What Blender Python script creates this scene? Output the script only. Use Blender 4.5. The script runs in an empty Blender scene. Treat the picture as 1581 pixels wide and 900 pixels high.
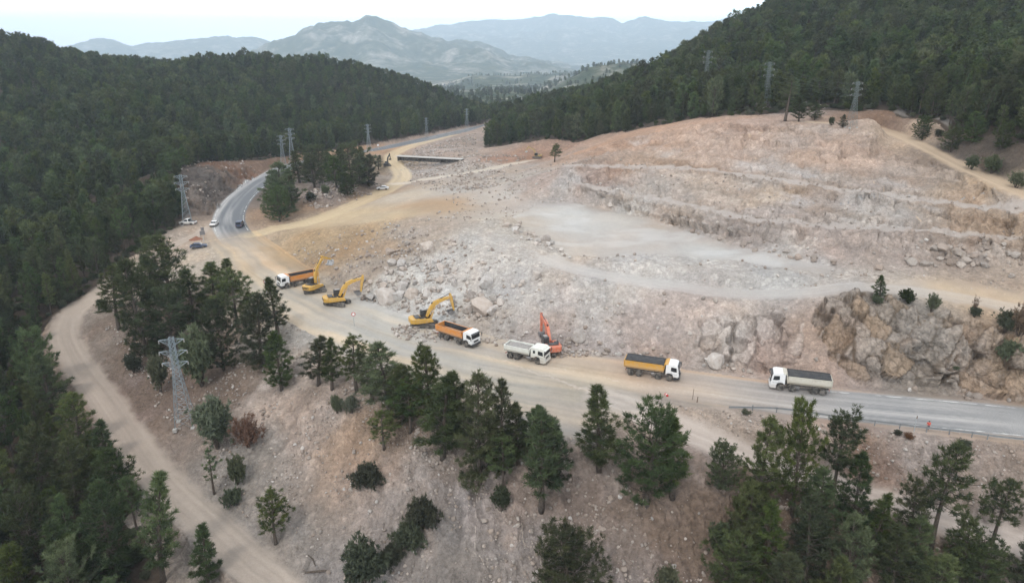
import bpy, math, random
import numpy as np
from mathutils import Vector, Matrix
from mathutils.geometry import delaunay_2d_cdt

D = bpy.data
scene = bpy.context.scene
COL = scene.collection
R = math.radians

# ------------------------------------------------------------------ camera
CAM_Z, PITCH, FPX, CX, CY = 43.0, R(19.0), 1068.0, 790.5, 450.0
cd = D.cameras.new('camera'); cam = D.objects.new('camera', cd); COL.objects.link(cam)
cam.location = (0, 0, CAM_Z); cam.rotation_euler = (math.pi / 2 - PITCH, 0, 0)
cd.sensor_width = 36.0; cd.sensor_fit = 'HORIZONTAL'; cd.lens = 36.0 * FPX / 1581.0
cd.clip_start = 0.5; cd.clip_end = 60000
scene.camera = cam

# ------------------------------------------------------------------ sky, sun, exposure
SUN_EL, SUN_AZ = 52.0, 205.0            # elevation, compass bearing the light comes FROM (0 = +Y, 90 = +X)
SKY_STRENGTH, SUN_STRENGTH, EXPOSURE = 0.145, 1.5, 0.12
world = D.worlds.new('World'); scene.world = world; world.use_nodes = True
wn, wl = world.node_tree.nodes, world.node_tree.links
wn.clear()
wo = wn.new('ShaderNodeOutputWorld'); wb = wn.new('ShaderNodeBackground'); sk = wn.new('ShaderNodeTexSky')
sk.sky_type = 'NISHITA'; sk.sun_disc = False; sk.sun_elevation = R(SUN_EL); sk.sun_rotation = R(SUN_AZ)
sk.air_density = 1.0; sk.dust_density = 2.0; sk.ozone_density = 1.0; sk.altitude = 900
# a thin bright overcast layer over the clear sky
wtc = wn.new('ShaderNodeTexCoord'); wnz = wn.new('ShaderNodeTexNoise'); wmp = wn.new('ShaderNodeMapping')
wmp.inputs['Scale'].default_value = (1.2, 1.2, 5.0)
wnz.inputs['Scale'].default_value = 1.6; wnz.inputs['Detail'].default_value = 5
wrp = wn.new('ShaderNodeMapRange'); wrp.inputs[1].default_value = 0.3; wrp.inputs[2].default_value = 0.7
wrp.inputs[3].default_value = 0.62; wrp.inputs[4].default_value = 0.86
wmx = wn.new('ShaderNodeMix'); wmx.data_type = 'RGBA'
wmx.inputs[7].default_value = (13.1, 13.1, 13.1, 1)
wl.new(wtc.outputs['Generated'], wmp.inputs[0]); wl.new(wmp.outputs[0], wnz.inputs['Vector'])
wl.new(wnz.outputs[0], wrp.inputs[0]); wl.new(wrp.outputs[0], wmx.inputs[0])
# the cloud is thick overhead and thin and bright towards the horizon
wsz = wn.new('ShaderNodeSeparateXYZ'); wl.new(wtc.outputs['Generated'], wsz.inputs[0])
wgr = wn.new('ShaderNodeMapRange'); wgr.inputs[1].default_value = 0.02; wgr.inputs[2].default_value = 0.55; wgr.inputs[3].default_value = 2.2; wgr.inputs[4].default_value = 0.72
wl.new(wsz.outputs[2], wgr.inputs[0])
wsc = wn.new('ShaderNodeVectorMath'); wsc.operation = 'SCALE'; wl.new(wmx.outputs[2], wsc.inputs[0]); wl.new(wgr.outputs[0], wsc.inputs['Scale'])
wl.new(sk.outputs[0], wmx.inputs[6]); wl.new(wsc.outputs[0], wb.inputs[0])
wb.inputs[1].default_value = SKY_STRENGTH; wl.new(wb.outputs[0], wo.inputs[0])
sl = D.lights.new('sun', 'SUN'); sun = D.objects.new('sun', sl); COL.objects.link(sun)
sl.energy = SUN_STRENGTH; sl.angle = R(10); sl.color = (1.0, 0.955, 0.9)
_a, _e = R(SUN_AZ), R(SUN_EL)
_d = Vector((math.sin(_a) * math.cos(_e), math.cos(_a) * math.cos(_e), math.sin(_e)))
sun.rotation_euler = _d.to_track_quat('Z', 'Y').to_euler()
sun.location = (0, 0, 300)
vs = scene.view_settings
vs.view_transform = 'Standard'; vs.look = 'None'; vs.gamma = 1.0; vs.exposure = EXPOSURE; vs.use_curve_mapping = False
scene.render.engine = 'CYCLES'
cy = scene.cycles
cy.max_bounces = 5; cy.diffuse_bounces = 3; cy.glossy_bounces = 2; cy.transmission_bounces = 2
cy.volume_bounces = 2; cy.transparent_max_bounces = 4
cy.use_denoising = True
try: cy.denoiser = 'OPENIMAGEDENOISE'
except Exception: pass
cy.use_adaptive_sampling = True; cy.adaptive_threshold = 0.02

# ------------------------------------------------------------------ helpers
SP, CP = math.sin(PITCH), math.cos(PITCH)
def ray(px, py):
    u, v = (px - CX) / FPX, (py - CY) / FPX
    return (u, CP - v * SP, -SP - v * CP)
def P(px, py, z):
    d = ray(px, py); t = (z - CAM_Z) / d[2]
    return (d[0] * t, d[1] * t, z)
def PT(px, py, t):
    d = ray(px, py)
    return (d[0] * t, d[1] * t, CAM_Z + d[2] * t)

def tag(o, label=None, cat=None, group=None, kind=None):
    if label: o['label'] = label
    if cat: o['category'] = cat
    if group: o['group'] = group
    if kind: o['kind'] = kind
    return o
def link(o, parent=None):
    COL.objects.link(o)
    if parent is not None: o.parent = parent
    return o
def empty(name, loc=(0, 0, 0), rz=0.0, rot=None):
    o = D.objects.new(name, None); COL.objects.link(o)
    o.location = loc; o.rotation_euler = rot or (0, 0, rz); o.empty_display_size = 0.3
    return o
def raw_mesh(name, V, F, mats=(), smooth=False, mat_idx=None):
    """F: an (n,3)/(n,4) array or a list of polygons"""
    me = D.meshes.new(name)
    V = np.asarray(V, np.float32)
    if isinstance(F, np.ndarray):
        n, k = F.shape
        me.vertices.add(len(V)); me.vertices.foreach_set('co', V.ravel())
        me.loops.add(n * k); me.loops.foreach_set('vertex_index', F.astype(np.int32).ravel())
        me.polygons.add(n); me.polygons.foreach_set('loop_start', np.arange(0, n * k, k, dtype=np.int32))
        try: me.polygons.foreach_set('loop_total', np.full(n, k, np.int32))
        except Exception: pass
        if mat_idx is not None: me.polygons.foreach_set('material_index', mat_idx.astype(np.int32))
        me.polygons.foreach_set('use_smooth', np.full(n, bool(smooth)))
        me.update(calc_edges=True); me.validate()
    else:
        me.from_pydata([tuple(map(float, v)) for v in V], [], F)
        if smooth: me.polygons.foreach_set('use_smooth', np.full(len(me.polygons), True))
        if mat_idx is not None: me.polygons.foreach_set('material_index', np.asarray(mat_idx, np.int32))
        me.update()
    for m in mats: me.materials.append(m)
    return me
def fattr(me, name, arr):
    a = me.attributes.new(name, 'FLOAT', 'POINT'); a.data.foreach_set('value', np.asarray(arr, np.float32).ravel())
def cattr(me, name, arr):
    a = me.attributes.new(name, 'FLOAT_COLOR', 'POINT')
    c = np.ones((len(arr), 4), np.float32); c[:, :3] = arr; a.data.foreach_set('color', c.ravel())

# ---- value noise in numpy
def _hash(ix, iy, iz, seed):
    h = (ix.astype(np.uint32) * np.uint32(374761393) + iy.astype(np.uint32) * np.uint32(668265263)
         + iz.astype(np.uint32) * np.uint32(2147483647) + np.uint32((seed * 974634777) & 0xffffffff))
    h = (h ^ (h >> np.uint32(13))) * np.uint32(1274126177)
    h = h ^ (h >> np.uint32(16))
    return (h & np.uint32(0xffffff)).astype(np.float32) / np.float32(0xffffff)
def vnoise(p, seed=0):
    """p (...,2|3) -> [0,1]"""
    f = np.floor(p).astype(np.int64); t = (p - f).astype(np.float32); t = t * t * (3 - 2 * t)
    ix, iy = f[..., 0], f[..., 1]
    if p.shape[-1] == 2:
        z = np.zeros_like(ix); out = 0
        for dx in (0, 1):
            for dy in (0, 1):
                w = (t[..., 0] if dx else 1 - t[..., 0]) * (t[..., 1] if dy else 1 - t[..., 1])
                out = out + w * _hash(ix + dx, iy + dy, z, seed)
        return out
    iz = f[..., 2]; out = 0
    for dx in (0, 1):
        for dy in (0, 1):
            for dz in (0, 1):
                w = (t[..., 0] if dx else 1 - t[..., 0]) * (t[..., 1] if dy else 1 - t[..., 1]) * (t[..., 2] if dz else 1 - t[..., 2])
                out = out + w * _hash(ix + dx, iy + dy, iz + dz, seed)
    return out
def fbm(p, octv=4, seed=0, gain=0.5):
    p = np.asarray(p, np.float64); s, a, tot = 0, 1.0, 0.0
    for o in range(octv):
        s = s + a * (vnoise(p * (2 ** o) + 17.3 * o, seed + o) * 2 - 1); tot += a; a *= gain
    return s / tot
def cells(p, seed=0, vec=False):
    """Worley F1, F2 and the nearest cell's id in 2D or 3D"""
    p = np.asarray(p, np.float64); k = p.shape[-1]
    f = np.floor(p).astype(np.int64)
    dv = np.zeros(p.shape, np.float32); d1 = np.full(p.shape[:-1], 9.0, np.float32); d2 = d1.copy(); cid = np.zeros(p.shape[:-1], np.float32)
    rng = (-1, 0, 1)
    for dx in rng:
        for dy in rng:
            for dz in (rng if k == 3 else (0,)):
                cx_, cy_ = f[..., 0] + dx, f[..., 1] + dy
                cz_ = f[..., 2] + dz if k == 3 else np.zeros_like(cx_)
                ex = [p[..., 0] - cx_ - _hash(cx_, cy_, cz_, seed), p[..., 1] - cy_ - _hash(cx_, cy_, cz_, seed + 7)]
                if k == 3: ex.append(p[..., 2] - cz_ - _hash(cx_, cy_, cz_, seed + 13))
                q = sum(c_ * c_ for c_ in ex)
                q = np.sqrt(q).astype(np.float32)
                m = q < d1
                d2 = np.where(m, d1, np.minimum(d2, q)); d1 = np.where(m, q, d1)
                cid = np.where(m, _hash(cx_, cy_, cz_, seed + 29), cid)
                if vec:
                    for c_ in range(k): dv[..., c_] = np.where(m, ex[c_], dv[..., c_])
    return (d1, d2, cid, dv) if vec else (d1, d2, cid)
def sstep(a, b, x):
    t = np.clip((x - a) / (b - a), 0, 1); return t * t * (3 - 2 * t)
def inpoly(X, Y, poly):
    inside = np.zeros(X.shape, bool); n = len(poly)
    for i in range(n):
        x0, y0 = poly[i][:2]; x1, y1 = poly[(i + 1) % n][:2]
        if y0 == y1: continue
        c = ((y0 > Y) != (y1 > Y)) & (X < (x1 - x0) * (Y - y0) / (y1 - y0) + x0)
        inside ^= c
    return inside
def polyline_field(X, Y, pts):
    """distance to polyline, signed offset (left +), arc length and z along it"""
    best = np.full(X.shape, 1e9, np.float32); off = np.zeros(X.shape, np.float32); s = np.zeros(X.shape, np.float32); zz = np.zeros(X.shape, np.float32)
    acc = 0.0
    for a, b in zip(pts[:-1], pts[1:]):
        dx, dy = b[0] - a[0], b[1] - a[1]; L = math.hypot(dx, dy)
        if L < 1e-6: continue
        t = np.clip(((X - a[0]) * dx + (Y - a[1]) * dy) / (L * L), 0, 1)
        ex, ey = X - a[0] - t * dx, Y - a[1] - t * dy
        d = np.sqrt(ex * ex + ey * ey); m = d < best
        best = np.where(m, d, best); off = np.where(m, np.sign(dx * ey - dy * ex) * d, off)
        s = np.where(m, acc + t * L, s); zz = np.where(m, a[2] + t * (b[2] - a[2]), zz); acc += L
    return best, off, s, zz
def spline(pts, step=2.0):
    """Catmull-Rom through 3D points"""
    p = [np.array(q, float) for q in pts]; p = [2 * p[0] - p[1]] + p + [2 * p[-1] - p[-2]]
    out = []
    for i in range(1, len(p) - 2):
        n = max(2, int(np.linalg.norm(p[i + 1] - p[i]) / step))
        for k in range(n):
            t = k / n
            out.append(0.5 * (2 * p[i] + (p[i + 1] - p[i - 1]) * t + (2 * p[i - 1] - 5 * p[i] + 4 * p[i + 1] - p[i + 2]) * t * t + (3 * p[i] - p[i - 1] - 3 * p[i + 1] + p[i + 2]) * t ** 3))
    out.append(p[-2]); return [tuple(q) for q in out]

# ---- node material helpers
def mat(name):
    m = D.materials.new(name); m.use_nodes = True
    nt = m.node_tree; b = nt.nodes['Principled BSDF']
    return m, nt, b
def N(nt, t, **kw):
    n = nt.nodes.new(t)
    for k, v in kw.items():
        if k.startswith('i_'):
            key = k[2:]; n.inputs[int(key) if key.isdigit() else key].default_value = v
        else: setattr(n, k, v)
    return n
def mixc(nt, fac, a, b, mode='MIX'):
    n = nt.nodes.new('ShaderNodeMix'); n.data_type = 'RGBA'; n.blend_type = mode
    for sock, v in ((n.inputs[0], fac), (n.inputs[6], a), (n.inputs[7], b)):
        if hasattr(v, 'is_output'): nt.links.new(v, sock)
        elif isinstance(v, (int, float)): sock.default_value = v
        else: sock.default_value = (*v[:3], 1)
    return n.outputs[2]
def mth(nt, op, a, b=0.0, clamp=False):
    n = nt.nodes.new('ShaderNodeMath'); n.operation = op; n.use_clamp = clamp
    for sock, v in ((n.inputs[0], a), (n.inputs[1], b)):
        if hasattr(v, 'is_output'): nt.links.new(v, sock)
        else: sock.default_value = v
    return n.outputs[0]
def mrange(nt, v, a, b, c=0.0, d=1.0):
    n = nt.nodes.new('ShaderNodeMapRange'); n.inputs[1].default_value = a; n.inputs[2].default_value = b
    n.inputs[3].default_value = c; n.inputs[4].default_value = d
    nt.links.new(v, n.inputs[0]); return n.outputs[0]
# ------------------------------------------------------------------ terrain: measured points and break lines (photo pixel, photo pixel, height in m)
PTS, SEGS = [], []
def pl(pts, world=False):
    i0 = len(PTS)
    for p in pts: PTS.append(tuple(p) if world else P(*p))
    SEGS.extend((i, i + 1) for i in range(i0, len(PTS) - 1))
def pp(pts, world=False):
    for p in pts: PTS.append(tuple(p) if world else P(*p))

ROAD = spline([(150, 55, 0), (100, 66, 0)] + [P(*q) for q in [(1581, 651, 0), (1400, 634, 0), (1237, 619, 0), (1080, 598, 0), (900, 572, 0), (760, 546, 0), (640, 517, 0), (530, 478, 0), (455, 438, 0), (398, 395, 0), (362, 362, 0), (353, 338, 0), (365, 312, 0), (388, 290, 0), (413, 274, 0)]]
              + [(-88, 285, 0), (-65, 327, 0), (-43, 379, 0), (-21, 432, 0), (-4, 475, 0), (6, 530, -2), (8, 620, -6)], 2.5)
TRACK = spline([(-10, 44, -17)] + [P(*q) for q in [(440, 915, -13.6), (400, 880, -13), (330, 815, -12.5), (255, 745, -11.5), (205, 680, -10.5), (160, 615, -9), (120, 560, -7.8), (100, 515, -6.5), (112, 482, -5.5), (150, 457, -4.6)]]
               + [(-85, 146, -3.4), (-84, 160, -2), (-78, 176, -0.6)], 2.0)
BRANCH = spline([P(*q) for q in [(930, 612, -0.1), (1010, 645, -0.6), (1100, 683, -1.7), (1180, 712, -2.8), (1300, 752, -4.2), (1400, 785, -5.2), (1500, 818, -6.2), (1600, 848, -7.2)]] + [(75, 53, -9)], 2.0)
DIRT = spline([P(*q) for q in [(385, 362, 0.1), (430, 352, 0.6), (485, 341, 1.4), (555, 313, 2.2), (605, 288, 2.6), (622, 270, 2.6), (608, 252, 2.4), (608, 238, 2.0), (640, 224, 1.4), (700, 208, 0.6)]], 2.5)
DIRT2 = spline([P(*q) for q in [(612, 284, 2.6), (660, 277, 3.4), (730, 267, 4.4), (800, 252, 5.4), (850, 246, 6.0), (880, 243, 6.8)]], 2.5)
UPPER = spline([P(*q) for q in [(1255, 189, 27.2), (1325, 194, 26.4), (1370, 203, 25.6), (1420, 224, 24.2), (1480, 254, 22.4), (1535, 279, 21.2), (1590, 303, 20.2)]] + [(90, 105, 18.5), (95, 85, 17)], 2.0)
FLOORT = spline([P(*q) for q in [(850, 400, 8.3), (890, 416, 7.8), (1000, 436, 7.4), (1130, 453, 7.3), (1240, 452, 8.6), (1330, 443, 9.9), (1450, 455, 9.9), (1581, 478, 9.6)]], 2.0)

# road platform, far side: toe of the slopes
pl([(1700, 648, .2), (1581, 629, .2), (1450, 614, .2), (1350, 603, .2), (1250, 590, .2), (1150, 579, .2), (1060, 567, .2), (1000, 553, .2), (940, 545, .2), (850, 529, .2), (780, 516, .2), (720, 500, .2), (650, 490, .2), (600, 478, .2), (548, 462, .2), (515, 440, .2), (480, 412, .2), (450, 390, .2), (425, 372, .3)])
# crest above it
pl([(1640, 548, 7.2), (1581, 527, 7.6), (1540, 505, 8.4), (1500, 490, 9.0), (1450, 480, 9.5), (1400, 466, 9.9), (1340, 452, 10.4), (1300, 455, 10.0), (1262, 470, 8.6), (1200, 474, 7.2), (1100, 468, 6.9), (1000, 449, 7.0), (900, 428, 7.7), (830, 408, 8.2), (760, 384, 8.3), (700, 362, 8.2), (640, 340, 7.6), (585, 342, 6.2), (540, 350, 4.8), (490, 356, 3.0), (450, 358, 1.4)])
pp([(470, 375, 1.4), (500, 395, 1.6), (540, 415, 2.2), (600, 420, 3.6), (680, 440, 3.4), (760, 460, 3.6)])
# right cliff: a bulging face
pp([(1340, 520, 5.6), (1420, 540, 5.2), (1500, 560, 4.4), (1560, 580, 3.2)])
# quarry floor and the mounds on it
pp([(900, 350, 8.6), (840, 325, 9.0), (900, 322, 9.2), (960, 330, 9.3), (1000, 350, 9.2), (1050, 370, 9.2), (950, 372, 8.6), (880, 380, 8.4), (1130, 385, 9.2), (1220, 404, 9.4), (1290, 420, 9.6), (1380, 432, 10.2),
    (1000, 402, 9.4), (1080, 412, 9.2), (1150, 430, 8.8), (940, 408, 8.7), (1230, 432, 9.6), (1200, 420, 10.2), (1285, 437, 9.8), (800, 350, 9.0), (780, 338, 9.8), (850, 372, 9.0)])
pp([(1450, 455, 9.8), (1520, 465, 9.8), (1581, 480, 9.4), (1640, 500, 9), (1450, 425, 10.4), (1540, 430, 10.6), (1620, 440, 10.6)])
# foot of the quarry wall
pl([(740, 305, 8.2), (800, 303, 9.2), (870, 307, 9.6), (940, 317, 9.7), (1000, 333, 9.8), (1060, 352, 9.9), (1120, 370, 10), (1200, 388, 10.2), (1290, 404, 10.4), (1370, 412, 10.8), (1450, 410, 11.2), (1540, 413, 11.6), (1640, 425, 12)])
# lower bench (outer edge, then the inner foot of the next face)
pl([(900, 288, 13), (960, 297, 13.0), (1050, 318, 13.2), (1150, 340, 13.4), (1250, 350, 13.8), (1350, 356, 14.2), (1450, 362, 14.6), (1560, 372, 14.8), (1640, 384, 14.6)])
pl([(900, 282, 13.2), (960, 291, 13.2), (1050, 311, 13.4), (1150, 332, 13.6), (1250, 343, 14.0), (1350, 349, 14.4), (1450, 354, 14.8), (1560, 362, 15.2)])
# middle bench
pl([(900, 258, 16.4), (1000, 261, 17), (1100, 268, 17.4), (1200, 281, 17.8), (1300, 297, 17.8), (1400, 311, 17.6), (1480, 322, 17.8), (1560, 331, 18), (1640, 345, 17.6)])
pl([(900, 251, 16.6), (1000, 255, 17.2), (1100, 261, 17.6), (1200, 273, 18.1), (1300, 289, 18.2), (1400, 302, 18.2), (1480, 309, 18.4), (1560, 318, 18.6)])
# top crest
pl([(850, 249, 6.6), (872, 243, 9), (900, 235, 13), (950, 216, 17.6), (1000, 206, 21.2), (1050, 196, 24.0), (1100, 187, 26.0), (1180, 186, 27.4), (1250, 193, 27.0), (1320, 199, 26.0), (1380, 212, 24.8), (1440, 243, 22.8), (1500, 272, 21.4), (1581, 308, 20.0)])
pp([(1000, 236, 18.4), (1100, 225, 21.5), (1180, 228, 22.0), (1260, 240, 22.0), (1340, 252, 21.2), (1420, 275, 20.0), (1000, 222, 19.6)])
# bank on the far side of the upper track, and the right hill
pl([(1270, 184, 27.8), (1330, 188, 27.6), (1390, 196, 27.0), (1450, 216, 25.2), (1510, 243, 23.8), (1581, 272, 22.6), (1660, 300, 21.6)])
pp([(1350, 178, 29.5), (1450, 190, 28.4), (1520, 214, 27.0), (1600, 235, 26.2), (1581, 150, 34), (1700, 150, 37), (1700, 250, 27)])
# behind the crest the land dips then climbs
pp([(1050, 176, 22.5), (1000, 188, 19.8), (950, 200, 15.5), (900, 222, 10.5), (870, 234, 7.4)])
pl([(735, 236, 2.2), (790, 240, 4.6), (850, 238, 6.4)])
pp([PT(850, 195, 360), PT(950, 160, 350), PT(1000, 150, 300), PT(1100, 135, 265), PT(1200, 130, 230), PT(1300, 130, 220), PT(1400, 120, 212), PT(1500, 110, 200), PT(1600, 90, 200),
    PT(1200, 80, 270), PT(1300, 50, 280), PT(1400, 30, 270), PT(1500, 10, 265), PT(1600, 0, 255)], True)
pl([PT(800, 186, 610), PT(850, 174, 570), PT(900, 163, 530), PT(950, 150, 490), PT(1000, 134, 450), PT(1050, 108, 410), PT(1100, 81, 375), PT(1150, 53, 350), PT(1190, 30, 345), PT(1260, -12, 345), PT(1400, -90, 350), PT(1600, -150, 350), PT(1900, -200, 350)], True)
pp([(0, 560, -4), (120, 560, 16), (170, 520, 40), (260, 500, 60), (330, 470, 80), (400, 420, 100), (60, 660, -8), (160, 660, 0), (300, 640, 30), (500, 600, 70), (500, 300, 100), (500, 100, 60), (300, 150, 60), (250, 60, 30), (200, 100, 34), (160, 75, 14), (140, 120, 27), (150, 40, 2), (300, 0, 10), (500, 0, 20)], True)
# valley floor towards the far road
pp([(640, 300, 5.6), (580, 320, 4.6), (700, 296, 7.0), (760, 288, 7.8), (700, 318, 7.6), (640, 318, 6.6), (560, 335, 4.6), (720, 272, 5.4), (800, 268, 7.0), (680, 256, 2.8), (640, 262, 2.8), (720, 245, 2.2), (660, 238, 1.6), (700, 222, 1.2), (735, 212, 1.0), (640, 248, 2.2)])
# wooded knoll between the asphalt bend and the dirt road
pl([(405, 335, .4), (425, 318, .5), (440, 336, .7), (470, 327, 1.6), (520, 312, 2.2), (560, 298, 2.6), (588, 282, 2.6), (592, 262, 2.6)])
pp([(450, 300, 4.0), (490, 292, 5.2), (530, 282, 6.0), (560, 270, 5.6), (580, 255, 3.4)])
pp([(-70, 240, 5.0), (-62, 262, 5.5), (-58, 285, 3.8), (-52, 305, 1.6), (-79, 250, 2.5), (-80, 270, 2.0)], True)
# road edges on the outer (left) side of the bend, rock cut, the left hill
pl([(300, 352, .2), (318, 338, .3), (322, 320, .3), (340, 302, .3), (362, 284, .3), (400, 268, .3)])
pp([(-92, 195, 1.5), (-97, 210, 5.0), (-100, 226, 6.5), (-100, 245, 5.5), (-102, 262, 4), (-112, 220, 9), (-118, 250, 8)], True)
pp([(-98, 285, 2.0), (-90, 312, 1.5), (-76, 340, 1.2), (-54, 390, 1.0), (-32, 440, .5), (-18, 480, 0), (-14, 530, -3), (-10, 600, -7)], True)
pl([PT(-200, 46, 380), PT(-80, 64, 390), PT(0, 76, 405), PT(100, 97, 430), PT(150, 106, 445), PT(220, 110, 460), PT(300, 108, 470), PT(400, 106, 480), PT(500, 107, 485), PT(560, 114, 490), PT(620, 132, 500), PT(680, 150, 510), PT(720, 165, 520), PT(757, 181, 530)], True)
pp([PT(100, 150, 350), PT(300, 160, 360), PT(450, 160, 390), PT(600, 165, 430), PT(700, 180, 470), PT(100, 250, 268), PT(0, 350, 200), PT(0, 200, 300), PT(250, 220, 290), PT(400, 205, 330), PT(0, 450, 158), PT(-150, 300, 230), PT(200, 330, 212), PT(100, 400, 180)], True)
pp([(-330, 420, 58), (-400, 300, 62), (-450, 150, 50), (-450, 0, 20), (-300, 60, -2), (-300, 550, 30), (-500, 600, 40), (-200, 600, 15), (-120, 580, 8), (-60, 600, -4), (-500, 450, 66), (-200, 660, -5), (-500, 0, 24)], True)
# the gully on the left, below the track
pp([(-75, 74, -16), (-95, 90, -14), (-108, 110, -11), (-115, 132, -8), (-108, 152, -5), (-98, 168, -1.5), (-60, 60, -18.5), (-45, 50, -20), (-110, 60, -15), (-140, 110, -8), (-130, 40, -18), (-80, 30, -24), (-84, 104, -9.5), (-70, 88, -13)], True)
# near edge of the road platform
pl([(330, 395, -.2), (345, 420, -.3), (372, 450, -.3), (410, 480, -.3), (460, 508, -.3), (520, 540, -.3), (590, 575, -.3), (660, 600, -.3), (730, 618, -.4), (790, 634, -.4), (850, 672, -.6), (910, 690, -.8), (960, 698, -1.1), (1040, 716, -1.8), (1110, 730, -2.6), (1200, 752, -3.8), (1300, 785, -5.0), (1400, 815, -6.0), (1500, 845, -7.0), (1600, 872, -8)])
# bank between road and branch track
pl([(1000, 622, -.2), (1060, 632, -.2), (1125, 632, -.2), (1237, 645, -.2), (1350, 662, -.2), (1450, 676, -.2), (1581, 691, -.2), (1700, 706, -.2)])
pl([(1050, 652, -.8), (1150, 682, -1.6), (1250, 715, -2.7), (1350, 748, -3.8), (1450, 778, -4.8), (1581, 815, -6.0)])
# the debris slope down to the left track
pp([(500, 640, -4.2), (420, 560, -3.6), (600, 680, -4.6), (700, 720, -4.6), (560, 780, -9.2), (650, 820, -9.4), (760, 800, -7.6), (480, 740, -8.8), (420, 700, -8.6), (390, 640, -7.4), (350, 560, -5.6), (300, 520, -5.0), (250, 480, -3.6), (200, 450, -3.2), (860, 800, -7.2), (960, 810, -7.2), (1050, 800, -6.4), (300, 600, -8.0), (225, 560, -7.4), (180, 500, -5.2)])
pl([(455, 893, -13.2), (420, 845, -12.6), (370, 800, -12.2), (320, 745, -11.5), (280, 690, -10.6), (240, 640, -9.6), (190, 580, -8.2), (150, 530, -6.8), (150, 490, -5.4), (185, 462, -4.2)])
pp([(600, 900, -12.9), (700, 905, -12.4), (870, 905, -12.0), (1000, 905, -11.4), (1100, 900, -11), (1300, 905, -11.2), (1450, 905, -10.4), (1581, 905, -9.8)])
pp([(10, 40, -20), (30, 40, -19), (60, 40, -17), (90, 40, -12), (0, 15, -26), (40, 12, -26), (100, 10, -16), (-30, 12, -26), (-80, 0, -28), (200, 0, 0), (500, -60, 20), (0, -60, -28), (-500, -60, 20), (-45, 48, -19), (110, 60, -2)], True)
pp([(0, 720, -10), (-300, 720, -5), (300, 720, 10), (-600, 720, 20), (600, 720, 60), (600, 350, 110), (600, 0, 40), (600, -60, 30), (-600, -60, 30), (-600, 350, 70)], True)

GX0, GY0, GX1, GY1 = -600, -60, 600, 720
BENCH1 = spline([P(*q) for q in [(880, 256, 16.0), (1000, 258, 17.1), (1100, 264.5, 17.5), (1200, 277, 18), (1300, 293, 18), (1400, 306, 17.9), (1480, 315, 18.1), (1560, 324, 18.3)]], 2.0)
BENCH2 = spline([P(*q) for q in [(900, 285, 13.1), (1050, 314, 13.3), (1150, 336, 13.5), (1250, 346, 13.9), (1350, 352, 14.3), (1450, 358, 14.7), (1560, 367, 15.0)]], 2.0)
def build_grid():
    # drop nearly coincident points, keep break lines
    pts2 = [Vector((p[0], p[1])) for p in PTS]
    vo, eo, fo, ov, oe, of = delaunay_2d_cdt(pts2, SEGS, [], 0, 0.3)
    zs = []
    known = {}
    for i, o in enumerate(ov):
        zs.append(np.mean([PTS[j][2] for j in o]) if o else None)
    V = np.array([[v.x, v.y] for v in vo]); 
    for i, z in enumerate(zs):
        if z is None:           # a crossing of two break lines: nearest measured heights
            d = sorted((math.hypot(p[0] - V[i, 0], p[1] - V[i, 1]), p[2]) for p in PTS)[:3]
            w = [1 / (a + .1) for a, _ in d]; zs[i] = sum(x * b for x, (_, b) in zip(w, d)) / sum(w)
    zs = np.array(zs)
    nx, ny = GX1 - GX0 + 1, GY1 - GY0 + 1
    Z = np.full((ny, nx), np.nan, np.float32)
    for f in fo:
        for k in range(1, len(f) - 1):
            a, b, c = V[f[0]], V[f[k]], V[f[k + 1]]; za, zb, zc = zs[f[0]], zs[f[k]], zs[f[k + 1]]
            x0, x1 = int(math.floor(min(a[0], b[0], c[0]))) - GX0, int(math.ceil(max(a[0], b[0], c[0]))) - GX0
            y0, y1 = int(math.floor(min(a[1], b[1], c[1]))) - GY0, int(math.ceil(max(a[1], b[1], c[1]))) - GY0
            x0, y0, x1, y1 = max(x0, 0), max(y0, 0), min(x1, nx - 1), min(y1, ny - 1)
            if x1 < x0 or y1 < y0: continue
            X, Y = np.meshgrid(np.arange(x0, x1 + 1) + GX0, np.arange(y0, y1 + 1) + GY0)
            det = (b[1] - c[1]) * (a[0] - c[0]) + (c[0] - b[0]) * (a[1] - c[1])
            if abs(det) < 1e-9: continue
            l1 = ((b[1] - c[1]) * (X - c[0]) + (c[0] - b[0]) * (Y - c[1])) / det
            l2 = ((c[1] - a[1]) * (X - c[0]) + (a[0] - c[0]) * (Y - c[1])) / det
            l3 = 1 - l1 - l2
            m = (l1 >= -1e-6) & (l2 >= -1e-6) & (l3 >= -1e-6)
            sub = Z[y0:y1 + 1, x0:x1 + 1]; sub[m] = (l1 * za + l2 * zb + l3 * zc)[m]
    Z[np.isnan(Z)] = 0
    return Z
def blur(Z, s):
    r = int(3 * s) + 1; k = np.exp(-0.5 * (np.arange(-r, r + 1) / s) ** 2); k /= k.sum()
    A = np.pad(Z, r, mode='edge')
    A = sum(k[i] * A[i:i + Z.shape[0], :] for i in range(2 * r + 1))
    return sum(k[i] * A[:, i:i + Z.shape[1]] for i in range(2 * r + 1)).astype(np.float32)
Z0 = build_grid()
GX, GY = np.meshgrid(np.arange(GX0, GX1 + 1, dtype=np.float32), np.arange(GY0, GY1 + 1, dtype=np.float32))
_near = blur(Z0, 1.0); _far = blur(Z0, 7.0)
_w = sstep(150, 330, np.hypot(GX, GY - 20)) ; _w = np.maximum(_w, sstep(95, 130, GX) * .6)
ZG = _near * (1 - _w) + _far * _w
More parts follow.
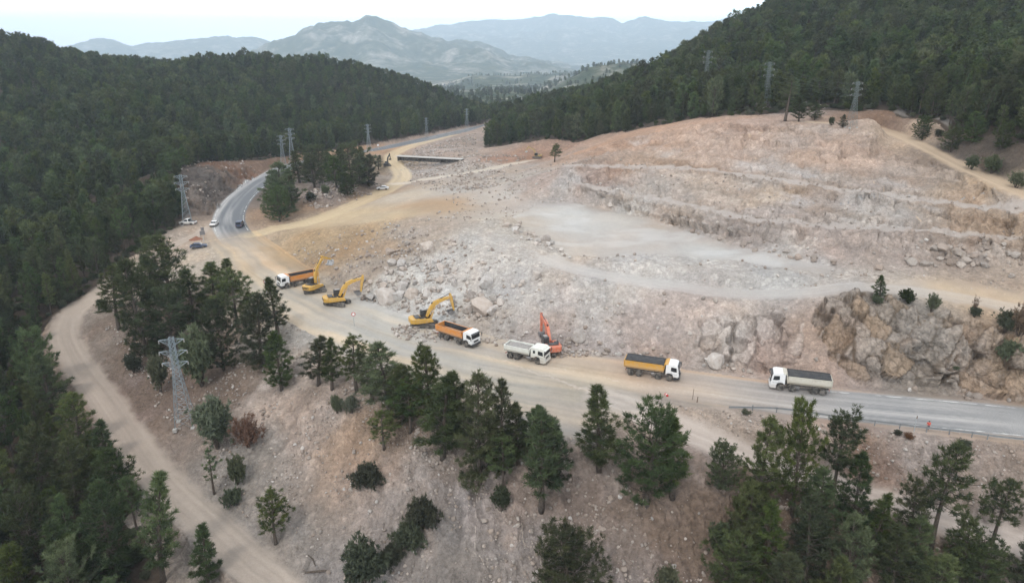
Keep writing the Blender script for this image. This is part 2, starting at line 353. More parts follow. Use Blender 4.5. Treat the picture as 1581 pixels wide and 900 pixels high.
# hills get knolls and gullies; the quarry keeps its measured shape
_hill = np.clip(_w, 0, 1)
def line_grid(pts, pad=42):
    """polyline_field on the metre grid, near the line only"""
    d = np.full(GX.shape, 99, np.float32); o = np.full(GX.shape, 99, np.float32); s = np.zeros(GX.shape, np.float32); z = s.copy(); acc = 0.0
    for a, b in zip(pts[:-1], pts[1:]):
        L = math.hypot(b[0] - a[0], b[1] - a[1])
        i0, i1 = max(0, int(min(a[1], b[1])) - GY0 - pad), min(GX.shape[0], int(max(a[1], b[1])) - GY0 + pad)
        j0, j1 = max(0, int(min(a[0], b[0])) - GX0 - pad), min(GX.shape[1], int(max(a[0], b[0])) - GX0 + pad)
        if L > 1e-6 and i1 > i0 and j1 > j0:
            dd_, oo_, ss_, zz_ = polyline_field(GX[i0:i1, j0:j1], GY[i0:i1, j0:j1], (a, b))
            m = dd_ < d[i0:i1, j0:j1]
            for A_, B_ in ((d, dd_), (o, oo_), (s, ss_ + acc), (z, zz_)): A_[i0:i1, j0:j1][m] = B_[m]
        acc += L
    return d, o, s, z
LG = {k: line_grid(v, 42 if k == 'road' else 16) for k, v in dict(road=ROAD, track=TRACK, branch=BRANCH, dirt=DIRT, dirt2=DIRT2, upper=UPPER, floor=FLOORT, bench1=BENCH1, bench2=BENCH2).items()}
def line_at(k, X, Y):
    fx = np.clip(X - GX0, 0, GX1 - GX0 - 1.001); fy = np.clip(Y - GY0, 0, GY1 - GY0 - 1.001)
    i, j = fy.astype(int), fx.astype(int); u, v = (fx - j).astype(np.float32), (fy - i).astype(np.float32)
    f = lambda A: (A[i, j] * (1 - u) + A[i, j + 1] * u) * (1 - v) + (A[i + 1, j] * (1 - u) + A[i + 1, j + 1] * u) * v
    o = f(LG[k][1]); return np.abs(o), o, f(LG[k][2])
ZG += _hill * (6.0 * fbm(np.stack([GX, GY], -1) / 60.0, 3, 5) + 2.0 * fbm(np.stack([GX, GY], -1) / 17.0, 2, 9)) * sstep(12, 40, LG['road'][0])
def flatten(line, w_in, w_out):
    global ZG
    d, o, s, z = line
    w = 1 - sstep(w_in, w_out, np.abs(o))
    ZG = ZG * (1 - w) + z * w
flatten(LG['bench1'], 2.2, 4.2); flatten(LG['bench2'], 1.6, 3.4); flatten(LG['floor'], 2, 5); flatten(LG['dirt2'], 2, 6); flatten(LG['dirt'], 3, 7); flatten(LG['upper'], 2.0, 4.5); flatten(LG['branch'], 2.4, 4.2); flatten(LG['track'], 2.6, 4.6); flatten(LG['road'], 6.0, 9.5)

def hgt(x, y):
    x = np.asarray(x, np.float64); y = np.asarray(y, np.float64)
    fx = np.clip(x - GX0, 0, GX1 - GX0 - 1.001); fy = np.clip(y - GY0, 0, GY1 - GY0 - 1.001)
    i, j = fy.astype(int), fx.astype(int); u, v = fx - j, fy - i
    # smoothed bilinear
    return (ZG[i, j] * (1 - u) + ZG[i, j + 1] * u) * (1 - v) + (ZG[i + 1, j] * (1 - u) + ZG[i + 1, j + 1] * u) * v
def bic(x, y):
    """Catmull-Rom bicubic of the grid, so that the metre grid does not show"""
    fx = np.clip(x - GX0, 1, GX1 - GX0 - 2.001); fy = np.clip(y - GY0, 1, GY1 - GY0 - 2.001)
    i, j = fy.astype(int), fx.astype(int); u, v = fx - j, fy - i
    def w(t): return ((-t + 2 * t * t - t ** 3) / 2, (2 - 5 * t * t + 3 * t ** 3) / 2, (t + 4 * t * t - 3 * t ** 3) / 2, (-t * t + t ** 3) / 2)
    wu, wv = w(u), w(v); out = 0
    for a in range(4):
        row = 0
        for b in range(4): row = row + wu[b] * ZG[i + a - 1, j + b - 1]
        out = out + wv[a] * row
    return out
_PX_T = np.concatenate([np.arange(20, 300, .35), np.arange(300, 760, 1.2)])
def hit(px, py):
    """where the sight line through a photo pixel meets the ground"""
    d = ray(px, py); X, Y, Zr = d[0] * _PX_T, d[1] * _PX_T, CAM_Z + d[2] * _PX_T
    g = hgt(X, Y) - Zr; k = np.nonzero((g >= 0) & (np.hypot(X, Y) > 20))[0]
    if not len(k): return None
    k = k[0]
    if k == 0: t = _PX_T[0]
    else: t = _PX_T[k - 1] + (_PX_T[k] - _PX_T[k - 1]) * (-g[k - 1]) / (g[k] - g[k - 1] + 1e-9)
    x, y = d[0] * t, d[1] * t
    return (float(x), float(y), float(hgt(x, y)))
def project(x, y, z):
    """photo pixel and sight depth of a point"""
    dz = z - CAM_Z; dep = y * CP - dz * SP; up = y * SP + dz * CP
    dep = np.maximum(dep, 1e-3)
    return CX + FPX * x / dep, CY - FPX * up / dep, dep
# ------------------------------------------------------------------ soil colours: measured spots, blended over the ground
def lin(c): 
    c = np.asarray(c, float) / 255.0
    return np.where(c <= 0.04045, c / 12.92, ((c + 0.055) / 1.055) ** 2.4)
SOIL = [((600, 750), (176, 157, 146)), ((480, 650), (182, 160, 146)), ((560, 680), (178, 150, 126)), ((420, 620), (188, 168, 155)), ((900, 800), (158, 140, 132)), ((1050, 820), (146, 124, 114)), ((700, 890), (152, 140, 132)), ((560, 850), (166, 152, 144)), ((760, 760), (168, 150, 142)), ((980, 740), (165, 146, 136)), ((1080, 720), (180, 158, 148)),
  ((420, 860), (160, 150, 143)), ((380, 720), (165, 156, 148)), ((330, 640), (150, 128, 112)), ((250, 600), (140, 112, 98)), ((170, 520), (150, 130, 115)),
  ((560, 520), (194, 187, 176)), ((800, 590), (194, 183, 168)), ((900, 600), (190, 178, 160)), ((700, 560), (192, 184, 172)), ((470, 470), (198, 184, 165)), ((860, 640), (186, 174, 164)), ((430, 440), (200, 184, 162)), ((330, 400), (196, 176, 152)), ((310, 360), (192, 168, 146)), ((1100, 660), (182, 162, 146)), ((1400, 690), (176, 156, 144)), ((1500, 720), (172, 150, 136)), ((1250, 680), (176, 154, 140)), ((1350, 720), (160, 128, 108)),
  ((530, 385), (170, 142, 108)), ((480, 375), (180, 152, 114)), ((600, 380), (172, 148, 122)), ((560, 360), (176, 150, 116)), ((520, 335), (204, 180, 142)), ((600, 335), (200, 178, 144)), ((450, 322), (166, 138, 112)), ((560, 420), (174, 156, 138)), ((640, 360), (182, 164, 148)),
  ((600, 460), (202, 198, 192)), ((650, 440), (204, 200, 194)), ((700, 420), (196, 189, 182)), ((680, 470), (206, 204, 200)), ((800, 450), (190, 182, 176)), ((760, 500), (184, 174, 166)), ((720, 380), (192, 184, 176)), ((900, 480), (188, 178, 171)), ((860, 510), (184, 164, 154)), ((1000, 500), (182, 162, 152)), ((1130, 520), (194, 180, 170)), ((1060, 480), (190, 168, 156)), ((1190, 540), (180, 152, 138)), ((940, 450), (194, 186, 180)), ((1000, 540), (178, 156, 146)),
  ((1280, 520), (176, 150, 134)), ((1340, 500), (166, 144, 124)), ((1370, 480), (160, 148, 136)), ((1450, 540), (152, 140, 128)), ((1540, 560), (168, 144, 120)), ((1420, 500), (150, 140, 130)), ((1500, 600), (172, 152, 138)), ((1300, 590), (178, 154, 142)),
  ((1480, 455), (204, 180, 150)), ((1560, 470), (202, 178, 148)), ((1400, 445), (198, 180, 162)), ((1400, 380), (172, 150, 136)), ((1500, 400), (172, 154, 142)), ((1300, 430), (186, 176, 168)), ((1200, 440), (188, 182, 176)), ((1540, 430), (178, 154, 132)),
  ((900, 345), (202, 198, 193)), ((880, 330), (204, 201, 196)), ((950, 335), (200, 196, 191)), ((1100, 388), (200, 196, 191)), ((860, 382), (200, 186, 172)), ((960, 372), (196, 186, 178)), ((1000, 430), (196, 191, 187)), ((1220, 405), (190, 184, 180)), ((800, 340), (198, 184, 168)), ((780, 300), (196, 184, 172)),
  ((1100, 220), (196, 168, 148)), ((1000, 250), (190, 162, 138)), ((1200, 225), (196, 168, 150)), ((1300, 240), (190, 162, 142)), ((1400, 280), (180, 154, 134)), ((1250, 312), (182, 158, 142)), ((1350, 328), (182, 174, 168)), ((1050, 300), (186, 164, 146)), ((1200, 330), (178, 158, 146)), ((1200, 300), (192, 164, 134)), ((1100, 290), (188, 164, 142)), ((920, 270), (176, 146, 128)), ((830, 280), (186, 158, 142)), ((880, 290), (180, 170, 164)), ((1000, 300), (184, 166, 150)), ((1150, 360), (170, 152, 142)), ((1300, 375), (172, 150, 138)), ((950, 300), (180, 164, 152)),
  ((1200, 279), (182, 170, 162)), ((1350, 303), (180, 168, 160)), ((1500, 300), (176, 150, 124)), ((1540, 350), (180, 152, 124)), ((1550, 320), (182, 160, 140)), ((950, 218), (190, 152, 124)), ((1030, 205), (196, 160, 134)), ((1150, 192), (194, 162, 142)),
  ((1400, 215), (196, 172, 148)), ((1540, 285), (198, 176, 148)), ((1300, 192), (186, 160, 142)), ((1480, 208), (112, 94, 80)), ((1360, 184), (140, 112, 92)), ((1560, 250), (100, 86, 74)), ((1540, 225), (95, 80, 68)), ((1250, 165), (140, 125, 118)),
  ((700, 292), (190, 178, 166)), ((760, 285), (190, 178, 166)), ((660, 235), (184, 162, 148)), ((700, 220), (176, 152, 136)), ((630, 300), (206, 186, 160)), ((740, 262), (188, 176, 164)), ((780, 245), (170, 132, 108)), ((690, 258), (186, 172, 162)), ((670, 318), (186, 156, 122)), ((640, 345), (184, 162, 140)), ((600, 232), (190, 150, 112)), ((720, 190), (170, 120, 84)),
  ((340, 280), (104, 90, 82)), ((325, 295), (108, 94, 86)), ((310, 310), (120, 102, 90)), ((395, 262), (138, 110, 90)), ((380, 275), (136, 102, 80)), ((500, 296), (146, 130, 124)), ((520, 285), (150, 134, 126)), ((570, 305), (180, 150, 118)), ((430, 330), (170, 142, 116)), ((575, 255), (150, 130, 100))]
_sp = []
for (px, py), c in SOIL:
    h = h_ = hit(px, py)
    if h: q_ = lin(c); k_ = .85 if c[0] - c[2] > 46 else .62; q_ = (q_ * k_ + q_.mean() * (1 - k_) * np.array([1.04, 1.01, .93])) * (.80 if h_[1] < 86 and h_[2] < -1.2 else .94); _sp.append((h[0], h[1], *(q_ * 0.74)))
_sp = np.array(_sp)
def soil_at(X, Y):
    num = np.zeros(X.shape + (3,), np.float32); den = np.zeros(X.shape, np.float32)
    for x, y, r, g, b in _sp:
        s = 1.0 / max(40.0, math.hypot(x, y)) ** 2
        w = 1.0 / (((X - x) ** 2 + (Y - y) ** 2) * s + 2e-4) ** 2
        den += w
        num[..., 0] += w * r; num[..., 1] += w * g; num[..., 2] += w * b
    return num / den[..., None]
def hpoly(pts): return [hit(*p)[:2] if len(p) == 2 else p[:2] for p in pts]

# woods: outlines on the ground
W_LEFT = [(-600, 700, 0), (-4, 560, 0), (-6, 500, 0), (-15, 463, 0), (-42, 403, 0), (-64, 350, 0), (-92, 298, 0), (-104, 270, 0), (-110, 252, 0), (-109, 235, 0), (-104, 216, 0), (-98, 204, 0), (-92, 190, 0), (-89, 176, 0), (-88, 156, 0), (-89, 136, 0), (-88, 120, 0), (-80, 107, 0), (-71, 96, 0), (-61, 87, 0), (-50, 76, 0), (-42, 66, 0), (-36, 58, 0), (-31, 48, 0), (-30, 30, 0), (-600, 20, 0)]
W_LEFT = [p[:2] for p in W_LEFT]
W_RIGHT = [(2, 600), (0, 480), (-10, 400), (-13, 330), (-11, 312), (0, 296), (20, 276), (30, 262), (38, 240), (44, 226), (50, 214), (58, 196), (70, 186), (84, 184), (92, 180), (95, 168), (95.5, 150), (95.5, 135), (96, 120), (100, 105), (108, 90), (130, 60), (600, 60), (600, 700), (40, 700)]
def in_wood(X, Y): return inpoly(X, Y, W_LEFT) | inpoly(X, Y, W_RIGHT)

# ------------------------------------------------------------------ ground sheet, sampled finely where the land turns towards the viewer's side
def az_list():
    a = np.concatenate([np.linspace(-115, -50, 60, endpoint=False), np.linspace(-50, 46.5, 1180, endpoint=False), np.linspace(46.5, 115, 60)])
    return np.radians(a)
AZ = az_list(); NR = 940
_rr = np.concatenate([np.arange(6, 300, .5), np.arange(300, 700, 1.5)])
SA, CA = np.sin(AZ), np.cos(AZ)
_X = SA[:, None] * _rr[None, :]; _Y = CA[:, None] * _rr[None, :]
_Z = bic(np.clip(_X, GX0 + 2, GX1 - 2), np.clip(_Y, GY0 + 2, GY1 - 2))
_dz = np.diff(_Z, axis=1); _dr = np.diff(_rr)[None, :]
_dist = np.sqrt(_rr[None, 1:] ** 2 + (CAM_Z - _Z[:, 1:]) ** 2)
_wgt = np.sqrt((_dr * np.clip(0.16 + 30 / _rr[None, 1:], .2, .45)) ** 2 + _dz ** 2) / _dist ** 1.0
# smooth the weights across columns so that neighbouring columns stay aligned
_k = np.ones(15) / 15
_wp = np.pad(_wgt, ((7, 7), (0, 0)), mode='edge'); _wgt = sum(_k[i] * _wp[i:i + _wgt.shape[0]] for i in range(15))
_cum = np.concatenate([np.zeros((len(AZ), 1)), np.cumsum(_wgt, 1)], 1)
RR = np.empty((len(AZ), NR))
for i in range(len(AZ)): RR[i] = np.interp(np.linspace(0, _cum[i, -1], NR), _cum[i], _rr)
TX, TY = SA[:, None] * RR, CA[:, None] * RR
TZ = bic(np.clip(TX, GX0 + 2, GX1 - 2), np.clip(TY, GY0 + 2, GY1 - 2))
del _X, _Y, _Z, _dz, _cum, _wgt, _wp
# masks at the vertices
rd, ro, rs = line_at('road', TX, TY); td, to, ts = line_at('track', TX, TY); bd, bo, bs = line_at('branch', TX, TY)
dd, do_, ds = line_at('dirt', TX, TY); d2, d2o, d2s = line_at('dirt2', TX, TY); ud, uo, us = line_at('upper', TX, TY); fd, fo_, fs = line_at('floor', TX, TY); b1d, b1o, b1s = line_at('bench1', TX, TY); b2d, b2o, b2s = line_at('bench2', TX, TY)
DIST = np.hypot(TX, TY)
e = 0.6
gxn = (bic(np.clip(TX + e, GX0 + 2, GX1 - 2), TY) - bic(np.clip(TX - e, GX0 + 2, GX1 - 2), TY)) / (2 * e)
gyn = (bic(np.clip(TX, GX0 + 2, GX1 - 2), np.clip(TY + e, GY0 + 2, GY1 - 2)) - bic(np.clip(TX, GX0 + 2, GX1 - 2), np.clip(TY - e, GY0 + 2, GY1 - 2))) / (2 * e)
slope = np.hypot(gxn, gyn)
ln = np.sqrt(1 + slope ** 2); NXv, NYv, NZv = -gxn / ln, -gyn / ln, 1 / ln
P3 = np.stack([TX, TY, TZ], -1)
wood = in_wood(TX + 3 * fbm(P3[..., :2] / 9, 2, 3), TY + 3 * fbm(P3[..., :2] / 9, 2, 4)).astype(np.float32)
PLATFORM = [(150, 60)] + hpoly([(1581, 632), (1450, 617), (1350, 606), (1250, 594), (1150, 583), (1060, 571), (1000, 556), (940, 549), (850, 541), (780, 525), (720, 506), (650, 497), (600, 484), (548, 468), (515, 446), (480, 416), (450, 394), (425, 376), (385, 350)]) \
    + hpoly([(325, 345), (318, 365), (335, 395), (352, 425), (400, 470), (460, 505), (520, 537), (590, 572), (660, 597), (730, 615), (790, 631), (850, 668), (910, 685), (960, 640), (1060, 628), (1125, 628), (1237, 641), (1350, 658), (1450, 672), (1581, 687)]) + [(150, 45)]
plat = inpoly(TX, TY, PLATFORM).astype(np.float32)
FLOOR = hpoly([(790, 335), (830, 315), (880, 312), (940, 322), (1000, 338), (1060, 357), (1120, 376), (1200, 394), (1290, 412), (1270, 424), (1180, 410), (1080, 398), (1000, 392), (930, 396), (880, 394), (850, 375), (815, 355)])
flr = inpoly(TX, TY, FLOOR).astype(np.float32)
FLAT2 = hpoly([(1340, 446), (1400, 432), (1480, 432), (1581, 452)]) + [(78, 88)] + hpoly([(1560, 490), (1480, 472), (1400, 456)])
flt2 = inpoly(TX, TY, FLAT2).astype(np.float32)
DPLAIN = hpoly([(430, 352), (485, 338), (555, 310), (600, 285), (680, 272), (760, 284), (800, 300), (830, 312), (780, 336), (700, 345), (640, 334), (560, 345), (490, 352)])
dpl = inpoly(TX, TY, DPLAIN).astype(np.float32)
def roadlike(d, w): return 1 - sstep(w * .75, w * 1.35, d + .5 * fbm(P3[..., :2] / 1.6, 2, 31))
trk = np.maximum.reduce([roadlike(td, 2.4), roadlike(bd, 2.5), roadlike(dd, 3.0), roadlike(d2, 2.2), roadlike(ud, 2.0), roadlike(fd, 2.2) * .8, roadlike(b1d, 1.9) * .8, roadlike(b2d, 1.5) * .7])
smooth = np.maximum.reduce([trk, plat, flr * .9, flt2 * .85, dpl * .75, 1 - sstep(4.6, 6.2, rd)])
# rough ground gets real relief
CLIFF = hpoly([(1255, 470), (1300, 455), (1340, 452), (1400, 467), (1450, 481), (1500, 492), (1540, 508), (1581, 530)]) + [(75, 82), (75, 78)] + hpoly([(1581, 620), (1480, 600), (1400, 592), (1330, 585), (1290, 560), (1262, 520)])
_wx, _wy = TX + 1.6 * fbm(P3 / 3.0, 3, 33), TY + 1.6 * fbm(P3 / 3.0, 3, 34)
clf = inpoly(_wx, _wy, CLIFF).astype(np.float32)
CLIFF2 = hpoly([(1085, 490), (1130, 478), (1200, 482), (1240, 500), (1235, 560), (1180, 566), (1110, 560), (1075, 530)])
clf3 = inpoly(_wx, _wy, [(-85, 190), (-95, 199), (-100, 212), (-106, 235), (-106, 256), (-96, 264), (-92, 240), (-91, 215), (-86, 200)]).astype(np.float32)
clf2 = inpoly(_wx, _wy, CLIFF2).astype(np.float32)
WALL = hpoly([(880, 245), (950, 218), (1030, 202), (1100, 190), (1250, 196), (1340, 205), (1440, 250), (1560, 312), (1581, 400), (1400, 395), (1250, 385), (1100, 360), (980, 325), (880, 295)])
wll = inpoly(_wx, _wy, WALL).astype(np.float32)
steep = sstep(.25, .7, slope)
near = np.clip(1 - (DIST - 60) / 500, .15, 1)
amp = (1 - smooth) * (0.35 + .65 * steep) * (1 - .4 * wood)
f1, f2, cid, cdv = cells(P3 / np.array([3.0, 3.0, 3.6]) + .30 * fbm(P3 / 1.5, 2, 8)[..., None], 3, True)
tilt = cdv[..., 0] * np.sin(cid * 61) + cdv[..., 1] * np.sin(cid * 97) * .6 + cdv[..., 2] * np.sin(cid * 143)
g1, g2, cid2 = cells(P3 * np.array([1, 1, .8]) / 0.95, 11)
rock = np.clip(clf + .85 * clf2 + .8 * clf3 + wll * (.36 + steep * .5), 0, 1)
n1 = fbm(P3 / 4.2, 3, 21); n2 = fbm(P3 / 1.1, 3, 25); n3 = fbm(P3 / .42, 2, 27)
disp = amp * (.38 * n1 + .20 * n2 + .09 * n3 + .16 * (.45 - g1) * (cid2 > .35)) \
    + rock * ((1.5 * (cid - .45) + 1.5 * tilt) * sstep(.0, .07, f2 - f1) + .15 * (.4 - f1) + .55 * n1 + .20 * n2 + .42 * (cid2 - .5) * sstep(.0, .08, g2 - g1))
# gullies that run down the debris slopes
_gw = 2.6 * fbm(P3 / 6.0, 3, 44); gul = (.6 * fbm(np.stack([TX * .8 + _gw, TY * .16 + TZ * .16], -1), 3, 41) + .35 * fbm(np.stack([TX * 1.9 + 2 * _gw, TY * .4 + TZ * .4], -1), 3, 43)) * np.where((TY < 100) & (TZ < -.8), 1, .35)
disp += amp * steep * .6 * gul * (1 - rock)
disp += smooth * .02 * n2 * (1 - sstep(3.2, 4.4, -rd + 8))
disp *= np.clip(DIST / 40, .2, 1)
VX, VY, VZ = TX + disp * NXv * (1 - plat), TY + disp * NYv * (1 - plat), TZ + disp * NZv
# small berms and ruts of the tracks
rut = np.exp(-((np.abs(to) - .95) / .28) ** 2) * (td < 3) + np.exp(-((np.abs(bo) - .95) / .28) ** 2) * (bd < 3) + np.exp(-((np.abs(do_) - 1.1) / .3) ** 2) * (dd < 3)
VZ -= .06 * rut
VZ += .30 * np.exp(-((td - 3.3) / .5) ** 2) * (.5 + .8 * n1) + .25 * np.exp(-((bd - 3.1) / .5) ** 2) * (.5 + n1)
# ------------------------------------------------------------------ colours at the vertices (soil, dust, rock veins)
_sg = soil_at(GX[:430:2, 400:900:2], GY[:430:2, 400:900:2])
def soil_lookup(X, Y):
    fx = np.clip((X - GX[0, 400]) / 2, 0, _sg.shape[1] - 1.001); fy = np.clip((Y - GY0) / 2, 0, _sg.shape[0] - 1.001)
    i, j = fy.astype(int), fx.astype(int); u, v = (fx - j)[..., None], (fy - i)[..., None]
    return (_sg[i, j] * (1 - u) + _sg[i, j + 1] * u) * (1 - v) + (_sg[i + 1, j] * (1 - u) + _sg[i + 1, j + 1] * u) * v
def lanes(off, s, seed): return fbm(np.stack([off * 1.7, s * .05], -1), 3, seed)
C = soil_lookup(TX + 2.2 * n1, TY + 2.2 * fbm(P3 / 4.2, 2, 61))
lum = C.mean(-1, keepdims=True)
v1 = fbm(P3 / 7.0, 4, 51); v2 = fbm(P3 / 2.0, 3, 52); v3 = fbm(np.stack([TX, TY * .4, TZ * .5], -1) / 3.0, 4, 53)
warm = np.array([1.06, .98, .90]); cool = np.array([.95, 1.0, 1.06]); pink = np.array([1.05, .97, .93])
rw = (1 - .55 * smooth)[..., None]
def tint(Cx, m, col): return Cx * (1 + m[..., None] * (col - 1))
C = tint(C, .8 * rw[..., 0] * np.clip(v1 * 1.8, 0, 1), warm); C = tint(C, .8 * rw[..., 0] * np.clip(-v1 * 1.8, 0, 1), cool)
C = tint(C, .6 * rw[..., 0] * np.clip(v3 * 1.8 - .15, 0, 1), pink)
C *= 1 + rw * (.17 * v2 + .13 * n3 + .17 * v3)[..., None]
# loose stones: paler cells, darker gaps
stone = (cid2 > .55) * sstep(.05, .2, g2 - g1)
C = C * (1 + (1 - smooth)[..., None] * (1 - .8 * wood)[..., None] * (.24 * stone * (cid2 - .4) * 2 - .06)[..., None])
# iron stains on the broken rock
st = sstep(.22, .5, fbm(np.stack([TX, TY, TZ * .45], -1) / 3.6, 4, 71)) * np.clip(rock + .5 * steep * (1 - smooth), 0, 1)
C = C * (1 - .32 * st[..., None]) + np.array([.34, .225, .150]) * .32 * st[..., None]
gr = sstep(.40, .62, np.sin(cid * 37) * .25 + .5 + .25 * n1 + .12 * n2) * sstep(.01, .10, f2 - f1) * np.clip(clf + .5 * clf2 + .5 * clf3, 0, 1)
gcol = np.where(clf[..., None] > .5, np.array([.25, .218, .188]), np.where(clf3[..., None] > .5, np.array([.15, .135, .122]), np.array([.40, .365, .335])))
och = (clf * (.55 + .45 * np.sin(cid * 71)) * (1 - gr))[..., None] * .6
C = C * (1 - och) + np.array([.235, .165, .105]) * (1 + .4 * n2)[..., None] * och
C = C * (1 - .56 * gr[..., None]) + gcol * (1 + .45 * n2 + .3 * n3 + .3 * n1)[..., None] * .56 * gr[..., None]
C *= 1 - (.30 * clf * (1 - sstep(.02, .14, g2 - g1)))[..., None]
crack = (1 - sstep(.0, .09, f2 - f1)) * rock
C *= 1 - .35 * (crack * (1 - wll * .6))[..., None]
# grey rock veins across the quarry wall
vein = sstep(.25, .55, fbm(np.stack([TX * .5 + TZ, TY * .5, TZ * 1.4], -1) / 5.5, 4, 75)) * wll
C = C * (1 - .4 * vein[..., None]) + np.array([.40, .39, .385]) * .4 * vein[..., None]
# bedding seen in the quarry wall: bands that follow the height
band_z = fbm(np.stack([TX * .05 + .3 * n1, TY * .05, TZ * .9 + .6 * n1], -1), 4, 77)
C *= 1 + (wll * (1 - smooth) * (.38 * band_z + .12 * n2))[..., None]
C = tint(C, wll * np.clip(-band_z * 2, 0, 1) * .8, np.array([1.06, .96, .86]))
for d_, o_, s_, w_, sd in ((b1d, b1o, b1s, 1.9, 87), (b2d, b2o, b2s, 1.5, 88)):
    tw = (roadlike(d_, w_) * .7)[..., None]; C = C * (1 - tw) + lin((186, 177, 170)) * .78 * tw * (1 + .15 * lanes(o_, s_, sd))[..., None]
wl_ = C.mean(-1, keepdims=True) * np.array([1.07, 1.0, .93]); m_ = (.18 * wll)[..., None]; C = C * (1 - m_) + wl_ * m_
C *= 1 + ((1 - wll) * (1 - rock) * steep * (1 - smooth) * .45 * gul)[..., None]
# woodland floor: needles, bare earth, a few pale rocks
fl = np.array([.060, .045, .033]) * (1 + .5 * v2 + .3 * n3)[..., None]
pale = sstep(.34, .5, v3) * .6
fl = fl * (1 - pale[..., None]) + np.array([.26, .24, .22]) * pale[..., None]
wv = (wood * (1 - trk) * sstep(4.5, 7, rd))[..., None]
C = C * (1 - wv) + fl * wv
# needle litter under the trees on the debris slope and the knoll
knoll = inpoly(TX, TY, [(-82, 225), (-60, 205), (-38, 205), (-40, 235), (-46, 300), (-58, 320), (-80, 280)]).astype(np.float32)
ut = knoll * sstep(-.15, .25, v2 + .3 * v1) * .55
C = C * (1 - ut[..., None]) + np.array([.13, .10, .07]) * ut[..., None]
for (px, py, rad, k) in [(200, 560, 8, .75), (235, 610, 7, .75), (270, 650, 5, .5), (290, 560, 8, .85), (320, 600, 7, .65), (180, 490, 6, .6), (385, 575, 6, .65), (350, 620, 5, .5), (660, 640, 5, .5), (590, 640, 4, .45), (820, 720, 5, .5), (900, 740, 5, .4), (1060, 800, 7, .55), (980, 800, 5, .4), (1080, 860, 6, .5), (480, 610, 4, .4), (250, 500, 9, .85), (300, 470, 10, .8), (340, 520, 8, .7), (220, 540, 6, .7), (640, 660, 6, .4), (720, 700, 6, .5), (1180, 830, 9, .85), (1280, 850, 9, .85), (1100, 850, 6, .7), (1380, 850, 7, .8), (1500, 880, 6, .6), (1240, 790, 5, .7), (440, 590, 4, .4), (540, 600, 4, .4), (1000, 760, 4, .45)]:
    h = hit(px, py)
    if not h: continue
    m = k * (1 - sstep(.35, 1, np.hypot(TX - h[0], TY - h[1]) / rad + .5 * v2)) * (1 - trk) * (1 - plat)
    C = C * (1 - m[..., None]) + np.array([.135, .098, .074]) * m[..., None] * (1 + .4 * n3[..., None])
# tracks: packed pale dust, worn lanes
TRKC = lin((190, 176, 162)) * .74
tw = (roadlike(td, 2.3) * .7)[..., None]; C = C * (1 - tw) + TRKC * tw * (1 + .22 * lanes(to, ts, 81) + .08 * n2)[..., None]
tw = (roadlike(bd, 2.5) * .8)[..., None]; C = C * (1 - tw) + lin((198, 186, 176)) * .80 * tw * (1 + .2 * lanes(bo, bs, 82) + .08 * n2)[..., None]
tw = (roadlike(dd, 3.0) * .7)[..., None]; C = C * (1 - tw) + lin((208, 188, 154)) * .80 * tw * (1 + .24 * lanes(do_, ds, 83) + .08 * n2)[..., None]
tw = (roadlike(d2, 2.2) * .8)[..., None]; C = C * (1 - tw) + lin((204, 192, 176)) * .80 * tw * (1 + .15 * lanes(d2o, d2s, 84))[..., None]
tw = (roadlike(ud, 2.0) * .75)[..., None]; C = C * (1 - tw) + lin((202, 180, 154)) * .80 * tw * (1 + .2 * lanes(uo, us, 85))[..., None]
tw = (roadlike(fd, 2.2) * .35)[..., None]; C = C * (1 - tw) + lin((198, 194, 190)) * .80 * tw * (1 + .2 * lanes(fo_, fs, 86))[..., None]
# the asphalt, buried under quarry dust along the loading place
s_right = sstep(12, 48, TX) * (TY < 130); s_left = sstep(158, 176, TY + .8 * ro + 3 * v1)
asph = np.clip(s_right * .95 + s_left, 0, 1) * (1 - sstep(4.0, 4.5, rd))
street = lanes(ro, rs, 91) + .5 * fbm(np.stack([ro * .6, rs * .03], -1), 3, 92)
dust = np.clip(.46 + .5 * street + .2 * v1 + .08 * n2, 0, 1)
dl = np.where(TY > 150, np.clip(.10 + .55 * street - .35 * np.clip(-ro / 4, -1, 1) * (TY < 300), 0, 1), dust)
ASP = np.array([.145, .155, .166]); DUST = np.array([.44, .43, .415])
ac = ASP * (1 - dl[..., None]) + DUST * dl[..., None]
C = C * (1 - asph[..., None]) + ac * asph[..., None]
# spilled and driven-in bands on the loading place
tyre = np.clip(fbm(np.stack([ro * 2.4 + .8 * v1, rs * .04], -1), 3, 96) - .12, 0, 1) * plat * (1 - asph); C *= 1 - .20 * tyre[..., None]
band = fbm(np.stack([ro * .45 + .6 * v1, rs * .022], -1), 4, 95) * plat * (1 - asph)
C *= 1 + .40 * band[..., None]
C = tint(C, plat * (1 - asph) * np.clip(band * 2.2, -1, 1), np.array([1.05, .985, .90]))
C = tint(C, plat * (1 - asph), np.array([1.10, 1.06, .99]))
grey = .3 * plat * (1 - asph) * sstep(.0, .35, fbm(np.stack([ro * .35, rs * .03], -1), 3, 97) + .25 - .06 * np.abs(ro - 1))
C = C * (1 - .45 * grey[..., None]) + np.array([.46, .455, .445]) * .45 * grey[..., None]
# pale dust patches on the quarry floor
pf = .6 * flr * sstep(.0, .4, fbm(P3[..., :2] / np.array([7, 4]), 4, 99))
C = C * (1 - .5 * pf[..., None]) + np.array([.52, .52, .51]) * .5 * pf[..., None]
C = np.clip(C, .02, .72)

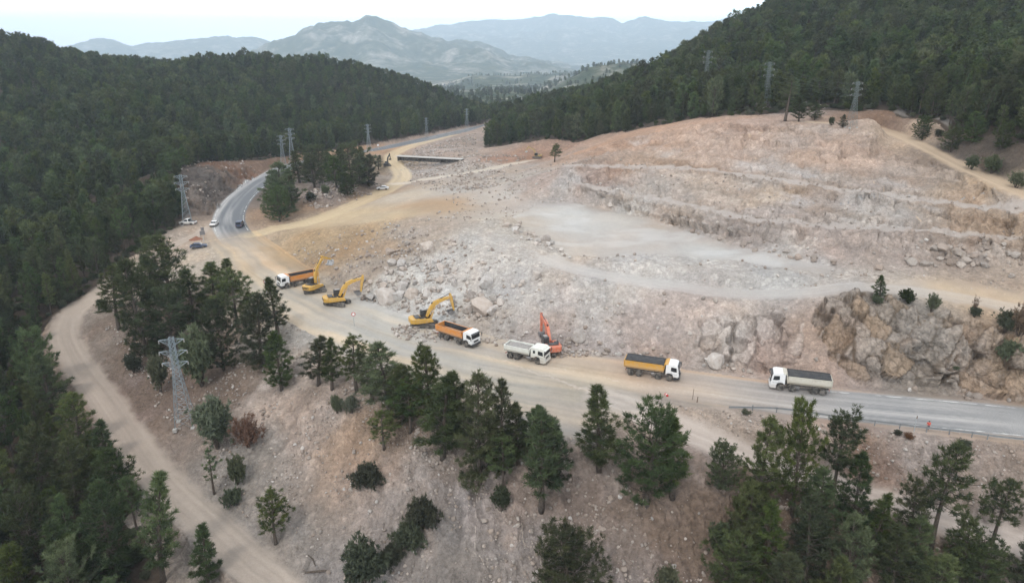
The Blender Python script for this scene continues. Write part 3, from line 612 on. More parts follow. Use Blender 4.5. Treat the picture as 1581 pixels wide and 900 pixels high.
# ------------------------------------------------------------------ ground material
gm, nt, b = mat('stony_ground')
L = nt.links
soil = N(nt, 'ShaderNodeAttribute', attribute_name='soil'); rg = N(nt, 'ShaderNodeAttribute', attribute_name='rough')
asn = N(nt, 'ShaderNodeAttribute', attribute_name='asphalt'); off = N(nt, 'ShaderNodeAttribute', attribute_name='road_offset')
geo = N(nt, 'ShaderNodeNewGeometry')
vo = N(nt, 'ShaderNodeTexVoronoi', i_Scale=2.6); L.new(geo.outputs['Position'], vo.inputs['Vector'])
vo2 = N(nt, 'ShaderNodeTexVoronoi', i_Scale=7.0); L.new(geo.outputs['Position'], vo2.inputs['Vector'])
nz = N(nt, 'ShaderNodeTexNoise', i_Scale=5.0, i_Detail=6.0); L.new(geo.outputs['Position'], nz.inputs['Vector'])
sepv = N(nt, 'ShaderNodeSeparateColor'); L.new(vo.outputs['Color'], sepv.inputs[0])
sepw = N(nt, 'ShaderNodeSeparateColor'); L.new(vo2.outputs['Color'], sepw.inputs[0])
peb = mth(nt, 'MULTIPLY', mth(nt, 'ADD', mth(nt, 'SUBTRACT', sepv.outputs[0], .45), mth(nt, 'MULTIPLY', mth(nt, 'SUBTRACT', sepw.outputs[0], .5), .8)), mth(nt, 'MULTIPLY', rg.outputs['Fac'], .26))
grain = mth(nt, 'MULTIPLY', mth(nt, 'SUBTRACT', nz.outputs[0], .5), .28)
k = mth(nt, 'ADD', mth(nt, 'ADD', peb, grain), 1.0)
vm = N(nt, 'ShaderNodeVectorMath', operation='SCALE'); L.new(soil.outputs['Color'], vm.inputs[0]); L.new(k, vm.inputs['Scale'])
# worn white edge lines
ao = mth(nt, 'ABSOLUTE', off.outputs['Fac']); ld = mth(nt, 'ABSOLUTE', mth(nt, 'SUBTRACT', ao, 3.75))
lm = mth(nt, 'LESS_THAN', ld, .09); nzl = N(nt, 'ShaderNodeTexNoise', i_Scale=.6, i_Detail=4.0); L.new(geo.outputs['Position'], nzl.inputs['Vector'])
lm = mth(nt, 'MULTIPLY', mth(nt, 'MULTIPLY', lm, mrange(nt, asn.outputs['Fac'], .6, .9)), mrange(nt, nzl.outputs[0], .42, .58))
L.new(mixc(nt, lm, vm.outputs[0], (.62, .62, .60)), b.inputs['Base Color'])
b.inputs['Roughness'].default_value = .93; b.inputs['Specular IOR Level'].default_value = .2
bp = N(nt, 'ShaderNodeBump', i_Strength=.7, i_Distance=.22)
hh = mth(nt, 'ADD', mth(nt, 'MULTIPLY', mth(nt, 'SUBTRACT', .6, vo.outputs['Distance']), rg.outputs['Fac']), mth(nt, 'ADD', mth(nt, 'MULTIPLY', mth(nt, 'MULTIPLY', mth(nt, 'SUBTRACT', .5, vo2.outputs['Distance']), rg.outputs['Fac']), .45), mth(nt, 'MULTIPLY', nz.outputs[0], .16)))
L.new(hh, bp.inputs['Height']); L.new(bp.outputs[0], b.inputs['Normal'])

nA = len(AZ)
idx = np.arange(nA * NR).reshape(nA, NR)
F = np.stack([idx[:-1, :-1], idx[1:, :-1], idx[1:, 1:], idx[:-1, 1:]], -1).reshape(-1, 4)[:, ::-1]
VV = np.stack([VX, VY, VZ], -1).reshape(-1, 3)
rough_a = np.clip((1 - smooth) * (1 - .5 * wood), .12, 1).ravel()
cls = np.zeros((nA, NR), np.int8)
cls[rd < 4.3] = 1
cls[(td < 2.6)] = 2; cls[(bd < 2.7) & (rd > 4.6)] = 2; cls[(dd < 3.0) & (rd > 4.6)] = 2; cls[(d2 < 2.2)] = 2; cls[ud < 2.1] = 2
cls[(flr > .5)] = 3
fcls = cls[:-1, :-1].ravel()
def patch(name, code):
    f = F[fcls == code]; u, inv = np.unique(f, return_inverse=True)
    me = raw_mesh(name, VV[u], inv.reshape(f.shape), (gm,), smooth=True)
    cattr(me, 'soil', C.reshape(-1, 3)[u]); fattr(me, 'rough', rough_a[u]); fattr(me, 'asphalt', asph.ravel()[u]); fattr(me, 'road_offset', np.where(rd < 4.4, ro, 9).ravel()[u])
    return tag(link(D.objects.new(name, me)), kind='structure')
patch('ground', 0); patch('road', 1); patch('path', 2); patch('quarry_floor', 3)

# a finer height lookup for things that stand on the displaced ground
from mathutils.bvhtree import BVHTree
_bv = {}
def _near_bvh():
    m = (DIST[:-1, :-1].ravel() < 330) & (np.abs(np.degrees(AZ))[:-1].repeat(NR - 1) < 52)
    f = F[m]; u, inv = np.unique(f, return_inverse=True)
    return BVHTree.FromPolygons(VV[u].tolist(), inv.reshape(f.shape).tolist())
_bv['t'] = _near_bvh()
def ground_z(x, y):
    h = _bv['t'].ray_cast(Vector((x, y, 200)), Vector((0, 0, -1)))
    return h[0].z if h[0] is not None else float(hgt(x, y))
def stand(px, py):
    h = hit(px, py)
    return (h[0], h[1], ground_z(h[0], h[1]))

# ------------------------------------------------------------------ far valley, hills and mountain ranges
faz = np.radians(np.linspace(-62, 56, 900)); fr = 660 * (13800 / 660.) ** np.linspace(0, 1, 560)
FX, FY = np.sin(faz)[:, None] * fr[None], np.cos(faz)[:, None] * fr[None]
FR = np.broadcast_to(fr[None], FX.shape)
base = -8 - 55 * sstep(700, 2600, FR) - 30 * sstep(3000, 9000, FR)
fz = base.copy(); fid = np.zeros(FX.shape, np.int8)
def ridge(code, dist, prof, wf, wb, rough, seed, wob=0.0):
    """prof: (photo pixel, photo pixel) skyline; dist: its distance"""
    global fz, fid
    a, h, = [], []
    for px, py in prof:
        d = ray(px, py); hd = math.hypot(d[0], d[1]); a.append(math.atan2(d[0], d[1])); h.append(CAM_Z + d[2] * dist / hd)
    hp = np.interp(faz, a, h)[:, None]
    q = np.stack([FX, FY], -1)
    hp = hp + ((rough * .16 + 6) * fbm(np.stack([faz * 38, faz * 0], -1), 4, seed + 9, .6))[:, None]
    dr = FR - dist - wob * fbm(q / (wf * .8), 3, seed + 3)
    t = np.where(dr < 0, 1 + dr / wf, 1 - dr / wb)
    sh = np.clip(t, 0, 1); sh = sh ** 1.25
    n = fbm(q / (wf * .55), 5, seed, .55); rg_ = 1 - np.abs(fbm(q / (wf * .4), 4, seed + 5)) * 2
    n = n + .5 * (1 - 2 * np.abs(fbm(q / (wf * .16), 4, seed + 21, .6)))
    z = base + (hp - base) * sh * (1 + .0 * n) + rough * (n * .7 + rg_ * .5 - .35) * np.clip(sh * 2.2, 0, 1) * (1 - .75 * sstep(.85, 1, sh))
    m = z > fz; fz = np.where(m, z, fz); fid = np.where(m & (sh > 0.02), code, fid)
ridge(3, 9800, [(380, 130), (480, 95), (560, 62), (600, 55), (640, 48), (680, 38), (730, 30), (780, 34), (850, 25), (890, 27), (940, 30), (960, 40), (985, 26), (1030, 33), (1080, 32), (1125, 30), (1200, 24), (1500, 20)], 3200, 2500, 190, 7, 300)
ridge(3, 7600, [(-100, 60), (60, 78), (100, 74), (125, 67), (150, 60), (175, 63), (205, 73), (240, 68), (290, 60), (330, 60), (400, 64), (450, 75), (520, 90), (700, 98), (760, 92), (830, 86), (880, 85), (930, 92), (1000, 99), (1200, 60), (1500, 50)], 1800, 1800, 80, 27, 200)
ridge(2, 4600, [(300, 140), (380, 88), (420, 68), (470, 51), (520, 40), (545, 39), (568, 31), (590, 35), (640, 49), (690, 64), (740, 64), (780, 77), (820, 94), (850, 110), (900, 130)], 1500, 1400, 110, 47, 180)
ridge(1, 2300, [(560, 150), (640, 140), (700, 128), (740, 117), (800, 114), (860, 112), (900, 116), (1000, 124), (1100, 110), (1300, 100)], 700, 700, 16, 67, 60)
ridge(1, 1350, [(780, 165), (820, 150), (850, 136), (880, 122), (910, 106), (935, 99), (960, 97), (985, 98), (1010, 106), (1040, 112), (1100, 104), (1300, 70)], 420, 500, 8, 87, 30)
far_m, nt, b = mat('far_hillside'); L = nt.links
geo = N(nt, 'ShaderNodeNewGeometry')
n1_ = N(nt, 'ShaderNodeTexNoise', i_Scale=.0055, i_Detail=10.0, i_Roughness=.62); n2_ = N(nt, 'ShaderNodeTexNoise', i_Scale=.02, i_Detail=6.0, i_Roughness=.65); n3_ = N(nt, 'ShaderNodeTexVoronoi', i_Scale=.07)
for n in (n1_, n2_, n3_): L.new(geo.outputs['Position'], n.inputs['Vector'])
veg = mixc(nt, mrange(nt, n2_.outputs[0], .35, .65), (.025, .042, .025), (.085, .092, .05))
rk = mixc(nt, n2_.outputs[0], (.20, .18, .14), (.42, .39, .35))
msk = mth(nt, 'ADD', mth(nt, 'MULTIPLY', n1_.outputs[0], .75), mth(nt, 'MULTIPLY', n2_.outputs[0], .45))
c1 = mixc(nt, mrange(nt, msk, .60, .76), veg, rk)
c1 = mixc(nt, mth(nt, 'MULTIPLY', mrange(nt, n3_.outputs['Distance'], .32, .2), .6), c1, (.035, .055, .03))
L.new(c1, b.inputs['Base Color']); b.inputs['Roughness'].default_value = 1; b.inputs['Specular IOR Level'].default_value = 0
fi = np.arange(FX.size).reshape(FX.shape)
FF = np.stack([fi[:-1, :-1], fi[1:, :-1], fi[1:, 1:], fi[:-1, 1:]], -1).reshape(-1, 4)[:, ::-1]
fv = np.stack([FX, FY, fz], -1).reshape(-1, 3); fc = fid[:-1, :-1].ravel()
for code, nm in ((0, 'valley_floor'), (1, 'hills'), (2, 'mountain'), (3, 'distant_mountains')):
    f = FF[fc == code]
    if not len(f): continue
    u, inv = np.unique(f, return_inverse=True)
    tag(link(D.objects.new(nm, raw_mesh(nm, fv[u], inv.reshape(f.shape), (far_m,), smooth=True))), kind='structure')
def far_z(x, y):
    r_ = math.hypot(x, y); i = (math.atan2(x, y) - faz[0]) / (faz[1] - faz[0]); j = math.log(r_ / 660) / math.log(13800 / 660.) * 559
    i = min(max(int(round(i)), 0), 899); j = min(max(int(round(j)), 0), 559)
    return float(fz[i, j])
# the land goes on to the horizon
hz = raw_mesh('plain', [(-12500, -2900, -130), (12500, -2900, -130), (12500, 14100, -130), (-12500, 14100, -130)], [[0, 1, 2, 3]], (far_m,))
tag(link(D.objects.new('plain', hz)), kind='structure')
# ------------------------------------------------------------------ haze
HAZE = 1.75e-4
hb = (-12600, -3000, -131, 12600, 14200, 640)
x0, y0, z0, x1, y1, z1 = hb
hm = D.materials.new('haze'); hm.use_nodes = True; hn = hm.node_tree; hn.nodes.clear()
ho = hn.nodes.new('ShaderNodeOutputMaterial'); hv = hn.nodes.new('ShaderNodeVolumePrincipled')
hv.inputs['Color'].default_value = (.72, .86, 1.0, 1); hv.inputs['Density'].default_value = HAZE; hv.inputs['Anisotropy'].default_value = .2
hn.links.new(hv.outputs[0], ho.inputs['Volume'])
hzm = raw_mesh('haze', [(x0, y0, z0), (x1, y0, z0), (x1, y1, z0), (x0, y1, z0), (x0, y0, z1), (x1, y0, z1), (x1, y1, z1), (x0, y1, z1)], [[3, 2, 1, 0], [4, 5, 6, 7], [0, 1, 5, 4], [1, 2, 6, 5], [2, 3, 7, 6], [3, 0, 4, 7]], (hm,))
tag(link(D.objects.new('haze', hzm)), kind='stuff')
# ------------------------------------------------------------------ foliage, bark
def foliage_mat(name, dark, light, hue=.5):
    m, nt, b = mat(name); L = nt.links
    t = N(nt, 'ShaderNodeAttribute', attribute_name='tint'); oi = N(nt, 'ShaderNodeObjectInfo')
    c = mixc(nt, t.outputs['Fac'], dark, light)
    h = N(nt, 'ShaderNodeHueSaturation'); L.new(c, h.inputs['Color'])
    L.new(mrange(nt, oi.outputs['Random'], 0, 1, hue - .03, hue + .03), h.inputs['Hue'])
    r2 = mth(nt, 'FRACT', mth(nt, 'MULTIPLY', oi.outputs['Random'], 7.31))
    L.new(mrange(nt, r2, 0, 1, .55, 1.42), h.inputs['Value'])
    L.new(mrange(nt, mth(nt, 'FRACT', mth(nt, 'MULTIPLY', oi.outputs['Random'], 3.77)), 0, 1, .75, 1.08), h.inputs['Saturation'])
    L.new(h.outputs[0], b.inputs['Base Color']); b.inputs['Roughness'].default_value = .62; b.inputs['Specular IOR Level'].default_value = .25
    tr = N(nt, 'ShaderNodeBsdfTranslucent'); L.new(h.outputs[0], tr.inputs['Color'])
    mx = N(nt, 'ShaderNodeMixShader', i_0=.22); L.new(b.outputs[0], mx.inputs[1]); L.new(tr.outputs[0], mx.inputs[2])
    L.new(mx.outputs[0], nt.nodes['Material Output'].inputs['Surface'])
    return m
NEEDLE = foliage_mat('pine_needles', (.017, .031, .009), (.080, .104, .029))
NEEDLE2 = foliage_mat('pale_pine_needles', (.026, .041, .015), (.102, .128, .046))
OAK = foliage_mat('oak_leaves', (.046, .060, .032), (.125, .140, .074))
DRY = foliage_mat('dry_leaves', (.085, .045, .026), (.17, .095, .055))
SAGE = foliage_mat('grey_green_leaves', (.05, .06, .035), (.13, .14, .085))
bark, nt, b = mat('bark'); L = nt.links
g_ = N(nt, 'ShaderNodeTexCoord'); z_ = N(nt, 'ShaderNodeTexNoise', i_Scale=9.0, i_Detail=5.0); L.new(g_.outputs['Object'], z_.inputs['Vector'])
L.new(mixc(nt, mrange(nt, z_.outputs[0], .3, .7), (.035, .026, .020), (.12, .095, .075)), b.inputs['Base Color']); b.inputs['Roughness'].default_value = .95

def tube(V, F, pts, rad, n=5, cap=True):
    """a tapered tube along pts, appended to V (list) and F (list)"""
    base = len(V); pts = [np.array(p, float) for p in pts]
    for i, p in enumerate(pts):
        t = pts[min(i + 1, len(pts) - 1)] - pts[max(i - 1, 0)]; t = t / (np.linalg.norm(t) + 1e-9)
        a = np.array([0, 0, 1.0]) if abs(t[2]) < .9 else np.array([1.0, 0, 0])
        u = np.cross(t, a); u /= np.linalg.norm(u); v = np.cross(t, u)
        for k in range(n):
            q = 2 * math.pi * k / n
            V.append(p + rad[i] * (math.cos(q) * u + math.sin(q) * v))
    for i in range(len(pts) - 1):
        for k in range(n):
            a, b2 = base + i * n + k, base + i * n + (k + 1) % n
            F.append([a, b2, b2 + n, a + n])
    if cap:
        F.append([base + k for k in range(n)][::-1]); F.append([base + (len(pts) - 1) * n + k for k in range(n)])

def tufts(rng, cen, dirs, tint, k, L, w, spread=.95, up=.35):
    """needle clumps: k flat blades fanned round each centre"""
    M = len(cen)
    d = dirs[:, None, :] * .55 + rng.normal(size=(M, k, 3)) * spread * .6; d[..., 2] += up * .5
    d /= np.linalg.norm(d, axis=-1, keepdims=True) + 1e-9
    l = L * rng.uniform(.6, 1.15, (M, k, 1))
    p = np.cross(d, rng.normal(size=(M, k, 3))); p /= np.linalg.norm(p, axis=-1, keepdims=True) + 1e-9
    c = cen[:, None, :] + rng.normal(size=(M, k, 3)) * L * .16
    a, b2, t = c - p * w * .5, c + p * w * .5, c + d * l
    V = np.stack([a, b2, t], 2).reshape(-1, 3); F = np.arange(len(V)).reshape(-1, 3)
    T = np.repeat(np.clip(tint[:, None] + rng.normal(size=(M, k)) * .10, 0, 1).ravel(), 3)
    return V, F, T

def grow_pine(seed, H=10.0, cb=.22, Rm=2.3, style='cone', nw=20, hi=True, gap=.12):
    rng = np.random.default_rng(seed)
    TV, TF = [], []
    lean = rng.normal(size=2) * .03 * H
    def axis(z):
        s = z / H; return np.array([lean[0] * s * s + .12 * math.sin(3.1 * s + seed), lean[1] * s * s + .12 * math.cos(2.3 * s + seed), z])
    r0 = .0165 * H + .03
    zs = np.linspace(-.5, H * .985, 9); tube(TV, TF, [axis(z) for z in zs], [r0 * (1.15 - .97 * max(0, z / H) ** .85) for z in zs], 7 if hi else 5)
    cen, dr, tn = [], [], []
    lob = rng.uniform(0, 6.28, 3); z0 = cb * H
    wh = np.sort(z0 + (H * .97 - z0) * (np.arange(nw) + rng.uniform(-.3, .3, nw)).clip(0) / nw)
    for z in wh:
        s = (z - z0) / (H - z0)
        if style == 'cone': f = (1 - s) ** .72 * (.45 + .55 * min(1, s / .16))
        elif style == 'round': f = math.sqrt(max(0, 1 - ((s - .38) / .66) ** 2)) if s > .38 else .62 + s
        elif style == 'top': f = math.sqrt(max(0, 1 - ((s - .52) / .52) ** 2)) * (1 if s > .3 else .8)
        else: f = (1 - s) ** .55 * (.6 + .4 * min(1, s / .3))
        nb = int(rng.integers(4, 7)); a0 = rng.uniform(0, 6.28)
        for j in range(nb):
            if rng.random() < gap: continue
            az = a0 + 6.283 * j / nb + rng.normal() * .25
            ln = Rm * f * rng.uniform(.6, 1.15) * (1 + .18 * math.sin(az + lob[0]) + .14 * math.sin(2 * az + lob[1] + 2 * s))
            if ln < .18: ln = .18
            el = (-.12 if style != 'round' else .05) + .75 * s + rng.normal() * .10
            st = axis(z); h = np.array([math.cos(az), math.sin(az), 0])
            pts = [st]; n = 4
            for q in range(1, n + 1):
                e = el + .55 * (q / n) ** 2; pts.append(pts[-1] + (h * math.cos(e) + np.array([0, 0, math.sin(e)])) * ln / n + rng.normal(size=3) * .03 * ln)
            if hi or ln > .8: tube(TV, TF, pts, [max(.012, r0 * .26 * (ln / Rm) * (1 - .75 * q / n)) + .006 for q in range(n + 1)], 4 if hi else 3, False)
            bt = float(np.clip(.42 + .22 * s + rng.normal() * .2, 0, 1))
            m = max(3, int(ln * (4.2 if hi else 1.5)))
            for q in range(m):
                t = 1 - .74 * rng.random() ** 1.5
                x = t * n; i = min(int(x), n - 1); p = pts[i] + (pts[i + 1] - pts[i]) * (x - i)
                side = np.cross(h, [0, 0, 1.0]) * rng.uniform(-1, 1) * ln * .36 * (1.15 - t * .75)
                p = p + side + np.array([0, 0, rng.uniform(-.04, .14) * ln * .5])
                d = (pts[i + 1] - pts[i]); d = d / np.linalg.norm(d) + side * .6 / (ln * .36 + .01)
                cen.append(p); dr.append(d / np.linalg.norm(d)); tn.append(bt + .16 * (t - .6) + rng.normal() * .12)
    for q in range(6 if hi else 2):
        cen.append(axis(H * rng.uniform(.93, 1.0))); dr.append(np.array([0, 0, 1.0])); tn.append(.7)
    cen, dr, tn = np.array(cen), np.array(dr), np.clip(np.array(tn), 0, 1)
    if hi: CV, CF, CT = tufts(rng, cen, dr, tn, 17, .43, .060)
    else: CV, CF, CT = tufts(rng, cen, dr, tn, 9, .95, .26)
    return np.array(TV), TF, CV, CF, CT

def grow_bush(seed, H=2.6, Rm=1.7, k=14, L=.26, w=.10, n=420, bare=0.0):
    rng = np.random.default_rng(seed); TV, TF = [], []; cen, dr, tn = [], [], []
    ns = 9
    for i in range(ns):
        az = 6.283 * i / ns + rng.normal() * .3; sp = rng.uniform(.15, .9)
        tip = np.array([math.cos(az) * Rm * sp * .8, math.sin(az) * Rm * sp * .8, H * (1 - .45 * sp * sp) * rng.uniform(.75, 1.0)])
        mid = tip * np.array([.4, .4, .5]) + rng.normal(size=3) * .08
        tube(TV, TF, [(0, 0, -.3), mid, tip], [.05, .03, .01], 4, False)
        c0 = rng.uniform(.3, .65)
        for q in range(n // ns):
            t = rng.uniform(-.1, 1.05); p = mid * (1 - t) + tip * t + rng.normal(size=3) * np.array([.30, .30, .20]) * Rm * .55
            p[2] = max(p[2], .08)
            d = p - np.array([0, 0, H * .3]); cen.append(p); dr.append(d / (np.linalg.norm(d) + 1e-6)); tn.append(c0 + .25 * (p[2] / H - .5) + rng.normal() * .13)
    CV, CF, CT = tufts(rng, np.array(cen), np.array(dr), np.clip(tn, 0, 1), k, L, w, 1.2, .15)
    return np.array(TV), TF, CV, CF, CT

class Plant:
    """meshes of one plant form: trunk mesh, crown mesh; nominal height and radius"""
    def __init__(s, name, parts, H, Rm, leaf, trunk='trunk'):
        TV, TF, CV, CF, CT = parts
        s.trunk = raw_mesh(trunk, TV, TF, (bark,), True); s.crown = raw_mesh('crown', CV, CF, (leaf,)); fattr(s.crown, 'tint', CT)
        s.H, s.R = H, Rm
PINES = {}
for key, arg in dict(cone1=(11, 10, .13, 2.35, 'cone', 22), cone2=(12, 10, .10, 2.7, 'cone', 21), cone3=(13, 10, .20, 2.1, 'cone', 20), slim1=(14, 10, .22, 1.75, 'cone', 20), slim2=(15, 10, .28, 1.9, 'open', 18), wide1=(16, 10, .18, 3.1, 'open', 20),
                     wide2=(17, 10, .12, 3.3, 'round', 19), round1=(18, 10, .08, 3.6, 'round', 20), top1=(19, 10, .36, 2.6, 'top', 16), top2=(20, 10, .42, 2.9, 'open', 15), top3=(23, 10, .30, 2.5, 'open', 17), full1=(24, 10, .05, 2.9, 'open', 24)).items():
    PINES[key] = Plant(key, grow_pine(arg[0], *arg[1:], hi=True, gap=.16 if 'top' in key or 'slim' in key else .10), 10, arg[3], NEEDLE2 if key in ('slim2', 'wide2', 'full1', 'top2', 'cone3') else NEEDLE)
thin_p = Plant('sparse', grow_pine(33, 10, .38, 1.9, 'open', 12, hi=True, gap=.45), 10, 1.9, NEEDLE2)
BUSH = {k: Plant(k, grow_bush(*a), a[1], a[2], l, 'stems') for k, (a, l) in dict(oak1=((41, 2.6, 1.7), OAK), oak2=((42, 2.2, 1.9), OAK), oak3=((43, 3.0, 1.5), OAK), low=((44, 1.3, 1.7), OAK), dry=((45, 1.9, 1.7, 10, .26, .06, 330), DRY), sage=((46, 1.7, 1.5, 10, .24, .07, 300), SAGE), green=((47, 1.6, 1.7), NEEDLE), twig=((48, 2.2, 1.0, 5, .2, .05, 120), DRY)).items()}

TREES = []          # (x, y) of everything planted by hand
def plant(form, x, y, z, h, name, label, cat, group=None, wid=None, rz=None, tilt=(0, 0)):
    t = empty(name, (x, y, z), rot=(tilt[0], tilt[1], random.random() * 6.28 if rz is None else rz))
    s = h / form.H; sw = s if wid is None else wid / (2 * form.R)
    sw = min(max(sw, .55 * s), 1.9 * s); t.scale = (sw, sw, s)
    for me in (form.trunk, form.crown): link(D.objects.new(me.name.split('.')[0], me), t)
    tag(t, label, cat, group); TREES.append((x, y, sw * form.R)); return t
def top_height(x, y, py):
    v = (py - CY) / FPX
    return y * (SP + v * CP) / (v * SP - CP) + CAM_Z
random.seed(4)
WIDER = ('pines of the copse between the lower track and the haul road', 'pines on the wooded knoll inside the asphalt bend')
def pine_at(form, px, py, ptop, pw, label, name='pine_tree', cat='tree', group=None, tilt=(0, 0)):
    if form in PINES: pw *= 1.14 if group in WIDER else 1.2 if group and 'rim' in group else 1.02
    h = stand(px, min(py, 1200)); dep = project(*h)[2]
    H = top_height(h[0], h[1], ptop) - h[2]
    f = PINES[form] if form in PINES else (thin_p if form == 'sparse' else BUSH[form])
    return plant(f, h[0], h[1], h[2], max(H, .5), name, label, cat, group, pw * dep / FPX, tilt=tilt)
# ------------------------------------------------------------------ trees one can point at, each at its measured foot and top
G1 = 'pines along the rim of the debris slope below the haul road'
for a in [
 ('cone2', 436, 602, 512, 58, 'dense conical pine at the left end of the rim row below the far tipper'),
 ('cone3', 492, 597, 515, 54, 'bushy topped pine in the rim row, second from its left end, touching a thinner one'),
 ('slim1', 514, 602, 523, 38, 'narrow pine on a clear thin trunk, third in the rim row from the left'),
 ('top3', 551, 603, 519, 58, 'open crowned pine with dark trunk, fourth from the left in the rim row'),
 ('slim2', 600, 640, 524, 72, 'tall loose light green pine with a whip top, below the big pale boulders'),
 ('wide1', 662, 655, 532, 74, 'dark full pine rising highest below the rear of the orange tipper and yellow digger'),
 ('top1', 632, 668, 585, 62, 'dark pine half hidden between the whip topped pine and the tall dark pine'),
 ('cone1', 684, 708, 578, 88, 'light green broad pine standing in front of the tall dark pine on the rim'),
 ('cone3', 716, 690, 568, 58, 'narrow dark topped pine behind the big twin pines on the rim'),
 ('full1', 742, 742, 576, 84, 'large full pine, left of the twin pair in the middle of the rim'),
 ('cone2', 776, 728, 584, 72, 'large bright green pine, right of the twin pair in the middle of the rim'),
 ('top2', 777, 757, 668, 54, 'short olive pine leaning out below the twin pair of pines'),
 ('slim2', 833, 787, 626, 78, 'yellowish green slender pine on a long bare trunk, below the white six wheel tipper'),
 ('cone3', 818, 700, 622, 52, 'blue green pine close behind the yellowish slender pine'),
 ('cone1', 925, 722, 594, 82, 'perfectly conical dark pine standing alone below the yellow tipper'),
 ('wide2', 1000, 782, 636, 108, 'broad many stemmed pine right of the lone conical pine'),
 ('slim1', 1036, 760, 640, 64, 'taller spindly stem rising from the right side of the broad pine'),
 ('round1', 1112, 757, 688, 54, 'small dark round pine beside the foot of the branch track'),
 ('full1', 622, 652, 560, 62, 'olive pine filling the gap right of the whip topped pine'),
 ('cone1', 704, 672, 596, 56, 'pine peeping between the tall dark pine and the large full pine'),
 ('cone2', 800, 716, 622, 60, 'pine closing the row right of the large bright green pine'),
 ('full1', 852, 748, 640, 60, 'pine close to the right of the yellowish slender pine'),
 ('cone3', 574, 618, 540, 48, 'pine between the open crowned pine and the whip topped pine'),
 ('top2', 592, 694, 636, 56, 'dark leaning pine with a flat crown hanging over the debris slope')]:
    pine_at(*a, group=G1)
G2 = 'trees on the debris slope and beside the lower track'
for a in [
 ('round1', 872, 935, 821, 132, 'big bushy bright pine cut by the bottom edge, below the debris slope', 'pine_tree', 'tree'),
 ('top3', 427, 838, 757, 66, 'small pine with a bent trunk standing alone on the rubble near the lower track', 'pine_tree', 'tree'),
 ('sparse', 332, 762, 694, 36, 'thin sapling with sparse pale crown, right of the lower track', 'pine_tree', 'tree'),
 ('oak3', 336, 692, 604, 78, 'large round dark evergreen bush at the right foot of the nearest pylon', 'bush', 'bush'),
 ('dry', 384, 690, 642, 62, 'rust brown withered bush beside the round dark bush by the nearest pylon', 'bush', 'bush'),
 ('oak2', 367, 747, 706, 42, 'compact dark green bush below the rust brown bush', 'bush', 'bush'),
 ('low', 360, 778, 757, 26, 'tiny grey green bush between the sapling and the rubble', 'bush', 'bush'),
 ('oak1', 563, 910, 832, 92, 'big dark shrub at the bottom of the debris slope', 'bush', 'bush'),
 ('low', 652, 812, 776, 62, 'sprawling shrub halfway up the debris slope', 'bush', 'bush'),
 ('low', 632, 845, 812, 62, 'low spreading shrub between the sprawling shrub and the big dark shrub', 'bush', 'bush'),
 ('low', 604, 872, 848, 54, 'low trailing shrub touching the right side of the big dark shrub', 'bush', 'bush'),
 ('oak2', 520, 636, 612, 30, 'dark bush under the second rim pine, left of a paler one', 'bush', 'bush'),
 ('sage', 543, 640, 612, 40, 'grey green bush under the open crowned rim pine', 'bush', 'bush'),
 ('oak1', 775, 788, 750, 40, 'round bush clinging below the short olive pine', 'bush', 'bush'),
 ('low', 568, 750, 722, 60, 'cut pine branches lying below the flat crowned leaning pine', 'brushwood', 'brushwood'),
 ('oak2', 1030, 912, 876, 46, 'dark bush cut by the bottom edge, right of the big bushy pine', 'bush', 'bush'),
 ('low', 880, 885, 862, 40, 'dark low shrub right behind the big bushy pine at the bottom', 'bush', 'bush'),
 ('sage', 1150, 640, 632, 22, 'dry grey tuft beside the broken end of the guard rail', 'bush', 'bush'),
 ('sage', 1385, 672, 664, 20, 'dry grass tuft below the guard rail, left of the person', 'bush', 'bush'),
 ('dry', 1402, 677, 668, 22, 'brownish dry tuft below the guard rail, nearest the person', 'bush', 'bush'),
 ('sage', 1490, 690, 680, 34, 'yellowish dry grass patch below the guard rail, right of the person', 'bush', 'bush'),
 ('cone3', 255, 898, 735, 86, 'tall pine with a bare lower trunk beside the lower track at the bottom', 'pine_tree', 'tree'),
 ('cone1', 322, 905, 807, 62, 'bright green cone shaped young pine at the bottom between tall pine and lower track', 'pine_tree', 'tree')]:
    pine_at(*a[:6], a[6], a[7], G2)
G3 = 'pines of the dark grove at the bottom right'
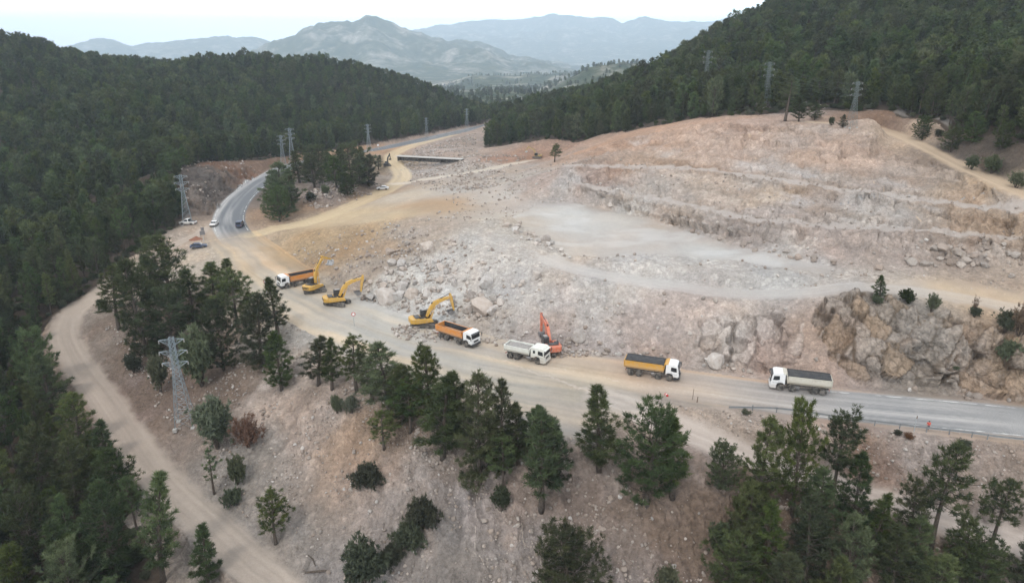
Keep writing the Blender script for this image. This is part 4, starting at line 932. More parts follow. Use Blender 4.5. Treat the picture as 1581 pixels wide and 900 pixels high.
for i, a in enumerate([
 ('wide1', 1222, 792, 621, 90, 'tallest dark pine of the bottom right grove, in front of the guard rail'),
 ('full1', 1168, 795, 644, 88, 'broad olive pine left of the tallest one in the bottom right grove'),
 ('top1', 1283, 770, 640, 78, 'pine with a clear stem and rounded head, right of the tallest one in the grove'),
 ('cone2', 1318, 812, 699, 88, 'conical green pine right of the clear stemmed one, standing lower in the grove'),
 ('top2', 1438, 845, 684, 108, 'large greyish open pine standing out towards the road, right part of the grove'),
 ('top3', 1396, 850, 738, 70, 'bluish pine overlapping the left side of the large greyish open pine'),
 ('top2', 1532, 845, 738, 84, 'pine with a long leaning bare trunk at the right edge of the photo'),
 ('full1', 1575, 925, 816, 90, 'bushy pine cut by the right edge at the bottom'),
 ('round1', 1505, 925, 846, 90, 'low round pine at the bottom, below the leaning bare trunk'),
 ('full1', 1240, 900, 762, 96, 'full dark pine below the tallest one, in the middle of the grove'),
 ('cone2', 1180, 905, 776, 86, 'dark pine below the broad olive one, left side of the grove'),
 ('wide2', 1125, 925, 836, 90, 'light tipped young pine at the left bottom corner of the grove'),
 ('full1', 1305, 915, 796, 90, 'dark pine in the grove below the conical green one'),
 ('cone1', 1372, 915, 806, 84, 'dark pine at the bottom of the grove, below the bluish one'),
 ('full1', 1440, 930, 852, 90, 'dark pine at the bottom of the grove, below the large greyish open pine'),
 ('wide1', 1150, 855, 742, 78, 'shaded pine at the left margin of the grove, above the light tipped young pine'),
 ('full1', 1255, 850, 720, 84, 'dense dark pine just in front of the tallest one of the grove'),
 ('cone1', 1145, 905, 800, 76, 'dark pine above the light tipped young pine in the grove'),
 ('full1', 1400, 905, 800, 80, 'dark broad pine under the bluish one in the grove'),
 ('wide1', 1480, 900, 800, 80, 'dark pine between the large greyish open pine and the low round pine'),
 ('oak3', 1110, 860, 800, 50, 'grey green leafy bush at the left margin of the grove'),
 ('cone1', 1345, 860, 760, 70, 'slim shaded pine in the gap right of the conical green pine'),
 ('full1', 1205, 960, 850, 96, 'crown of a pine cut by the bottom edge under the left part of the grove'),
 ('cone2', 1290, 960, 862, 90, 'crown of a pine cut by the bottom edge under the middle of the grove')]):
    pine_at(*a, name='bush' if 'oak' in a[0] else 'pine_tree', cat='bush' if 'oak' in a[0] else 'tree', group=G3)
G4 = 'pines of the copse between the lower track and the haul road'
for a in [
 ('wide1', 266, 478, 362, 92, 'tall wide pine at the head of the copse, nearest the parked dark car'),
 ('cone2', 302, 505, 418, 74, 'dense pine in the middle of the copse, in front of the tall wide one'),
 ('full1', 226, 548, 398, 84, 'very dark full pine on the left side of the copse beside the track bend'),
 ('top3', 186, 508, 412, 66, 'outermost left pine of the copse, over the inside of the track bend'),
 ('cone1', 332, 482, 402, 72, 'pine of the copse standing at the edge of the dusty loading place'),
 ('top1', 366, 512, 426, 62, 'sparser pine on the right side of the copse with grey dry twigs'),
 ('full1', 404, 566, 452, 74, 'dark double crowned pine at the right end of the copse below the road sign'),
 ('slim1', 431, 520, 428, 50, 'narrow pine at the rim, hiding the front of the orange tipper cab'),
 ('round1', 346, 572, 474, 66, 'dull green round pine below the sparser one in the copse'),
 ('oak3', 312, 596, 492, 74, 'grey green evergreen tree just above the round dark bush, right of the nearest pylon'),
 ('oak1', 248, 606, 548, 46, 'dull bush left of the nearest pylon head'),
 ('cone3', 240, 468, 388, 66, 'pine at the back of the copse on its upper left'),
 ('cone1', 352, 452, 398, 56, 'young pine at the back right of the copse, against the pale dust'),
 ('top2', 208, 478, 402, 60, 'flat crowned pine behind the outermost left pine of the copse'),
 ('wide2', 268, 542, 452, 78, 'spreading dark pine in the lower middle of the copse'),
 ('oak2', 160, 482, 462, 26, 'small bush on the inner rim of the track bend'),
 ('cone2', 386, 500, 452, 50, 'pine behind the dark double crowned one in the copse'),
 ('oak2', 206, 575, 548, 40, 'low bush at the bottom left of the copse beside the track')]:
    pine_at(*a, name='bush' if 'oak' in a[0] else 'pine_tree', cat='bush' if 'oak' in a[0] else 'tree', group=G4)
G5 = 'pines on the wooded knoll inside the asphalt bend'
for a in [
 ('full1', 436, 330, 250, 66, 'largest olive pine of the knoll, next to the asphalt bend'),
 ('round1', 432, 342, 292, 44, 'short grey green pine at the lower left corner of the knoll'),
 ('wide1', 486, 292, 238, 50, 'rounded pine of the knoll above the grey rock heap'),
 ('cone1', 462, 282, 232, 40, 'pine behind the largest olive one on the knoll'),
 ('cone2', 507, 280, 236, 44, 'dark pine in the middle of the knoll'),
 ('wide2', 544, 290, 226, 62, 'broad olive pine on the right half of the knoll'),
 ('full1', 570, 288, 238, 40, 'dark pine at the right end of the knoll above the parked white car'),
 ('cone3', 525, 268, 224, 40, 'pine at the back of the knoll, middle'),
 ('cone1', 560, 262, 226, 38, 'pine at the back right of the knoll before the far road'),
 ('round1', 536, 302, 272, 34, 'small round pine at the front of the knoll'),
 ('cone3', 585, 262, 240, 26, 'slim pine at the right tip of the knoll by the dark digger'),
 ('oak2', 502, 300, 286, 20, 'small bush growing on the grey rock heap of the knoll'),
 ('oak1', 480, 312, 296, 22, 'bush at the left foot of the grey rock heap'),
 ('top1', 478, 268, 226, 36, 'pine at the back left of the knoll'),
 ('cone2', 452, 318, 262, 40, 'olive pine touching the right side of the largest one on the knoll'),
 ('full1', 424, 318, 262, 40, 'olive pine touching the left side of the largest one on the knoll'),
 ('wide1', 520, 290, 242, 44, 'wide pine beside the dark one in the middle of the knoll'),
 ('full1', 556, 284, 240, 44, 'dense pine between the broad olive one and the right end of the knoll'),
 ('wide2', 494, 270, 228, 44, 'wide pine at the back of the knoll, behind the rounded one')]:
    pine_at(*a, name='bush' if 'oak' in a[0] else 'pine_tree', cat='bush' if 'oak' in a[0] else 'tree', group=G5)
for a in [
 ('slim1', 1357, 467, 425, 34, 'little pine standing on the brink of the rock face', 'pine_tree', 'tree'),
 ('oak2', 1352, 472, 456, 26, 'dark bush at the foot of the little pine on the brink', 'bush', 'bush'),
 ('green', 1398, 466, 449, 32, 'bright green bush on the brink of the rock face', 'bush', 'bush'),
 ('sage', 1437, 482, 454, 30, 'olive bush on the brink, right of the bright green bush', 'bush', 'bush'),
 ('oak2', 1504, 490, 474, 24, 'dark bush with a bare twig on the brink of the rock face', 'bush', 'bush'),
 ('twig', 1502, 488, 456, 12, 'bare grey twig rising over the dark bush on the brink', 'shrub', 'shrub'),
 ('sage', 1552, 512, 480, 44, 'pale dry shrub near the right end of the brink', 'bush', 'bush'),
 ('dry', 1572, 520, 470, 40, 'reddish leafless shrub at the right edge on the brink', 'bush', 'bush'),
 ('oak2', 1470, 598, 582, 14, 'small bush growing out of the rock face foot', 'bush', 'bush'),
 ('low', 1560, 540, 528, 40, 'dark overhanging scrub on the right part of the brink', 'bush', 'bush'),
 ('oak2', 1283, 194, 181, 14, 'small round shrub left of the cone shaped one below the hilltop pylon', 'bush', 'bush'),
 ('cone2', 1301, 197, 177, 18, 'cone shaped shrub at the foot of the hilltop pylon', 'bush', 'bush'),
 ('sparse', 1212, 190, 122, 44, 'bare trunked thin pine standing on the quarry crest', 'pine_tree', 'tree'),
 ('cone1', 1232, 188, 150, 30, 'dark pine right of the bare trunked one on the quarry crest', 'pine_tree', 'tree'),
 ('cone2', 1258, 186, 158, 26, 'small dark pine below the pale rocks on the quarry crest', 'pine_tree', 'tree'),
 ('round1', 1423, 216, 184, 34, 'round dark shrubby pine beyond the upper track', 'pine_tree', 'tree'),
 ('round1', 1468, 234, 200, 40, 'low wide pine beyond the upper track, right of the round one', 'pine_tree', 'tree'),
 ('top3', 857, 250, 222, 26, 'lone pine with a dark trunk beside the path to the quarry top', 'pine_tree', 'tree')]:
    pine_at(*a)
for a in [
 ('oak1', 1500, 262, 240, 30, 'dark bush on the bank right of the low wide pine', 'bush', 'bush'),
 ('oak3', 1530, 268, 236, 34, 'tall dark bush on the bank above the lower end of the upper track', 'bush', 'bush'),
 ('round1', 1545, 232, 192, 40, 'round pine on the bank above the tall dark bush', 'pine_tree', 'tree'),
 ('full1', 1500, 222, 172, 44, 'full pine on the bank behind the low wide pine', 'pine_tree', 'tree'),
 ('sage', 1568, 290, 266, 36, 'grey bush on the bank at the right edge of the photo', 'bush', 'bush'),
 ('oak2', 1448, 212, 200, 18, 'small bush between the round pine and the low wide pine', 'bush', 'bush')]:
    pine_at(*a)
for a in [
 ('cone2', 84, 642, 545, 84, 'wide dark pine left of the lower track, below its bend'),
 ('full1', 128, 702, 604, 80, 'dark full pine left of the lower track, opposite the nearest pylon'),
 ('slim1', 166, 718, 646, 48, 'slim bright pine at the very edge of the lower track'),
 ('full1', 72, 782, 655, 92, 'tall dense pine at the lower left, behind the yellowish one'),
 ('wide1', 128, 802, 682, 88, 'bright green pine at the lower left beside the slim track side pine'),
 ('wide2', 62, 882, 765, 84, 'yellowish green pine at the bottom left'),
 ('full1', 178, 905, 742, 108, 'biggest bright pine of the bottom left, left of the bare trunked pine by the track'),
 ('cone1', 112, 915, 800, 80, 'dark pine at the bottom left between the yellowish and the biggest bright pine'),
 ('full1', 18, 812, 690, 80, 'dark pine cut by the left edge above the yellowish one'),
 ('top1', 24, 720, 612, 76, 'dark pine cut by the left edge below the track bend'),
 ('cone1', 30, 930, 838, 84, 'pine crown in the bottom left corner')]:
    pine_at(*a, group='pines between the lower track and the left edge')
random.seed(9)
# ------------------------------------------------------------------ the woods: every trunk on a jittered net
_pt = PT(1189, 96, 186); PYLON_SPOT = (_pt[0], _pt[1], 4.0)
def net(poly, sp, seed):
    rng = np.random.default_rng(seed); xs = [p[0] for p in poly]; ys = [p[1] for p in poly]
    gx, gy = np.meshgrid(np.arange(max(min(xs), -560), min(max(xs), 420), sp), np.arange(max(min(ys), 30), min(max(ys), 665), sp))
    gx = gx + rng.uniform(-.46, .46, gx.shape) * sp; gy = gy + rng.uniform(-.46, .46, gy.shape) * sp
    gx, gy = gx.ravel(), gy.ravel(); m = inpoly(gx, gy, poly) & (np.abs(np.degrees(np.arctan2(gx, gy))) < 50); gx, gy = gx[m], gy[m]
    o = line_at('road', gx, gy)[0]; t = line_at('track', gx, gy)[0]; u = line_at('upper', gx, gy)[0]
    dens = fbm(np.stack([gx, gy], -1) / 26, 3, seed + 5)
    m = (o > 7.0) & (t > 3.7) & (u > 4.2) & (rng.random(len(gx)) < np.clip(1.02 + .9 * dens, .55, 1))
    # rocky clearings on the right hill
    for px, py, r in [(1240, 172, 9), (1135, 122, 6), (1215, 158, 5)]:
        h = hit(px, py)
        if h: m &= np.hypot(gx - h[0], gy - h[1]) > r
    gx, gy = gx[m], gy[m]
    tx = np.array(TREES); keep = np.ones(len(gx), bool)
    for x, y, r in list(tx) + [PYLON_SPOT]: keep &= np.hypot(gx - x, gy - y) > max(1.6, r * .8)
    return gx[keep], gy[keep]
def seen(x, y, z, h):
    """is the top of the tree inside the frame, with open ground between"""
    px, py, dep = project(x, y, z + h * .8)
    if not (-20 < px < 1600 and -30 < py < 930): return False
    t = np.linspace(.1, .97, 40); zz = CAM_Z + (z + h * .8 - CAM_Z) * t
    return bool(np.all(hgt(x * t, y * t) < zz + .5))
cand = []
for nm, poly, sp, seed in (('left', W_LEFT, 3.8, 1), ('right', W_RIGHT, 3.9, 2)):
    x, y = net(poly, sp, seed)
    if nm == 'right': x2, y2 = net([(95.5, 186), (95.5, 130), (100, 104), (112, 92), (135, 110), (120, 186)], 3.0, 7); x, y = np.r_[x, x2], np.r_[y, y2]
    z = hgt(x, y)
    for i in range(len(x)): cand.append((math.hypot(x[i], y[i]), x[i], y[i], z[i], nm))
cand.sort()
rng = np.random.default_rng(77)
NAMED = 300 - sum(1 for o in COL.objects if o.parent is None and o.name.startswith('pine_tree'))
FORMS = dict(slender=['slim1', 'cone3', 'slim2'], conical=['cone1', 'cone2'], broad=['wide1', 'full1', 'wide2'], bare=['top1', 'top3', 'top2'])
WORD = dict(slender='slender', conical='conical', broad='broad full crowned', bare='bare stemmed open crowned')
rest = []; made = 0; protos = {}
for d, x, y, z, nm in cand:
    kind = str(rng.choice(['slender', 'conical', 'broad', 'bare'], p=[.25, .3, .3, .15])); form = str(rng.choice(FORMS[kind])); h = float(rng.uniform(5.5, 10.8))
    if rng.random() < .16: h *= .65
    if made < NAMED and d < 260 and seen(x, y, z, h):
        gz = ground_z(x, y); px, py, dep = project(x, y, gz)
        size = 'small' if h < 7 else ('tall' if h > 9.8 else 'middle sized')
        if nm == 'left':
            zone = 'beside the lower track' if line_at('track', np.array([x]), np.array([y]))[0][0] < 14 else ('in the gully wood left of the lower track' if y < 118 else ('on the foot of the left hillside' if y < 170 else 'on the left hillside above the road bend'))
        else:
            zone = 'on the bank beyond the upper track' if y < 150 else ('just behind the quarry crest' if x < 75 else 'on the right hillside above the hilltop pylon')
        key = form
        if key not in protos:
            r0 = plant(PINES[form], x, y, gz - .15, h, 'pine_tree', '', 'tree'); protos[key] = r0; r = r0
        else:
            r = protos[key].copy(); COL.objects.link(r)
            for ch in protos[key].children:
                c = ch.copy(); COL.objects.link(c); c.parent = r
            r.location = (x, y, gz - .15); s = h / 10; sw = s * float(rng.uniform(.85, 1.2)); r.scale = (sw, sw, s)
            r.rotation_euler = (0, 0, float(rng.uniform(0, 6.28))); TREES.append((x, y, 2))
        tag(r, '%s %s pine %s' % (size, WORD[kind], zone), 'tree', '%s %s pines %s' % (size, WORD[kind], zone)); made += 1
    else: rest.append((x, y, z - .2, h, nm))

# ------------------------------------------------------------------ the woods beyond: one object per wood, trees set out by geometry nodes
def scatter(name, pos, scl, rot, pick, meshes, label=None, rotx=None):
    me = D.meshes.new(name); me.from_pydata([tuple(map(float, p)) for p in pos], [], [])
    a = me.attributes.new('scl', 'FLOAT_VECTOR', 'POINT'); a.data.foreach_set('vector', np.asarray(scl, np.float32).ravel())
    rv = np.zeros((len(pos), 3), np.float32); rv[:, 2] = rot
    if rotx is not None: rv[:, :2] = rotx
    a = me.attributes.new('rot', 'FLOAT_VECTOR', 'POINT'); a.data.foreach_set('vector', rv.ravel())
    a = me.attributes.new('pick', 'INT', 'POINT'); a.data.foreach_set('value', np.asarray(pick, np.int32))
    o = D.objects.new(name, me); COL.objects.link(o)
    ng = D.node_groups.new(name, 'GeometryNodeTree')
    ng.interface.new_socket('Geometry', in_out='INPUT', socket_type='NodeSocketGeometry'); ng.interface.new_socket('Geometry', in_out='OUTPUT', socket_type='NodeSocketGeometry')
    gi, go = ng.nodes.new('NodeGroupInput'), ng.nodes.new('NodeGroupOutput')
    iop = ng.nodes.new('GeometryNodeInstanceOnPoints'); g2 = ng.nodes.new('GeometryNodeGeometryToInstance')
    for m in reversed(meshes):
        so = D.objects.new(name + '_source', m); oi = ng.nodes.new('GeometryNodeObjectInfo'); oi.inputs['Object'].default_value = so; oi.inputs['As Instance'].default_value = False
        ng.links.new(oi.outputs['Geometry'], g2.inputs[0])
    def at(nm, ty):
        n = ng.nodes.new('GeometryNodeInputNamedAttribute'); n.data_type = ty; n.inputs[0].default_value = nm; return n.outputs[0]
    ng.links.new(gi.outputs[0], iop.inputs['Points']); ng.links.new(g2.outputs[0], iop.inputs['Instance']); iop.inputs['Pick Instance'].default_value = True
    ng.links.new(at('pick', 'INT'), iop.inputs['Instance Index']); ng.links.new(at('scl', 'FLOAT_VECTOR'), iop.inputs['Scale'])
    e2r = ng.nodes.new('FunctionNodeEulerToRotation'); ng.links.new(at('rot', 'FLOAT_VECTOR'), e2r.inputs[0]); ng.links.new(e2r.outputs[0], iop.inputs['Rotation'])
    ng.links.new(iop.outputs[0], go.inputs[0])
    md = o.modifiers.new('scatter', 'NODES'); md.node_group = ng
    return tag(o, label, kind='stuff')
def whole_tree(seed, *a, leaf=None):
    TV, TF, CV, CF, CT = grow_pine(seed, *a, hi=False)
    tf = np.array([[f[0], f[1], f[2]] for f in TF] + [[f[0], f[2], f[3]] for f in TF if len(f) == 4])
    V = np.concatenate([TV, CV]); Fa = np.concatenate([tf, CF + len(TV)]); me = raw_mesh('wood_tree', V, Fa, (bark, leaf or NEEDLE), mat_idx=np.r_[np.zeros(len(tf)), np.ones(len(CF))])
    fattr(me, 'tint', np.r_[np.zeros(len(TV)), CT]); return me
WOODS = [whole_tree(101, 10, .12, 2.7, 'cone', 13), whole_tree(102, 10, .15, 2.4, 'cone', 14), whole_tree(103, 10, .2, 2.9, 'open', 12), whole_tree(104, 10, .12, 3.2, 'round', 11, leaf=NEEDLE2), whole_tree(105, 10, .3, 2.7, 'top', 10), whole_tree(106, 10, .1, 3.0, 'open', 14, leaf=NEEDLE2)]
for nm, label in (('left', 'dark pine wood covering the left hillside'), ('right', 'dark pine wood covering the right hillside')):
    q = np.array([(x, y, z, h) for x, y, z, h, n_ in rest if n_ == nm]); n = len(q)
    s = q[:, 3] / 10; sw = s * rng.uniform(.85, 1.2, n)
    scatter('pine_wood', q[:, :3], np.stack([sw, sw, s], -1), rng.uniform(0, 6.28, n), rng.integers(0, 6, n), WOODS, label)
# undergrowth on the wood floor near the viewer
ux, uy = rng.uniform(-200, 200, 26000), rng.uniform(45, 300, 26000)
um = in_wood(ux, uy) & (line_at('track', ux, uy)[0] > 3.4) & (line_at('road', ux, uy)[0] > 6.5) & (line_at('upper', ux, uy)[0] > 3.6) & (np.abs(np.degrees(np.arctan2(ux, uy))) < 48) & (rng.random(26000) < .5)
ux, uy = ux[um], uy[um]; n = len(ux); us_ = rng.uniform(.35, .95, n)
scatter('undergrowth', np.stack([ux, uy, np.array([ground_z(a, c) for a, c in zip(ux, uy)]) - .1], -1), np.stack([us_, us_, us_ * rng.uniform(.6, 1.1, n)], -1), rng.uniform(0, 6.28, n), rng.integers(0, 4, n), [BUSH['low'].crown, BUSH['oak2'].crown, BUSH['sage'].crown, BUSH['green'].crown], 'low scrub on the floor of the pine woods')
# scattered trees on the near far hills
fx, fy, fzz, fh = [], [], [], []
for i in range(3400):
    a = R(rng.uniform(-6, 20)); r_ = rng.uniform(700, 2600); x, y = math.sin(a) * r_, math.cos(a) * r_
    if vnoise(np.array([[x / 70, y / 70]]), 5)[0] < .52: continue
    fx.append(x); fy.append(y); fzz.append(far_z(x, y) - .3); fh.append(rng.uniform(5, 9))
fh = np.array(fh) / 10; n = len(fx)
scatter('open_woodland', np.stack([fx, fy, fzz], -1), np.stack([fh * 1.3, fh * 1.3, fh], -1), rng.uniform(0, 6.28, n), rng.integers(0, 6, n), WOODS, 'scattered trees on the sunlit hills beyond the valley')
print('trees named', made, 'in woods', len(rest))
# ------------------------------------------------------------------ shape helpers for machines
import bmesh
S = 0.86      # all man-made things share the scale that the camera height sets
def paint(name, col, dirt=.35, rough=.45, metal=0.0, dcol=(.42, .38, .33), lowz=None):
    """paint with road dust: blotches everywhere, a thicker film low down"""
    m, nt, b = mat(name); L = nt.links
    tc = N(nt, 'ShaderNodeTexCoord'); nz = N(nt, 'ShaderNodeTexNoise', i_Scale=2.2, i_Detail=7.0, i_Roughness=.65); L.new(tc.outputs['Object'], nz.inputs['Vector'])
    f = mrange(nt, nz.outputs[0], .42, .75, 0, dirt)
    if lowz:
        sx = N(nt, 'ShaderNodeSeparateXYZ'); L.new(tc.outputs['Object'], sx.inputs[0])
        g = mth(nt, 'ADD', mrange(nt, sx.outputs[2], lowz[1], lowz[0], 0, .75), mth(nt, 'MULTIPLY', mth(nt, 'SUBTRACT', nz.outputs[0], .5), .5), True)
        f = mth(nt, 'MAXIMUM', f, g)
    L.new(mixc(nt, f, col, dcol), b.inputs['Base Color'])
    L.new(mrange(nt, f, 0, 1, rough, .9), b.inputs['Roughness']); b.inputs['Metallic'].default_value = metal
    return m
M = dict(
    orange=paint('orange_paint', (.62, .23, .03), .5, lowz=(1.0, 2.2)), yellow=paint('yellow_paint', (.56, .29, .03), .5, lowz=(1.0, 2.3)), cream=paint('cream_paint', (.56, .54, .47), .5, dcol=(.34, .28, .20), lowz=(1.1, 2.4)),
    white=paint('white_paint', (.74, .75, .75), .22, lowz=(.5, 1.3)), digger=paint('digger_yellow', (.54, .31, .045), .45, lowz=(-1, .4)), red=paint('digger_red', (.54, .13, .06), .6, lowz=(-1, .4)), offwhite=paint('off_white_paint', (.66, .67, .62), .35, lowz=(.6, 2.2)),
    dark=paint('dark_plastic', (.026, .028, .031), .15), chassis=paint('dusty_chassis', (.06, .058, .055), .8), rubber=paint('tyre_rubber', (.03, .029, .028), .6, .85), rim=paint('dusty_rim', (.24, .23, .22), .6),
    steel=paint('worn_steel', (.20, .20, .21), .5, .4, .6), track=paint('track_steel', (.075, .072, .07), .7, .6, .3), galv=paint('galvanised', (.42, .45, .47), .1, .5, .4), tarp=paint('tarpaulin', (.028, .03, .034), .12, .7), blue=paint('dark_blue_paint', (.03, .05, .10), .2), silver=paint('silver_paint', (.55, .56, .57), .15, .35, .3),
    load=paint('gravel_load', (.26, .25, .24), .6, .95), timber=paint('weathered_timber', (.16, .11, .08), .4, .9), signred=paint('sign_red', (.50, .03, .03), .1), signwhite=paint('sign_white', (.75, .75, .74), .15), concrete=paint('concrete', (.40, .39, .37), .4, .9), pylon_dark=paint('weathered_pylon_steel', (.13, .16, .16), .1, .5, .2), pylon=paint('pylon_steel', (.23, .275, .30), .1, .5, .35), darkrail=paint('rail_steel', (.22, .235, .245), .4, .5, .4))
glass, nt, b = mat('dark_glass'); b.inputs['Base Color'].default_value = (.018, .022, .026, 1); b.inputs['Roughness'].default_value = .08; b.inputs['Specular IOR Level'].default_value = .6
lampm, nt, b = mat('headlamp_glass'); b.inputs['Base Color'].default_value = (.6, .62, .62, 1); b.inputs['Roughness'].default_value = .1
redl, nt, b = mat('tail_lamp'); b.inputs['Base Color'].default_value = (.35, .02, .015, 1); b.inputs['Roughness'].default_value = .25

class MB:
    def __init__(s): s.bm = bmesh.new()
    def box(s, c, d, bev=.02, rot=None):
        g = bmesh.ops.create_cube(s.bm, size=1.0); vs_ = g['verts']
        for v in vs_: v.co = Vector((v.co.x * d[0], v.co.y * d[1], v.co.z * d[2]))
        if bev: 
            e = list({e for v in vs_ for e in v.link_edges}); r = bmesh.ops.bevel(s.bm, geom=e, offset=min(bev, min(d) * .4), segments=1, affect='EDGES'); vs_ = list({v for f in r['faces'] for v in f.verts} | {v for v in vs_ if v.is_valid})
        if rot is not None:
            for v in vs_: v.co = rot @ v.co
        for v in vs_: v.co += Vector(c)
        return s
    def prism(s, prof, a0, a1, axis='y', bev=0.0):
        """a closed outline extruded along an axis; prof in the other two coordinates (x,z), (y,z) or (x,y)"""
        f = {'y': lambda p, t: (p[0], t, p[1]), 'x': lambda p, t: (t, p[0], p[1]), 'z': lambda p, t: (p[0], p[1], t)}[axis]
        A = [s.bm.verts.new(f(p, a0)) for p in prof]; B = [s.bm.verts.new(f(p, a1)) for p in prof]; n = len(prof); fs = [s.bm.faces.new(A[::-1]), s.bm.faces.new(B)]
        for i in range(n): fs.append(s.bm.faces.new((A[i], A[(i + 1) % n], B[(i + 1) % n], B[i])))
        bmesh.ops.recalc_face_normals(s.bm, faces=fs)
        if bev:
            ed = list({e for q in fs[:2] for e in q.edges}); bmesh.ops.bevel(s.bm, geom=ed, offset=bev, segments=1, affect='EDGES')
        return s
    def bar(s, p, q, r, n=6, r2=None):
        V, F = [], []; tube(V, F, [p, q], [r, r if r2 is None else r2], n); vs_ = [s.bm.verts.new(v) for v in V]
        for f in F: s.bm.faces.new([vs_[i] for i in f])
        return s
    def path(s, pts, r, n=6):
        V, F = [], []; tube(V, F, pts, [r] * len(pts), n); vs_ = [s.bm.verts.new(v) for v in V]
        for f in F: s.bm.faces.new([vs_[i] for i in f])
        return s
    def lathe(s, prof, c, n=18, axis='y'):
        """prof: (radius, along axis)"""
        rings = []
        for k in range(n):
            a = 2 * math.pi * k / n; rings.append([s.bm.verts.new((c[0] + r * math.cos(a), c[1] + t, c[2] + r * math.sin(a)) if axis == 'y' else (c[0] + r * math.cos(a), c[1] + r * math.sin(a), c[2] + t)) for r, t in prof])
        m = len(prof)
        for k in range(n):
            A, B = rings[k], rings[(k + 1) % n]
            for i in range(m - 1): s.bm.faces.new((A[i], A[i + 1], B[i + 1], B[i]))
        s.bm.faces.new([r[0] for r in rings]); s.bm.faces.new([r[-1] for r in rings][::-1])
        return s
    def build(s, name, m, parent=None, smooth=False):
        me = D.meshes.new(name); bmesh.ops.recalc_face_normals(s.bm, faces=s.bm.faces); s.bm.to_mesh(me); s.bm.free(); me.materials.append(m)
        if smooth: me.polygons.foreach_set('use_smooth', [True] * len(me.polygons))
        return link(D.objects.new(name, me), parent)
def seated(px, py, heading, name, scale=S, z=None, dz=0.0):
    h = hit(px, py) if z is None else P(px, py, z)
    zz = ground_z(h[0], h[1]) if z is None else z
    e_ = empty(name, (h[0], h[1], zz + dz), R(heading)); e_.scale = (scale,) * 3
    return e_

def wheel(root, x, y, r=.52, w=.30, out=1):
    t = MB(); h = w / 2
    t.lathe([(r * .56, -h), (r * .93, -h), (r, -h * .8), (r, h * .8), (r * .93, h), (r * .56, h)], (x, y, r), 20)
    wt = t.build('wheel', M['rubber'], root)
    rm = MB(); o = out
    rm.lathe([(r * .57, -h * .6), (r * .57, h * .92), (r * .50, h * .92), (r * .42, h * .35), (r * .20, h * .4), (r * .18, h * .9), (.02, h * .95)] if o > 0 else [(.02, -h * .95), (r * .18, -h * .9), (r * .20, -h * .4), (r * .42, -h * .35), (r * .50, -h * .92), (r * .57, -h * .92), (r * .57, h * .6)], (x, y, r), 16)
    rm.build('rim', M['rim'], wt)
def lettering(text, m, parent, size, loc, rot, name='lettering'):
    c = D.curves.new(name, 'FONT'); c.body = text; c.size = size; c.align_x = 'CENTER'; c.align_y = 'CENTER'; c.extrude = .012; c.offset = .035; c.space_character = 1.12; c.materials.append(m)
    to = D.objects.new(name, c); me = D.meshes.new_from_object(to); D.objects.remove(to)
    o = D.objects.new(name, me); link(o, parent); o.location = loc; o.rotation_euler = rot; return o

